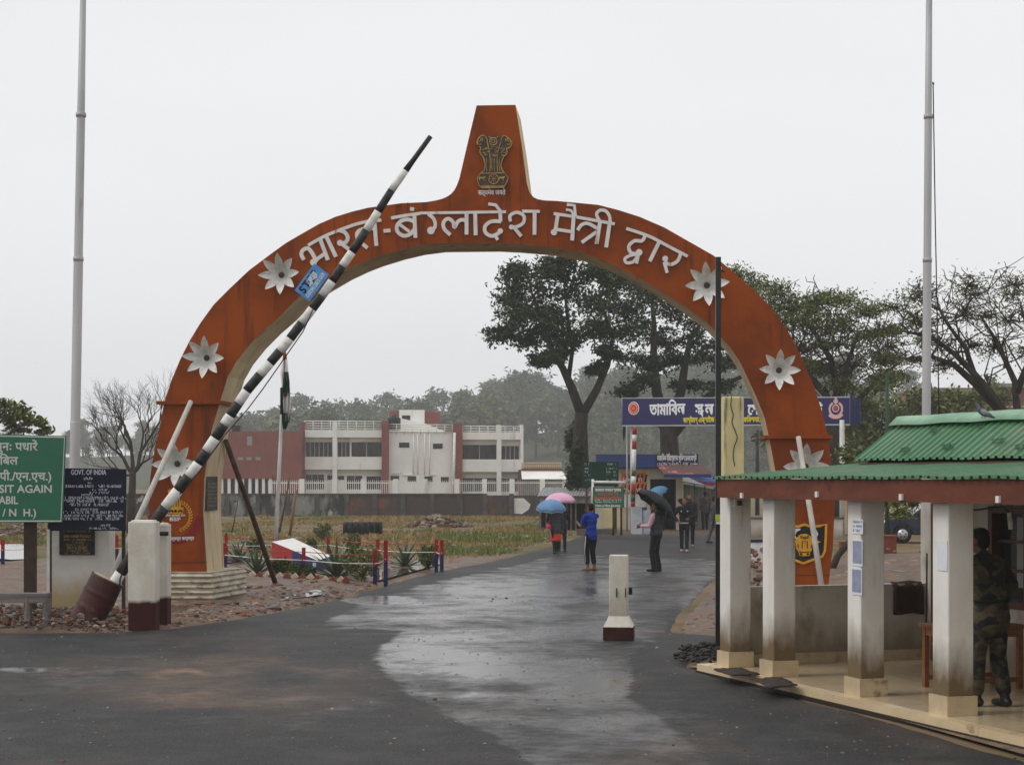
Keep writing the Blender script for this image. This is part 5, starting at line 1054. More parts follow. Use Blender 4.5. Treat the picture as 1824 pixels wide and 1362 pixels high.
# long blue banner over the road
b0, b1 = P(1107, 757, 78), P(1527, 757, 71); BN = Plane(P(1107, 850, 78), (b1.x - b0.x, b1.y - b0.y, 0)); a = BN.ray; t = thing('overhead_banner', 'long navy banner with white Bengali lettering and round crests spanning the road', 'sign', G(1127, 950))
m = MB(); poly(m, BN, [a(*p) for p in ((1107, 708), (1519, 706), (1519, 757), (1107, 759))], 0, .25); bo = m.build('banner_board', mat('banner navy', (.020, .018, .10), (.016, .015, .085), 1, .4), t)
m = MB(); ribbon(m, BN, [a(*p) for p in ((1108, 709), (1514, 707), (1514, 756), (1108, 758))], .05, .01, .01, 0, False, True); m.build('frame', M_steel, bo)
m = MB(); poly(m, BN, [a(*p) for p in ((1521, 710), (1529, 710), (1529, 756), (1521, 756))], -.1, .1); m.build('end_panel', M_navy, bo)
m = MB(); tx(m, BN, 'তামািবল ', 1189, 738.5, 29, 'c', 76, lift=.02, bold=.022)
tx(m, BN, 'স', 1246, 738.5, 29, 'c', 17, lift=.02, bold=.022); tx(m, BN, 'থ', 1249, 742.5, 18, 'c', 11, lift=.022, bold=.018); tx(m, BN, 'ল', 1264, 738.5, 29, 'c', 18, lift=.02, bold=.022)
tx(m, BN, 'শুল্ক', 1300, 738, 29, 'c', 34, lift=.02, bold=.022); tx(m, BN, 'েস', 1342, 738, 27, 'c', 22, lift=.02, bold=.022); tx(m, BN, 'টশন', 1378, 740, 27, 'c', 46, lift=.02, bold=.022); tx(m, BN, 'িসেলট', 1442, 738, 27, 'c', 52, lift=.02, bold=.022); m.build('lettering', mat('banner white', (.78, .78, .80), rough=.5), bo)
m = MB(); tx(m, BN, 'কাস্টমস্ এক্সাইজ', 1245, 752, 13, 'c', 66, lift=.02, bold=.010); tx(m, BN, 'ও ভ্যাট কিমশনােরট', 1330, 751.5, 13, 'c', 76, lift=.02, bold=.010); tx(m, BN, 'িসেলট', 1390, 751, 13, 'c', 24, lift=.02, bold=.01); m.build('lettering', mat('banner yellow', (.70, .58, .04), rough=.5), bo)
c = a(1129, 727); m = MB(); disc(m, BN, c, .275, .012, .01, 0, 32); cs = m.build('crest', M_white, bo); m = MB(); disc(m, BN, c, .24, .016, .004, 0, 32); disc(m, BN, c, .19, .022, .004, 1, 32); disc(m, BN, c, .17, .026, .004, 2, 32); disc(m, BN, c, .05, .03, .004, 3, 12); m.build('crest_ring', [mat('crest red', (.55, .06, .04), rough=.5), M_white, mat('crest red 2', (.60, .07, .03), rough=.5), M_yellow], cs)
c = a(1489, 727); m = MB(); M_pk = mat('crest pink', (.68, .40, .36), rough=.5)
ribbon(m, BN, [(c[0] + .27 * math.cos(R(k)), c[1] - .03 + .27 * math.sin(R(k))) for k in range(-240, 61, 20)], .09, .012, .01); ribbon(m, BN, [(c[0] - .3, c[1] - .25), (c[0] - .12, c[1] - .35), (c[0] + .12, c[1] - .35), (c[0] + .3, c[1] - .25)], .09, .016, .01); disc(m, BN, (c[0], c[1] + .27), .10, .02, .01); disc(m, BN, (c[0], c[1] + .4), .045, .022, .01); cs = m.build('crest', M_pk, bo)
m = MB(); disc(m, BN, c, .15, .014, .01, 0); disc(m, BN, c, .115, .022, .006, 1); disc(m, BN, c, .085, .03, .006, 2); m.build('crest_ring', [M_white, M_navy, mat('crest red 3', (.6, .04, .04), rough=.5)], cs)
for px, py, dd, y1 in ((1127, 757, 78.2, 905), (1500, 757, 71.4, 965)): m = MB(); p = P(px, 757, dd); m.tube([up(p, -.05), up(p, p.z + .2)], .1, 12); m.build('post', mat('white post', (.6, .59, .57), (.45, .43, .4), 2, .6), t)
# barrier of the far side
t = thing('boom_barrier', 'upright red white and green boom on a pale blue concrete block below the banner', 'barrier', G(1136, 949)); dB = 76
m = MB(); p = P(1134, 948, dB); m.box((p.x, dB, .55), (.42, .45, 1.1)); m.box((p.x + .42, dB + .1, .5), (.3, .4, 1.0)); m.build('concrete_block', mat('pale blue limewash', (.50, .55, .60), (.42, .45, .47), 3, .8), t)
m = MB(); ys = [902, 893, 880, 862, 848, 838, 800, 786, 774, 762]; 
for i in range(len(ys) - 1): m.tube([P(1127.5 + .2 * (900 - ys[i]) * .1, ys[i], dB - .25), P(1127.5 + .2 * (900 - ys[i + 1]) * .1, ys[i + 1], dB - .25)], .09, 8, (1, 2, 1, 0, 2, 0, 1, 0, 1)[i])
m.build('boom', [M_white, M_red, mat('boom green', (.02, .10, .05), rough=.5)], t)
pole('thin_pole', 'thin pale pole standing left of the banner post', 'pole', up(P(1117, 850, 79), 0), P(1116, 718, 79), .04, .03, M_steel)
m = MB(); m.prism([P(x, y, 78.9) for x, y in ((1110, 758), (1115, 758), (1114, 775), (1111, 788), (1109, 770))], (0, .03, 0)); m.single('small_flag', M_gcl, 'small dark green flag hanging limp beside the banner post', 'flag', P(1112, 788, 78.9))
m = MB(); m.prism([P(x, y, 78.7) for x, y in ((1117, 735), (1122, 742), (1122, 758), (1118, 756))], (0, .03, 0)); m.single('small_flag', M_red, 'small red flag hanging limp in front of the banner edge', 'flag', P(1119, 758, 78.7))
# green boards
def gsign(label, px0, y0, px1, y1, dd, posts, lines, topbar=False, mt=None):
    pl = Plane(P((px0 + px1) / 2, 850, dd), (1, .0, 0)); q = pl.ray; t = thing('green_board', label, 'sign', up(P(px0, 850, dd), 0)); m = MB(); poly(m, pl, [q(*p) for p in ((px0, y0), (px1, y0), (px1, y1), (px0, y1))], 0, .05); s = m.build('sign_board', mt or M_signg, t)
    for px, yt in posts: m = MB(); p = P(px, yt, dd); m.tube([up(p, -.05) + Vector((0, .1, 0)), p + Vector((0, .1, 0))], .045, 8); m.build('post', M_post, t)
    for fn, mtl in lines: m = MB(); fn(m, pl); m.build('lettering', mtl, s)
    if topbar: m = MB(); m.tube([P(px0 - 1, y0 - 9, dd + .08), P(px1 + 2, y0 - 8, dd + .08)], .06, 6); m.tube([P(px0, y0 - 14, dd + .08), P(px0, y1, dd + .08)], .05, 6); m.build('pipe_frame', M_white, t)
rq = random.Random(9); M_dim = mat('dim white print', (.34, .42, .38))
def l1(m, pl):
    for y in (828, 836, 842, 848, 857): scribble(m, pl, pl.ray(1042, y)[0], pl.ray(1051, y)[0], pl.ray(1042, y)[1], .09, .004, rq); scribble(m, pl, pl.ray(1080, y)[0], pl.ray(1098, y)[0], pl.ray(1042, y)[1], .09, .004, rq)
gsign('dark green list board with faint print behind the welcome board', 1037, 822, 1102, 866, 77, ((1045, 866), (1097, 866)), [(l1, M_dim)], mt=mat('dark green board', (.006, .04, .025), (.005, .03, .02), 2, .6))
def l2(m, pl): tx(m, pl, 'বাংলােদেশ আপনােক স্বাগতম', 1083, 875, 8, 'c', 46, bold=.005); tx(m, pl, 'Have a Nice Journey', 1083, 902, 6, 'c', 44, bold=.006); [scribble(m, pl, pl.ray(1060, y)[0], pl.ray(1108, y)[0], pl.ray(1060, y)[1], .07, .004, rq) for y in (891.5, 895)]
def l3(m, pl): tx(m, pl, 'WELCOME TO', 1083, 881.5, 6.2, 'c', 36, bold=.006); tx(m, pl, 'BANGLADESH', 1083, 888.8, 7, 'c', 47, bold=.008)
gsign('bright green welcome board with Bengali and red English lettering on two posts', 1056, 867, 1112, 904, 74, ((1093, 904), (1107, 866)), [(l2, M_letter), (l3, mat('red print', (.50, .10, .07)))], True)
t = thing('kerb_block', 'long low concrete kerb below the green boards', 'kerb', G(1060, 952)); m = MB(); p = G(1062, 953); m.box((p.x, p.y, .12), (1.6, .4, .28)); m.build('kerb', mat('dark damp concrete', (.16, .13, .11), (.1, .085, .075), 2, .8), t)
# slim green pole, electric pole
pole('slim_pole', 'slim dark green pole standing between the banner and the right flagpole', 'pole', up(P(1580, 850, 66), 0), P(1580, 663, 66), .075, .06, mat('dark green pole paint', (.02, .06, .03), rough=.5))
t = thing('electric_pole', 'dark utility pole with cross arm under the banner beside the right gate leg', 'utility pole', up(P(1349, 850, 115), 0)); m = MB(); m.tube([up(P(1349, 850, 115), 0), P(1349, 766, 115)], [.14, .1], 8); m.build('pole_shaft', M_black, t)
for y in (776, 783): m = MB(); m.tube([P(1338, y + 2, 115), P(1360, y - 2, 115)], .06, 6); m.build('cross_arm', M_black, t)
# ============================================================ ROAD FURNITURE NEAR THE GUARD POST
d = 26.3; t = thing('concrete_bollard', 'free standing white concrete bollard with maroon foot in the middle of the road', 'bollard', G(1104, 1144)); bx_ = P(1104, 0, d).x; ztb = CH + (HY - 989) * d / F
m = MB(); m.box((bx_, d + .22, .10 + .03), (.43, .43, .2), -.12); o = m.build('foot', M_maroon, t); bv = o.modifiers.new('b', 'BEVEL'); bv.width = .02; bv.segments = 2
m = MB(); ax = -.12; m.box((bx_, d + .22, .30), (.42, .42, .15), ax, 0, .66); m.build('sloped_base', M_pill, t)
M_boll = mat('cream concrete', (.66, .62, .52), (.58, .53, .43), 4, .75, .25, 20, c3=(.34, .29, .22), scale3=5, lo3=.62, hi3=.75, ztop=.75, zcol=(.42, .37, .30))
m = MB(); m.box((bx_, d + .22, (.37 + ztb) / 2), (.262, .262, ztb - .37), ax); o = m.build('shaft', M_boll, t); bv = o.modifiers.new('b', 'BEVEL'); bv.width = .012; bv.segments = 2
m = MB()
for px in (1098, 1114): p = P(px, 1055, d + .08); m.box(p, (.012, .03, .13))
m.box(P(1123, 1052, d + .2), (.05, .05, .1)); m.build('iron_lug', M_black, t)
d = 24.2; t = thing('black_pole', 'tall straight black steel pole at the corner of the guard post', 'pole', G(1279, 1171)); p0 = G(1279, 1171); p1 = P(1280, 458, d); m = MB(); m.box(((p0.x + p1.x) / 2, d, p1.z / 2 - .03), (.068, .068, p1.z + .06)); m.build('post', mat('black steel paint', (.010, .010, .011), (.02, .02, .021), 3, .35, c3=(.05, .035, .03), scale3=9, lo3=.62, hi3=.72), t)
m = MB(); m.box(P(1279, 922, d - .05), (.06, .04, .09)); m.build('padlock_cover', mat('yellow green sticker', (.42, .55, .06), rough=.5), t); m = MB(); m.box(P(1279, 931, d - .052), (.05, .03, .03)); m.build('label_tag', M_white, t)
m = MB(); m.tube([P(1276, 478, d), P(1290, 484, d + .1)], .012, 5); m.build('wire', M_black, t)
M_ypil = mat('mouldy yellow concrete', (.66, .58, .30), (.56, .49, .26), 3, .85, .3, 14, c3=(.10, .09, .06), scale3=2.6, st3=(2.5, 2.5, .25), lo3=.53, hi3=.68)
d = 25; t = thing('concrete_pillar', 'cracked yellow concrete pillar standing tall behind the corner of the guard post roof', 'pillar', up(P(1306, 850, d), 0)); zt = CH + (HY - 706) * d / F; x0, x1 = P(1289, 0, d).x, P(1325, 0, d).x; m = MB(); m.box(((x0 + x1) / 2, d + .14, zt / 2 - .02), (x1 - x0, .28, zt + .04), .02); o = m.build('shaft', M_ypil, t); bv = o.modifiers.new('b', 'BEVEL'); bv.width = .015
YP = Plane(P(1306, 850, d - .003), (1, .02, 0)); a = YP.ray; m = MB(); ribbon(m, YP, [a(*p) for p in ((1303, 706), (1302, 724), (1306, 738), (1304, 752), (1309, 766), (1313, 780), (1308, 795), (1306, 812), (1309, 830))], .011, .006, .004); m.build('crack', M_black, t)
# ============================================================ GUARD POST (verandah on the right)
O_ = Vector((4.074, 17.3, 0)); U_ = Vector((-.3256, .9455, 0)); V_ = Vector((.9455, .3256, 0)); Z_ = Vector((0, 0, 1)); AX = (V_, U_, Z_)
def Q(t, v, z): return O_ + U_ * t + V_ * v + Z_ * z
gp = thing('guard_post', 'open guard post with white columns, tiled floor and green corrugated roofs at right', 'guard post', Q(0, 0, 0))
def vbox(nm, mt, t0, t1, v0, v1, z0, z1, par=None): m = MB(); m.box(Q((t0 + t1) / 2, (v0 + v1) / 2, (z0 + z1) / 2), (v1 - v0, t1 - t0, z1 - z0), AX); return m.build(nm, mt, par or gp)
def tile_mat(nm, c, c2, rough):
    m = mat(nm, c, c2, 1.3, rough, c3=tuple(k * .55 for k in c), scale3=2.4, lo3=.6, hi3=.8, rough2=rough + .12); nt = m.node_tree; b = nt.nodes['Principled BSDF']; L = nt.links
    tc = _n(nt, 'ShaderNodeTexCoord'); mp = _n(nt, 'ShaderNodeMapping'); mp.inputs['Rotation'].default_value = (0, 0, -math.atan2(U_.y, U_.x)); L.new(tc.outputs['Object'], mp.inputs[0])
    br_ = _n(nt, 'ShaderNodeTexBrick'); br_.offset = 0; br_.inputs['Scale'].default_value = 1; br_.inputs['Mortar Size'].default_value = .003; br_.inputs['Brick Width'].default_value = .45; br_.inputs['Row Height'].default_value = .45
    br_.inputs['Color1'].default_value = (1, 1, 1, 1); br_.inputs['Color2'].default_value = (.92, .92, .92, 1); br_.inputs['Mortar'].default_value = (.45, .42, .38, 1); L.new(mp.outputs[0], br_.inputs[0])
    src = b.inputs['Base Color'].links[0].from_socket; x = _n(nt, 'ShaderNodeMix', data_type='RGBA', blend_type='MULTIPLY'); x.inputs[0].default_value = 1; L.new(src, x.inputs[6]); L.new(br_.outputs[0], x.inputs[7]); L.new(x.outputs[2], b.inputs['Base Color']); return m
M_tile = tile_mat('cream floor tiles', (.66, .52, .34), (.58, .45, .28), .07); M_edge = mat('cream tile edging', (.66, .52, .32), (.58, .44, .27), 2, .3, c3=(.25, .18, .11), scale3=5, lo3=.6, hi3=.72)
vbox('floor', M_tile, -4.2, 5.2, -.02, 2.75, -.05, .12); vbox('nosing', M_edge, -4.2, 5.22, -.17, -.02, .0, .123); vbox('nosing', M_edge, 5.2, 5.25, -.02, 2.7, .0, .121)
M_foot = mat('dark foot line', (.03, .024, .02), rough=.5); vbox('foot_line', M_foot, -4.2, 5.2, -.20, -.172, -.02, .045)  # dark strip along the foot of the nosing
M_col = mat('stained white column', (.80, .77, .72), (.70, .66, .60), 2.4, .8, .2, 12, st=(1, 1, .4), c3=(.38, .30, .21), scale3=2.6, st3=(1.6, 1.6, .3), lo3=.58, hi3=.76, ztop=.85, zcol=(.17, .12, .065), zamp=.32, znoise=3.2)
M_tileb = mat('cream skirting tile', (.56, .45, .29), (.46, .36, .23), 3, .3, c3=(.22, .16, .10), scale3=4, lo3=.55, hi3=.72)
for i, tk in enumerate((4.67, 3.553, 1.624, 0, -1.7)):
    o = vbox('column', M_col, tk, tk + .275, 0, .275, .30, 2.14); bv = o.modifiers.new('b', 'BEVEL'); bv.width = .012; bv.segments = 2; vbox('column_base', M_tileb, tk - .025, tk + .30, -.025, .30, .121, .305)
M_gwall = mat('grimy plaster wall', (.58, .55, .50), (.50, .47, .42), 1.4, .85, .15, 8, c3=(.26, .22, .17), scale3=1.3, st3=(1, 1, .6), lo3=.56, hi3=.74, ztop=.7, zcol=(.27, .22, .16), zamp=.3)
vbox('low_wall', M_gwall, 4.86, 4.98, .275, 2.75, .1, 1.05); vbox('skirting', M_tileb, 4.845, 4.86, .30, 2.75, .121, .25)
M_wood = mat('brown varnished wood', (.115, .045, .022), (.08, .03, .016), 3, .45, st=(1, 1, .3)); M_fascia = mat('red brown fascia board', (.165, .050, .028), (.115, .036, .022), 2.2, .55, .15, 10, st=(.6, .6, 2), c3=(.06, .025, .018), scale3=2.5, lo3=.6, hi3=.75)
# room wall with door and window
vbox('wall', M_gwall, 4.66, 4.98, 2.75, 2.95, 0, 2.6); vbox('wall', M_gwall, 3.45, 3.85, 2.75, 2.95, 0, 2.6); vbox('wall', M_gwall, 3.85, 4.66, 2.75, 2.95, 2.02, 2.6); vbox('wall', M_gwall, 2.0, 3.45, 2.75, 2.95, 0, .88); vbox('wall', M_gwall, 2.0, 3.45, 2.75, 2.95, 2.0, 2.6); vbox('wall', M_gwall, -4.2, 2.0, 2.75, 2.95, 0, 2.6)
vbox('end_wall', M_gwall, 4.80, 4.98, 2.95, 5.4, 0, 2.55); vbox('back_wall', M_gwall, -4.2, 4.80, 5.3, 5.5, 0, 2.5); vbox('end_wall', M_gwall, -4.4, -4.2, 2.75, 5.5, 0, 2.6)
dr = vbox('door', M_wood, 3.93, 4.58, 2.80, 2.85, .12, 1.96); vbox('frame', M_wood, 4.58, 4.67, 2.70, 2.86, .12, 2.04, dr); vbox('frame', M_wood, 3.84, 3.93, 2.70, 2.86, .12, 2.04, dr); vbox('frame', M_wood, 3.93, 4.58, 2.71, 2.86, 1.96, 2.04, dr)
wn_ = vbox('window', mat('window glass', (.02, .022, .026), rough=.08), 2.06, 3.39, 2.84, 2.86, .94, 1.94)
for a0, a1, z0, z1 in ((3.38, 3.46, .86, 2.02), (2.68, 2.76, .93, 1.95), (1.99, 2.07, .86, 2.02), (2.07, 3.38, 1.94, 2.02), (2.07, 3.38, .86, .94)): vbox('frame', M_wood, a0, a1, 2.71, 2.87, z0, z1, wn_)
for z in (1.27, 1.6): vbox('glazing_bar', M_wood, 2.07, 2.68, 2.79, 2.84, z, z + .035, wn_); vbox('glazing_bar', M_wood, 2.76, 3.38, 2.79, 2.84, z, z + .035, wn_)
vbox('pale_pane', mat('pale pane sheet', (.34, .35, .36), rough=.4), 2.84, 3.05, 2.825, 2.838, 1.1, 1.9, wn_)  # pale sheet set just in front of the glass
# roofs
M_roof = mat('green roofing sheet', (.042, .152, .058), (.06, .18, .082), .9, .36, .1, 8, c3=(.13, .19, .11), scale3=1.1, lo3=.52, hi3=.72, spec=.5); M_cap = mat('pale green ridge sheet', (.26, .42, .30), (.15, .29, .18), 2, .4)
def corr(nm, t0, t1, va, za, vb, zb, par=None, pitch=.142, h=.026, mt=None, skew=0):
    m = MB(); prof = []; x = t0; k = 0
    while x < t1 - .001:
        for fx_, fz in ((0, 0), (.52, 0), (.62, 1), (.84, 1), (.94, 0)):
            if x + fx_ * pitch <= t1: prof.append((x + fx_ * pitch, fz * h))
        x += pitch
    n = len(prof); nv = 4; rows = []
    for j in range(nv):
        f = j / (nv - 1)
        for t_, z in prof: rows.append(Q(t_ + skew * f, lerp(va, vb, f), lerp(za, zb, f) + z + .006 * math.sin(t_ * 5 + j)))
    m.add(rows, [(j * n + i, j * n + i + 1, (j + 1) * n + i + 1, (j + 1) * n + i) for j in range(nv - 1) for i in range(n - 1)])
    o = m.build(nm, mt or M_roof, par or gp); s = o.modifiers.new('s', 'SOLIDIFY'); s.thickness = .006; return o
corr('verandah_roof', -4.3, 4.78, -.17, 2.335, 2.2, 2.52); ur = corr('main_roof', -4.3, 4.6, 1.6, 2.545, 2.27, 3.03); corr('main_roof', -4.3, 4.6, 5.6, 2.50, 2.23, 3.03)
vbox('fascia', M_fascia, -4.3, 4.74, -.13, -.095, 2.115, 2.325); vbox('eave_beam', M_fascia, -4.3, 4.70, .02, .22, 2.14, 2.33); vbox('fascia', M_fascia, 4.70, 4.735, -.095, 2.6, 2.115, 2.33)
m = MB(); rows = []
for i in range(60):
    t_ = lerp(-4.3, 4.62, i / 59); w_ = .005 * math.sin(i * .9)
    rows += [Q(t_, 2.25 - .17, 2.975 + w_), Q(t_, 2.25 - .05, 3.085 + w_ * .5), Q(t_, 2.25 + .07, 3.085), Q(t_, 2.25 + .2, 2.99)]
m.add(rows, [(i * 4 + k, i * 4 + k + 1, i * 4 + k + 5, i * 4 + k + 4) for i in range(59) for k in range(3)], 0, True); o = m.build('ridge_cap', M_cap, gp); s = o.modifiers.new('s', 'SOLIDIFY'); s.thickness = .008
m = MB(); m.prism([Q(4.5, 1.72, 2.52), Q(4.5, 5.4, 2.48), Q(4.5, 2.25, 2.98)], U_ * .03); m.build('gable_panel', M_wood, gp); vbox('gap_shade', M_shade, -4.2, 4.5, 1.74, 1.78, 2.4, 2.62)  # dark strip painted as the shade in the gap below the main eave
vbox('wall_plate', M_wood, -4.2, 4.5, 1.62, 1.70, 2.455, 2.52)
# faded print on the sheets
RP_ = Plane(Q(0, 1.6, 2.545) , -U_, (V_ * .67 + Z_ * .485)); rq = random.Random(14); M_fdp = mat('faded dark print', (.02, .06, .035), rough=.6)
for i, (px, py) in enumerate(((1605, 805), (1658, 770), (1680, 800), (1735, 762), (1770, 790), (1812, 800))):
    q = RP_.ray(px, py); 
    for k in range(2): m = MB(); scribble(m, RP_, q[0] - .02 + k * .09, q[0] + .2 + k * .09, q[1] - k * .06, .045, .042 + k * .001, rq, 0, .3); m.build('sheet_print', M_fdp, ur)
M_porc = mat('white porcelain', (.75, .74, .70), rough=.3)
for px, py in ((1323, 882), (1457, 880), (1607, 885), (1780, 889)):
    FP = Plane(Q(0, -.13, 0), -U_); q = FP.ray(px, py); m = MB(); m.box(FP.at(q[0], q[1], .012), (.05, .024, .06), (FP.u, -FP.n, FP.w)); m.build('insulator', M_porc, gp)
m = MB(); m.box(Q(4.66, .10, 2.06), (.1, .04, .1), AX); jb = m.build('junction_box', M_porc, gp); m = MB(); m.box(Q(4.635, .11, 2.05), (.06, .012, .06), AX); m.build('socket', M_wood, jb)
m = MB(); a0 = Q(.2, .2, 2.10); b0 = Q(.9, 1.2, 2.06); m.tube([a0, a0.lerp(b0, .4) - Z_ * .05, b0], .008, 5); b1 = P(1797, 912, b0.y); m.tube([b0, b1], .006, 5); m.build('cable', M_black, gp); b0 = P(1797, 912, (Q(.9, 1.2, 0)).y)
lm_ = MB(); lm_.tube([b0, b0 + Vector((.008, 0, -.05))], .022, 10); lm_.tube([b0 + Vector((.008, 0, -.05)), b0 + Vector((.02, 0, -.17))], [.026, .022], 10, 1); lm_.build('hanging_lamp', [M_porc, M_white], gp)
# papers stuck on the columns
LP = Plane(Q(0, 0, 0), -U_); M_paper = mat('white paper', (.74, .75, .78), (.68, .69, .73), 6, .7); M_bpap = mat('bluish printed paper', (.30, .33, .45), (.24, .26, .36), 9, .6)
def paper(px0, y0, px1, y1, label, inner=None, print_=None, fr=None):
    a = LP.ray; p, q = a(px0, y1), a(px1, y0); t = thing('paper_sheet', label, 'paper', LP.at((p[0] + q[0]) / 2, p[1])); m = MB(); poly(m, LP, [p, (q[0], p[1]), q, (p[0], q[1])], .006, .004); s = m.build('sheet', M_paper, t)
    if inner: m = MB(); e = .015; poly(m, LP, [(p[0] + e, p[1] + e * 2), (q[0] - e, p[1] + e * 2), (q[0] - e, q[1] - e), (p[0] + e, q[1] - e)], .009, .002); m.build('print', M_bpap, t)
    if print_: m = MB(); [scribble(m, LP, p[0] + .02, q[0] - .02, lerp(p[1], q[1], f), .028, .009, rq) for f in print_]; m.build('print', M_bpap, t)
    return t
paper(1519, 925, 1538, 950, 'small white notice with printed lines, topmost on the middle column', print_=(.75, .45, .15)); paper(1519, 961, 1537, 1007, 'white framed bluish notice, upper of two on the middle column', True); paper(1518, 1012, 1536, 1058, 'white framed bluish notice, lower of two on the middle column', True); paper(1670, 963, 1688, 1015, 'plain white sheet pasted on the column beside the soldier')
# mats, tables, things in the verandah
M_mat = mat('muddy coir mat', (.075, .055, .048), (.045, .034, .03), 12, .95, .6, 40)
for pts_, lb in ((((1270, 1195), (1318, 1192), (1352, 1204), (1304, 1207)), 'dark muddy doormat at the corner of the tiled floor, the farther one'), (((1338, 1213), (1390, 1209), (1420, 1224), (1372, 1228)), 'dark muddy doormat on the floor edge by the second column, the nearer one')):
    m = MB(); c = [G(x, y, .13) for x, y in pts_]; n_ = 8; rows = []
    for j in range(n_ + 1):
        for i in range(n_ + 1): p = c[0].lerp(c[1], i / n_).lerp(c[3].lerp(c[2], i / n_), j / n_); rows.append(Vector((p.x + rq.gauss(0, .008), p.y + rq.gauss(0, .008), .142 + rq.uniform(0, .012))))
    m.add(rows, [(j * 9 + i, j * 9 + i + 1, (j + 1) * 9 + i + 1, (j + 1) * 9 + i) for j in range(8) for i in range(8)], 0, True); o = m.single('doormat', M_mat, lb, 'doormat', up(c[0].lerp(c[2], .5), .125)); s = o.modifiers.new('s', 'SOLIDIFY'); s.thickness = .014; s.offset = -1
M_tab = mat('honey brown wood', (.26, .105, .04), (.19, .075, .03), 2.5, .4, st=(.4, 3, 3))
def table(label, t0, t1, v0, v1, z, mt, leg=.055, apron=.09):
    t = thing('table', label, 'table', Q((t0 + t1) / 2, (v0 + v1) / 2, .12))
    vbox('table_top', mt, t0, t1, v0, v1, z - .035, z, t); vbox('apron', mt, t0 + .04, t1 - .04, v0 + .04, v1 - .04, z - .035 - apron, z - .036, t)
    for a in (t0 + .03, t1 - .03 - leg):
        for b in (v0 + .03, v1 - .03 - leg): vbox('leg', mt, a, a + leg, b, b + leg, .12, z - .037, t)
    for a in (t0 + .045, t1 - .065): vbox('stretcher', mt, a, a + .03, v0 + .09, v1 - .09, .2, .25, t)
    return t
table('honey brown wooden table behind the column nearest the soldier', 1.65, 2.25, 1.05, 2.0, .80, M_tab)
table('dark brown desk with papers at the right edge of the verandah', -.55, .15, 1.02, 2.0, .88, M_wood)
m = MB(); m.box(Q(-.1, 1.25, .885), (.3, .22, .008), AX); m.single('paper_stack', M_paper, 'white papers lying on the dark desk at the right edge', 'papers', Q(-.1, 1.25, .881)); m = MB(); m.box(Q(-.05, 1.3, .90), (.22, .16, .022), AX); m.single('register_book', M_black, 'black register lying on the papers on the dark desk', 'book', Q(-.05, 1.3, .889))
t = thing('wooden_stool', 'brown wooden stool pushed under the honey brown table', 'stool', Q(2.3, 1.5, .12)); vbox('seat', M_tab, 2.1, 2.42, 1.32, 1.66, .54, .57, t)
for a in (2.12, 2.37):
    for b in (1.34, 1.61): vbox('leg', M_tab, a, a + .035, b, b + .035, .12, .54, t)
t = thing('hanging_cloth', 'dark brown cloth hung over the end of the low wall', 'cloth', Q(4.83, 2.2, .7)); m = MB(); rows = []
for j in range(7):
    for i in range(9): v = lerp(2.28, 2.70, i / 8); z = lerp(1.075, .68, j / 6); rows.append(Q(4.84 - .02 * math.sin(i * 1.9) - (0 if j else -.06), v, z - .01 * math.sin(i)))
m.add(rows, [(j * 9 + i, j * 9 + i + 1, (j + 1) * 9 + i + 1, (j + 1) * 9 + i) for j in range(6) for i in range(8)], 0, True); o = m.build('cloth', mat('dark brown cloth', (.05, .028, .02), rough=.9), t); o.modifiers.new('s', 'SOLIDIFY').thickness = .008
p0, p1 = Q(4.4, 2.45, .12), P(1651, 985, 22.6); pole('walking_stick', 'thin dark stick leaning in the corner by the door', 'stick', p0, p1, .012, .010, M_black)
# pigeon on the ridge
t = thing('pigeon', 'grey pigeon perched on the ridge of the green roof', 'bird', P(1752, 744, 20.1)); c = P(1752, 729.5, 20.1); m = MB(); fw = Vector((-.86, .1, .5)).normalized(); sd_ = Vector((0, 1, 0)); upv = fw.cross(sd_).normalized() * -1
m.ell(c, (.115, .06, .06), 12, 0, (fw, sd_, upv)); m.caps(c + fw * .07, .045, c + fw * .10 + Vector((-.005, 0, .05)), .03, 8); m.ell(c + fw * .11 + Vector((-.012, 0, .065)), (.034, .028, .028)); m.caps(c - fw * .09, .035, c - fw * .2 + Vector((0, 0, .015)), .018, 8); m.caps(c + fw * .11 + Vector((-.04, 0, .062)), .009, c + fw * .11 + Vector((-.065, 0, .056)), .003, 6)
bdm = remesh(m, .009, 3); bdm.build('body', mat('pigeon grey', (.16, .165, .19), (.07, .07, .085), 6, .6), t)
m = MB(); m.ell(c - fw * .04 - Vector((0, .05, 0)), (.11, .02, .045), 10, 0, (fw, sd_, upv)); m.build('wing', mat('pale grey wing', (.27, .28, .31), (.12, .12, .14), 9, .6), t)
m = MB()
for k in (-.02, .025): m.tube([c + Vector((k, 0, -.04)), c + Vector((k - .005, 0, -.085))], .006, 5); m.tube([c + Vector((k - .03, 0, -.086)), c + Vector((k + .01, 0, -.086))], .005, 5)
m.build('foot', mat('pigeon foot', (.35, .09, .08), rough=.6), t); t.scale = (.66, .66, .66)
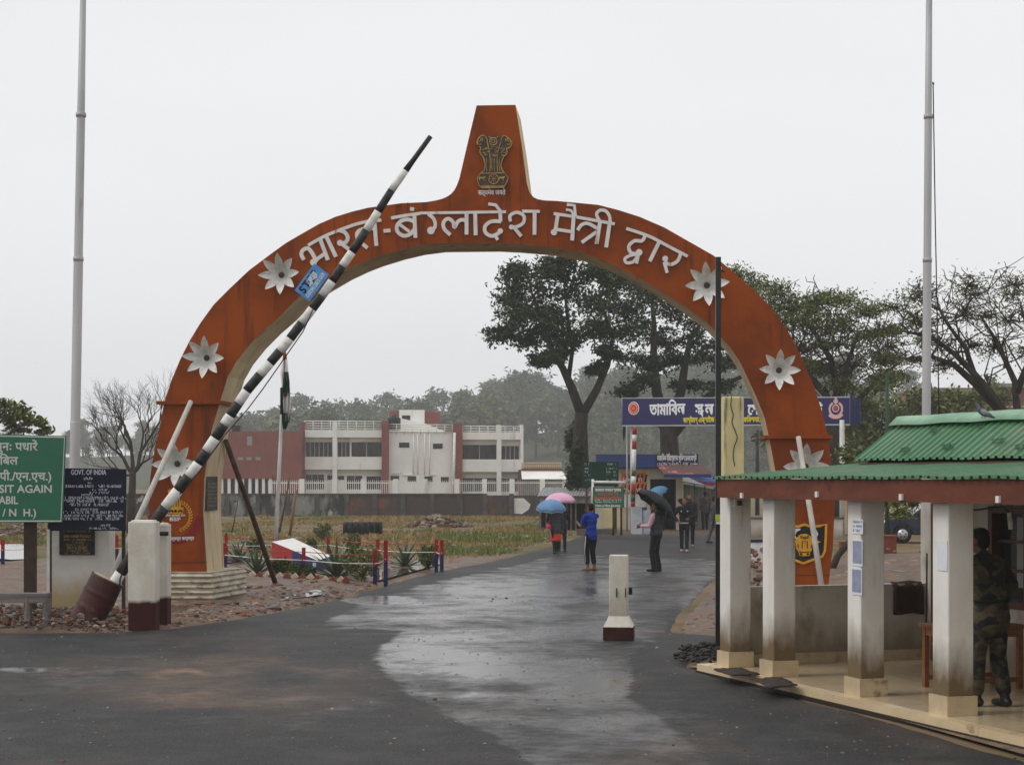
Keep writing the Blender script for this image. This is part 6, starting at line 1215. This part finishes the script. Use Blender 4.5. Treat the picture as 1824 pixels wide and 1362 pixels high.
# ============================================================ BEYOND THE GUARD POST
d = 50; t = thing('marker_block', 'white tapering concrete block with dark blue cap among the rubble', 'marker', G(1345, 1003)); c = P(1344, 1002, d); m = MB(); m.box((c.x, d, .30), (.62, .5, .64), .3, 0, .55); m.build('block', M_white, t); m = MB(); m.box((c.x, d, .645), (.40, .34, .07), .3); m.build('cap', M_navy, t)
d = 57; t = thing('low_wall', 'low red brown masonry block in front of the parked car', 'wall', up(P(1560, 850, d), 0)); m = MB(); x0, x1 = P(1571, 0, d).x, P(1594, 0, d).x; m.box(((x0 + x1) / 2, d, .26), (x1 - x0, .5, .58)); m.build('block', mat('red oxide wall', (.24, .055, .035), (.18, .045, .03), 2, .7), t); m = MB(); m.box(((x0 + x1) / 2, d, .56), (x1 - x0 + .06, .56, .05)); m.build('coping', mat('red oxide coping', (.27, .07, .045), rough=.7), t)
d = 60; t = thing('low_wall', 'long low red kerb wall under the small tree beyond the gate leg', 'wall', up(P(1512, 850, d), 0)); m = MB(); x0, x1 = P(1496, 0, d).x, P(1560, 0, d).x; m.box(((x0 + x1) / 2, d, .13), (x1 - x0, .4, .3)); m.build('block', mat('dull red wall', (.22, .05, .04), rough=.7), t)
t = thing('red_post', 'slim red steel post under the small tree beyond the gate leg', 'post', up(P(1512, 850, 58), 0)); m = MB(); m.tube([up(P(1512, 850, 58), 0), P(1511, 876, 58)], .05, 8); m.ell(P(1511, 875, 58), (.055, .055, .04)); m.build('post', M_red, t)
d = 63; t = thing('boundary_wall', 'weathered grey plaster wall beyond the gate seen between the columns', 'wall', up(P(1400, 850, d), 0)); m = MB(); x0, x1 = P(1318, 0, d).x, P(1500, 0, d).x; m.box(((x0 + x1) / 2, d, .62), (x1 - x0, .2, .66)); m.build('panel', M_gwall, t); m = MB(); m.box(((x0 + x1) / 2, d, .97), (x1 - x0 + .1, .28, .06)); m.build('coping', M_wpil, t)
d = 69; t = thing('boundary_wall', 'pale yellow wall far behind the parked car', 'wall', up(P(1640, 850, d + 8), 0)); m = MB(); x0, x1 = P(1490, 0, d + 8).x, P(1760, 0, d + 8).x; m.box(((x0 + x1) / 2, d + 8, .7), (x1 - x0, .2, 1.5)); m.build('panel', M_yel, t); m = MB(); m.box(((x0 + x1) / 2, d + 8, 1.48), (x1 - x0, .3, .08)); m.build('coping', M_gwall, t)
# parked car
d = 66; t = thing('parked_car', 'dark blue car parked under the trees behind the guard post', 'car', up(P(1640, 850, d), 0)); x0 = P(1574, 0, d).x; M_car = mat('dark blue car paint', (.012, .018, .045), (.016, .022, .05), 1, .2, coat=.6); M_rub = mat('tyre rubber', (.015, .015, .016), rough=.8); M_rim = mat('silver rim', (.55, .55, .56), rough=.3, metal=.6)
side = [(0, .45), (.02, .72), (.12, .86), (.95, .98), (1.55, 1.40), (2.0, 1.47), (2.9, 1.45), (3.55, 1.05), (4.05, .98), (4.2, .80), (4.2, .38), (3.75, .30)]
def arch_(c, r=.36): return [(c + r * math.cos(R(a)), .30 + r * math.sin(R(a)) * 1.0) for a in range(0, 181, 20)]
prof = side + arch_(3.3) + arch_(.68) + [(.2, .32)]
m = MB(); m.prism([Vector((x0 + x, d, z)) for x, z in prof], (0, 1.65, 0)); o = m.build('body', M_car, t); bv = o.modifiers.new('b', 'BEVEL'); bv.width = .04; bv.segments = 2
for wx_ in ([(1.02, 1.0), (1.55, 1.34), (2.05, 1.40), (2.05, 1.0)], [(2.12, 1.0), (2.12, 1.40), (2.85, 1.38), (3.4, 1.02)]): m = MB(); m.prism([Vector((x0 + x, d - .012, z)) for x, z in wx_], (0, .03, 0)); m.build('window', M_glass, t)
for wx_ in (.68, 3.3):
    for yy in (.0, 1.45): m = MB(); m.tube([Vector((x0 + wx_, d + yy, .32)), Vector((x0 + wx_, d + yy + .2, .32))], .32, 20); w = m.build('wheel', M_rub, t)
    m = MB(); m.tube([Vector((x0 + wx_, d - .012, .32)), Vector((x0 + wx_, d + .02, .32))], .19, 16); rim = m.build('rim', M_rim, t); m = MB()
    for k in range(5): a = k * 1.2566 + .3; m.box(Vector((x0 + wx_ + .105 * math.cos(a), d - .014, .32 + .105 * math.sin(a))), (.05, .01, .05), (Vector((math.cos(a), 0, math.sin(a))), Vector((0, 1, 0)), Vector((-math.sin(a), 0, math.cos(a)))))
    m.build('rim_gap', M_black, rim)
m = MB(); m.ell((x0 + .05, d + .18, .75), (.06, .16, .07)); m.build('headlight', M_porc, t); m = MB(); m.ell((x0 + .05, d + 1.47, .75), (.06, .16, .07)); m.build('headlight', M_porc, t); m = MB(); m.box((x0 + .06, d + .82, .42), (.16, 1.55, .16)); m.build('bumper', M_black, t); m = MB(); m.box((x0 + 1.35, d - .1, 1.0), (.12, .14, .1)); m.build('wing_mirror', M_car, t)
# ============================================================ PEOPLE
SKIN = mat('brown skin', (.20, .10, .06), (.165, .08, .05), 6, .55); HAIR = mat('black hair', (.010, .008, .008), rough=.55); EYE = mat('dark eye', (.01, .008, .008), rough=.2)
SHOE = mat('black shoe', (.014, .013, .013), rough=.4)
def cl(name, c, c2=None, sc=8): return mat(name, c, c2 or tuple(k * .75 for k in c), sc, .85, .7, 13)
def limb3(a, b, L1, L2, bend):        # joint between a and b
    a, b = Vector(a), Vector(b); dv = b - a; D_ = min(dv.length, (L1 + L2) * .999); n = dv.normalized(); x = (L1 * L1 - L2 * L2 + D_ * D_) / (2 * D_); h = math.sqrt(max(0, L1 * L1 - x * x)); bd = Vector(bend); bd = (bd - n * bd.dot(n)).normalized(); return a + n * x + bd * h, a + n * D_
class Person:
    def __init__(s, label, foot, yaw, H=1.68, lean=(0, 0), lh=(-.26, .06, .80), rh=(.26, .06, .80), lf=(-.09, -.02), rf=(.09, .05), headyaw=0, group=None, fat=1.0, bendL=(0, -1, -.2), bendR=(0, -1, -.2), nod=0, lz=0, rz=0):
        s.t = thing('person', label, 'person', foot, group); s.k = H / 1.7; s.M = Matrix.Translation(Vector(foot)) @ Matrix.Rotation(R(yaw), 4, 'Z') @ Matrix.Scale(s.k, 4); s.fat = fat
        lx, ly = lean; s.pel = Vector((0, 0, .92)); s.che = Vector((lx * .6, ly * .6, 1.26)); s.nk = Vector((lx, ly, 1.45)); s.hd = Vector((lx * 1.15, ly * 1.2 + .02 + nod, 1.595 - abs(nod) * .3)); s.hy = headyaw
        s.sh = {-1: Vector((lx - .185 * fat ** .5, ly, 1.385)), 1: Vector((lx + .185 * fat ** .5, ly, 1.385))}; s.hip = {-1: Vector((-.092, 0, .90)), 1: Vector((.092, 0, .90))}
        s.el = {}; s.wr = {}; s.kn = {}; s.an = {}; s.tgt = {-1: Vector(lh), 1: Vector(rh)}
        for q, bd in ((-1, bendL), (1, bendR)): s.el[q], s.wr[q] = limb3(s.sh[q], s.tgt[q], .285, .25, bd)
        for q, f, fz in ((-1, lf, lz), (1, rf, rz)): s.kn[q], s.an[q] = limb3(s.hip[q], (f[0], f[1], .085 + fz), .425, .40, (0, 1, 0))
        s.body()
    def put(s, mb): mb.v = [s.M @ p for p in mb.v]; return mb
    def torso(s, m, e):
        f = s.fat; m.ell(s.pel + Vector((0, 0, .02)), (.16 * f + e, .115 * f + e, .15 + e)); m.ell(s.pel.lerp(s.che, .5), (.148 * f + e, .11 * f + e, .2 + e)); m.ell(s.che, (.168 * f + e, .118 * f + e, .2 + e)); m.caps(s.sh[-1] * .88 + s.nk * .12 - Vector((0, 0, .01)), .062 + e, s.sh[1] * .88 + s.nk * .12 - Vector((0, 0, .01)), .062 + e); m.caps(s.nk - Vector((0, 0, .05)), .07 + e * .6, s.nk + Vector((0, .005, .01)), .055 + e * .4)
    def arm(s, m, q, e, frac=1.0):
        m.caps(s.sh[q], .054 + e, s.sh[q].lerp(s.el[q], min(1, frac * 2)), .042 + e)
        if frac > .5: m.caps(s.el[q], .041 + e, s.el[q].lerp(s.wr[q], (frac - .5) * 2), lerp(.041, .028, (frac - .5) * 2) + e)
    def leg(s, m, q, e, frac=1.0, flare=0):
        m.caps(s.hip[q], .083 + e, s.kn[q], .055 + e + flare * .5)
        if frac > .5: m.caps(s.kn[q], .056 + e + flare * .5, s.kn[q].lerp(s.an[q], (frac - .5) * 2), lerp(.056, .037, (frac - .5) * 2) + e + flare)
    def fdir(s, q): a = (s.an[q] - s.kn[q]); return Vector((q * .12, 1, 0)).normalized()
    def body(s):
        m = MB(); s.torso(m, -.004); h = s.hd; ry = Matrix.Rotation(R(s.hy), 3, 'Z'); hv = lambda x, y, z: h + ry @ Vector((x, y, z))
        m.caps(s.nk - Vector((0, 0, .02)), .056, h - Vector((0, .01, .07)), .052); ax = tuple(ry @ Vector(v) for v in ((1, 0, 0), (0, 1, 0), (0, 0, 1)))
        m.ell(hv(0, -.005, .02), (.076, .096, .10), 14, 0, ax); m.ell(hv(0, .028, -.055), (.056, .062, .062), 12, 0, ax); m.caps(hv(0, .088, .005), .012, hv(0, .108, -.025), .016, 8); m.caps(hv(-.02, .083, -.06), .011, hv(.02, .083, -.06), .011, 8)
        for q in (-1, 1): m.ell(hv(q * .078, -.005, -.01), (.014, .026, .034), 8, 0, ax); s.arm(m, q, 0); s.leg(m, q, 0)
        for q in (-1, 1):
            fd = s.fdir(q); a = s.an[q]; m.caps(a - Vector((0, 0, .005)), .04, a + fd * .02 - Vector((0, 0, .035)), .042, 8); m.caps(a - fd * .03 - Vector((0, 0, .045)), .037, a + fd * .15 - Vector((0, 0, .058)), .027, 8)
            w = s.wr[q]; u_ = (w - s.el[q]).normalized(); sd = u_.cross(Vector((0, 1, 0))); sd = sd.normalized() if sd.length > .1 else Vector((1, 0, 0)); nn = u_.cross(sd)
            m.caps(w, .027, w + u_ * .03, .03, 8); m.ell(w + u_ * .055, (.040, .018, .05), 10, 0, (sd, nn, u_))
            for k, L in enumerate((.062, .072, .068, .052)):
                b = w + u_ * .092 + sd * (-.030 + .02 * k); c_ = b + u_ * L * .5 + nn * .006; m.caps(b - u_ * .012, .0095, c_, .009, 7); m.caps(c_, .009, c_ + u_ * L * .42 + nn * .022, .008, 7)
            tb_ = w + u_ * .035 - sd * .034; m.caps(tb_, .012, tb_ + u_ * .045 - sd * .026 + nn * .012, .009, 7)
        r = remesh(m, .0095, 3); s.put(r).build('body', SKIN, s.t)
        e = MB()
        for q in (-1, 1): e.ell(hv(q * .032, .084, .012), (.012, .006, .007), 8)
        s.put(e).build('eyes', EYE, s.t); s.hv = hv; s.ax = ax
    def wear(s, nm, mt, fn, vox=.012, it=3): m = MB(); fn(m); r = remesh(m, vox, it); return s.put(r).build(nm, mt, s.t)
    def hair(s, long=0, mt=None):
        def f(m):
            m.ell(s.hv(0, -.022, .045), (.083, .094, .090), 14, 0, s.ax); m.ell(s.hv(0, -.05, .0), (.078, .062, .085), 12, 0, s.ax)
            if long: m.caps(s.hv(0, -.07, 0), .065, s.hv(0, -.10, -long), .05)
        return s.wear('hair', mt or HAIR, f, .011)
    def shirt(s, nm, mt, frac=1.0, e=.013, hem=0):
        def f(m):
            s.torso(m, e)
            for q in (-1, 1): s.arm(m, q, e, frac)
            if hem: m.ell(s.pel - Vector((0, 0, hem * .5)), (.165 * s.fat + e, .125 * s.fat + e, .14 + hem * .5))
        return s.wear(nm, mt, f)
    def vest(s, nm, mt, e=.02): return s.wear(nm, mt, lambda m: s.torso(m, e))
    def trousers(s, nm, mt, frac=1.0, e=.012, flare=.004):
        def f(m):
            m.ell(s.pel - Vector((0, 0, .03)), (.158 * s.fat + e, .115 * s.fat + e, .13))
            for q in (-1, 1): s.leg(m, q, e, frac, flare)
        return s.wear(nm, mt, f)
    def shoes(s, mt=None, nm='shoe', hi=0):
        for q in (-1, 1):
            fd = s.fdir(q); a = s.an[q]
            def f(m):
                m.caps(a - fd * .035 - Vector((0, 0, .042)), .046, a + fd * .165 - Vector((0, 0, .055)), .034, 9)
                m.caps(a - Vector((0, 0, .02)), .05, a + (s.kn[q] - a).normalized() * (.02 + hi), .052 if hi else .046, 9)
            s.wear(nm, mt or SHOE, f, .011, 2)
    def W(s, v): return s.M @ Vector(v)
def umbrella(label, hand, apex, rad, depth, mt, trim=None, sh=None):
    t = thing('umbrella', label, 'umbrella', hand); ax = (apex - hand).normalized(); a = ax.orthogonal().normalized(); b = ax.cross(a); m = MB(); n = 8; ns = 5; nr = 7; rows = []
    for j in range(nr):
        f = j / (nr - 1)
        for i in range(n * ns):
            th = 2 * math.pi * i / (n * ns); g = abs(((i % ns) / ns) - .5) * 2; r = rad * math.sin(f * 1.35) / math.sin(1.35) * (1 - .06 * (1 - g * g) * f); dz = depth * (1 - math.cos(f * 1.35)) / (1 - math.cos(1.35)) * (1 - .10 * (1 - g * g) * f)
            rows.append(apex + (a * math.cos(th) + b * math.sin(th)) * max(r, .004) - ax * dz)
    N = n * ns; m.add(rows, [(j * N + i, j * N + (i + 1) % N, (j + 1) * N + (i + 1) % N, (j + 1) * N + i) for j in range(nr - 1) for i in range(N)], 0, True); o = m.build('canopy', mt, t); sd = o.modifiers.new('s', 'SOLIDIFY'); sd.thickness = .004
    m = MB(); m.tube([hand - ax * .06, apex + ax * .05], [.007, .006], 8); m.build('shaft', M_steel, t); m = MB(); m.tube([hand - ax * .11, hand + ax * .05], .014, 8); m.build('handle', M_black, t)
    for i in range(n):
        th = 2 * math.pi * i / n; m = MB(); e = a * math.cos(th) + b * math.sin(th); m.tube([apex - ax * .012, apex + e * rad * .55 - ax * (depth * .30 + .012), apex + e * rad * .985 - ax * (depth + .004)], .004, 4); m.build('rib', M_steel, t)
    if trim:
        m = MB()
        for i in range(N): p = rows[(nr - 1) * N + i]; q = rows[(nr - 1) * N + (i + 1) % N]; m.add([p + ax * .004, q + ax * .004, q - ax * .03, p - ax * .03], [(0, 1, 2, 3)])
        m.build('trim', trim, t)
    return t
def RG(px, py): g = G(px, py, .035); g.z = .035; return g
# women under the blue and pink umbrellas
f = RG(990, 986); p = Person('woman in grey coat and red tunic under a blue umbrella, walking away', f, 10, 1.52, lh=(-.12, .22, 1.22), rh=(.24, .08, .82), lf=(-.07, -.16), rf=(.07, .16), bendL=(-.6, 0, -1))
p.hair(.16); p.trousers('trousers', cl('black leggings', (.012, .011, .012)), 1, .01); p.shirt('coat', cl('dark grey coat', (.055, .058, .065)), 1, .022, .22)
def tun(m):
    for i in range(6): z = lerp(.66, .46, i / 5); m.ell((0, 0, z), (.185 + .004 * i, .135 + .006 * i, .06))
p.wear('tunic', cl('scarlet tunic', (.62, .055, .025)), tun); p.shoes()
bg_ = thing('handbag', 'bright pink handbag on the shoulder of the woman in the grey coat', 'handbag', p.W((-.24, -.04, .86))); m = MB()
m.ell((-.25, -.04, .93), (.09, .13, .10)); m.box((-.25, -.04, .89), (.13, .26, .10)); p.put(remesh(m, .012)).build('bag_body', cl('pink leather', (.52, .03, .12)), bg_); m = MB(); m.tube([(-.25, -.13, .97), (-.22, -.06, 1.2), (-.17, 0, 1.43), (-.22, .05, 1.2), (-.25, .05, .97)], .01, 6); p.put(m).build('strap', cl('pink strap', (.45, .03, .10)), bg_)
M_ubl = cl('blue umbrella cloth', (.15, .28, .46), (.12, .23, .40), 3); M_upk = cl('pale pink umbrella cloth', (.72, .42, .56), (.66, .36, .50), 3)
hnd = p.W((-.12, .26, 1.24)); umbrella('blue umbrella with frilled edge held by the woman in the grey coat', hnd, P(982, 890, f.y + .1), .46, .30, M_ubl, cl('pale blue frill', (.30, .45, .62)))
f = RG(1001, 982); p = Person('person in dark clothes walking beside the woman in grey, under the pink umbrella', f, 15, 1.55, lh=(-.2, .1, .85), rh=(.02, .24, 1.24), lf=(-.07, .12), rf=(.07, -.12), bendR=(.6, 0, -1))
p.hair(.1); p.trousers('trousers', cl('dark trousers', (.02, .018, .02))); p.shirt('tunic', cl('dark plum tunic', (.04, .022, .03)), 1, .018, .2); p.shoes()
hnd = p.W((.02, .28, 1.26)); umbrella('pale pink umbrella behind the blue one', hnd, P(997, 877, f.y + .2), .50, .30, M_upk)
# man in blue
f = RG(1053, 1016); p = Person('barefoot man in bright blue polo and black cropped trousers with hands raised', f, 38, 1.66, lean=(0, .01), lh=(-.15, .34, 1.20), rh=(.07, .25, 1.47), lf=(-.085, .03), rf=(.085, -.03), bendL=(-.5, -.5, -1), bendR=(.8, -.2, -.8), nod=.01)
p.hair(); p.shirt('polo_shirt', cl('royal blue cotton', (.012, .045, .33), (.010, .035, .24)), .36, .014, .05); p.trousers('cropped_trousers', cl('black track pants', (.012, .012, .015)), .84, .012, .01)
for q in (-1, 1):
    m = MB(); a, b, c = p.hip[q] + Vector((q * .098, -.01, -.02)), p.kn[q] + Vector((q * .078, -.015, 0)), p.kn[q].lerp(p.an[q], .66) + Vector((q * .066, -.015, 0)); m.tube([a, b, c], .008, 5); p.put(m).build('stripe', M_white, p.t)
for q in (-1, 1): m = MB(); a = p.an[q]; m.box(a + Vector((q * .01, .05, -.078)), (.085, .25, .018)); p.put(m).build('sandal', cl('brown sandal', (.10, .05, .03)), p.t)
ph = p.W((.12, .36, 1.53)); m = MB(); m.box(ph, (.07, .012, .14), R(38)); m.single('mobile_phone', M_black, 'dark phone held up by the man in blue', 'phone', ph)
# man with black umbrella
f = RG(1169, 1017); p = Person('stout man in grey knitted vest and pink shirt holding a black umbrella', f, 66, 1.70, lean=(0, .0), lh=(-.16, .34, 1.12), rh=(.28, .02, .80), lf=(-.10, .02), rf=(.11, -.03), fat=1.16, headyaw=20, bendL=(-.3, -.2, -1))
p.hair(); p.shirt('shirt', cl('pale pink shirt', (.62, .36, .42), (.55, .30, .36)), .98, .014); p.vest('knitted_vest', cl('grey wool vest', (.055, .055, .062), (.04, .04, .045), 40), .022); p.trousers('trousers', cl('dark grey trousers', (.018, .018, .021)), 1, .018, .014); p.shoes()
M_ubk = cl('black umbrella cloth', (.028, .030, .036), (.022, .024, .028), 3); hnd = p.W((-.16, .38, 1.14)); umbrella('black umbrella tilted back over the man in the grey vest', hnd, P(1178, 884, f.y + .12), .56, .30, M_ubk)
# two young men walking towards the camera
f = RG(1219, 983); p = Person('young man in black hooded jacket and dark jeans walking towards the gate', f, 176, 1.66, lh=(-.16, .22, 1.08), rh=(.22, .16, 1.0), lf=(-.07, .20), rf=(.08, -.16), bendL=(-.8, -.3, -.4), bendR=(.8, -.3, -.4)); p.hair()
p.shirt('hooded_jacket', cl('black jacket', (.014, .014, .017)), 1, .022, .08); p.trousers('jeans', cl('dark navy jeans', (.014, .017, .028)), 1, .010); p.shoes(cl('pale trainers', (.45, .32, .28)), 'trainer')
m = MB(); 
for x, y, z in ((-.10, .14, 1.30), (.1, .14, 1.3)): m.ell((x, y, z), (.02, .012, .02))
m.box((0, .148, .93), (.26, .012, .022)); p.put(m).build('white_detail', M_white, p.t)
f = RG(1229, 974); p = Person('young man in dark clothes just behind the hooded one, hand to his head', f, 165, 1.74, lh=(-.22, .1, .86), rh=(.06, .18, 1.56), lf=(-.07, -.12), rf=(.09, .14), bendR=(1, 0, -.3)); p.hair(); p.shirt('jacket', cl('charcoal jacket', (.022, .020, .023)), 1, .02, .06); p.trousers('jeans', cl('black jeans', (.013, .013, .017)), 1, .01); p.shoes(cl('dusty pink trainers', (.40, .22, .20)), 'trainer')
# figures by the stalls and doorway
f = RG(1256, 943); f.z = 0; p = Person('man in dull brown shirt standing by the tin stall with his back turned', f, 5, 1.72, lh=(-.18, .16, .98), rh=(.24, .1, .84)); p.hair(); p.shirt('shirt', cl('brown grey shirt', (.11, .085, .085)), 1, .016, .08); p.trousers('trousers', cl('dark trousers two', (.022, .02, .022))); p.shoes()
f = RG(1272, 968); p = Person('man in grey trousers walking half hidden behind the black pole', f, -80, 1.66, lh=(-.2, .2, .9), rh=(.2, -.12, .86), lf=(-.07, -.22), rf=(.07, .22)); p.hair(); p.shirt('shirt', cl('slate blue shirt', (.05, .06, .08)), 1, .016, .06); p.trousers('trousers', cl('grey trousers', (.09, .09, .09))); p.shoes()
f = P(1178, 0, 80.5); f.z = 0; p = Person('person in black standing in the checkpost doorway under a light blue umbrella', f, 170, 1.66, lh=(-.1, .24, 1.15), rh=(.22, .1, .86), bendL=(-.7, 0, -1)); p.hair(.1); p.shirt('coat', cl('black coat', (.013, .012, .014)), 1, .02, .2); p.trousers('trousers', cl('black trousers', (.012, .012, .013))); p.shoes()
hnd = p.W((-.1, .28, 1.18)); umbrella('light blue umbrella tilted in the dark checkpost doorway', hnd, P(1166, 869, 80.0), .52, .30, cl('light blue umbrella cloth', (.10, .26, .42), (.08, .2, .34), 3))
# soldier in the verandah
def camo():
    m = bpy.data.materials.new('camouflage cloth'); m.use_nodes = True; nt = m.node_tree; L = nt.links; b = nt.nodes['Principled BSDF']; tc = _n(nt, 'ShaderNodeTexCoord'); cur = None
    for i, (c, sc, lo) in enumerate((((.085, .062, .034), 0, 0), ((.045, .036, .020), 7, .50), ((.028, .034, .017), 5.5, .53), ((.008, .008, .007), 6.3, .55))):
        if not sc: cur = c; continue
        n = _n(nt, 'ShaderNodeTexNoise'); n.inputs['Scale'].default_value = sc; n.inputs['Detail'].default_value = 1.5; mp = _n(nt, 'ShaderNodeMapping'); mp.inputs['Location'].default_value = (i * 3.7, i * 1.3, 0); mp.inputs['Scale'].default_value = (1, 1, 1.5); L.new(tc.outputs['Object'], mp.inputs[0]); L.new(mp.outputs[0], n.inputs[0])
        r = _n(nt, 'ShaderNodeMapRange'); r.inputs[1].default_value = lo; r.inputs[2].default_value = lo + .02; L.new(n.outputs[0], r.inputs[0]); x = _n(nt, 'ShaderNodeMix', data_type='RGBA'); L.new(r.outputs[0], x.inputs[0])
        if isinstance(cur, tuple): x.inputs[6].default_value = (*cur, 1)
        else: L.new(cur, x.inputs[6])
        x.inputs[7].default_value = (*c, 1); cur = x.outputs[2]
    L.new(cur, b.inputs['Base Color']); b.inputs['Roughness'].default_value = .85; return m
M_camo = camo(); f = Q(.50, .80, .121); p = Person('soldier in camouflage uniform and black boots leaning over in the verandah', f, 30, 1.72, lean=(-.05, .06), lh=(-.12, .42, 1.02), rh=(.24, .20, .98), lf=(-.10, .10), rf=(.13, -.05), fat=1.1, headyaw=18, nod=.02, bendR=(1, -.7, 0), bendL=(-.6, -.4, -.6))
p.hair(); p.shirt('uniform_shirt', M_camo, .98, .022, .14); p.trousers('uniform_trousers', M_camo, .9, .022, .012); p.shoes(SHOE, 'boot', .16)
def bl(m): m.ell(p.pel + Vector((0, 0, .10)), (.19 * 1.1, .15 * 1.1, .03))
p.wear('belt', cl('dark green webbing', (.02, .024, .016)), bl, .01)
def cp(m): m.ell(p.hv(0, -.005, .065), (.092, .108, .062), 14, 0, p.ax); m.ell(p.hv(0, .09, .05), (.065, .06, .012), 12, 0, p.ax)
p.wear('cap', M_camo, cp, .010)
# ============================================================ HAZE of the rainy day: one even box of air
m = MB(); m.box((0, 320, 21), (900, 780, 44)); hz = m.build('haze', None or []); tag(hz, 'thin even rain haze over the valley', 'haze', kind='stuff')
hm_ = bpy.data.materials.new('rain haze'); hm_.use_nodes = True; nt = hm_.node_tree; nt.nodes.clear(); o_ = nt.nodes.new('ShaderNodeOutputMaterial'); pv = nt.nodes.new('ShaderNodeVolumePrincipled'); pv.inputs['Color'].default_value = (.95, .96, .97, 1); pv.inputs['Density'].default_value = .00062; pv.inputs['Anisotropy'].default_value = .2
nt.links.new(pv.outputs[0], o_.inputs['Volume']); hz.data.materials.append(hm_)
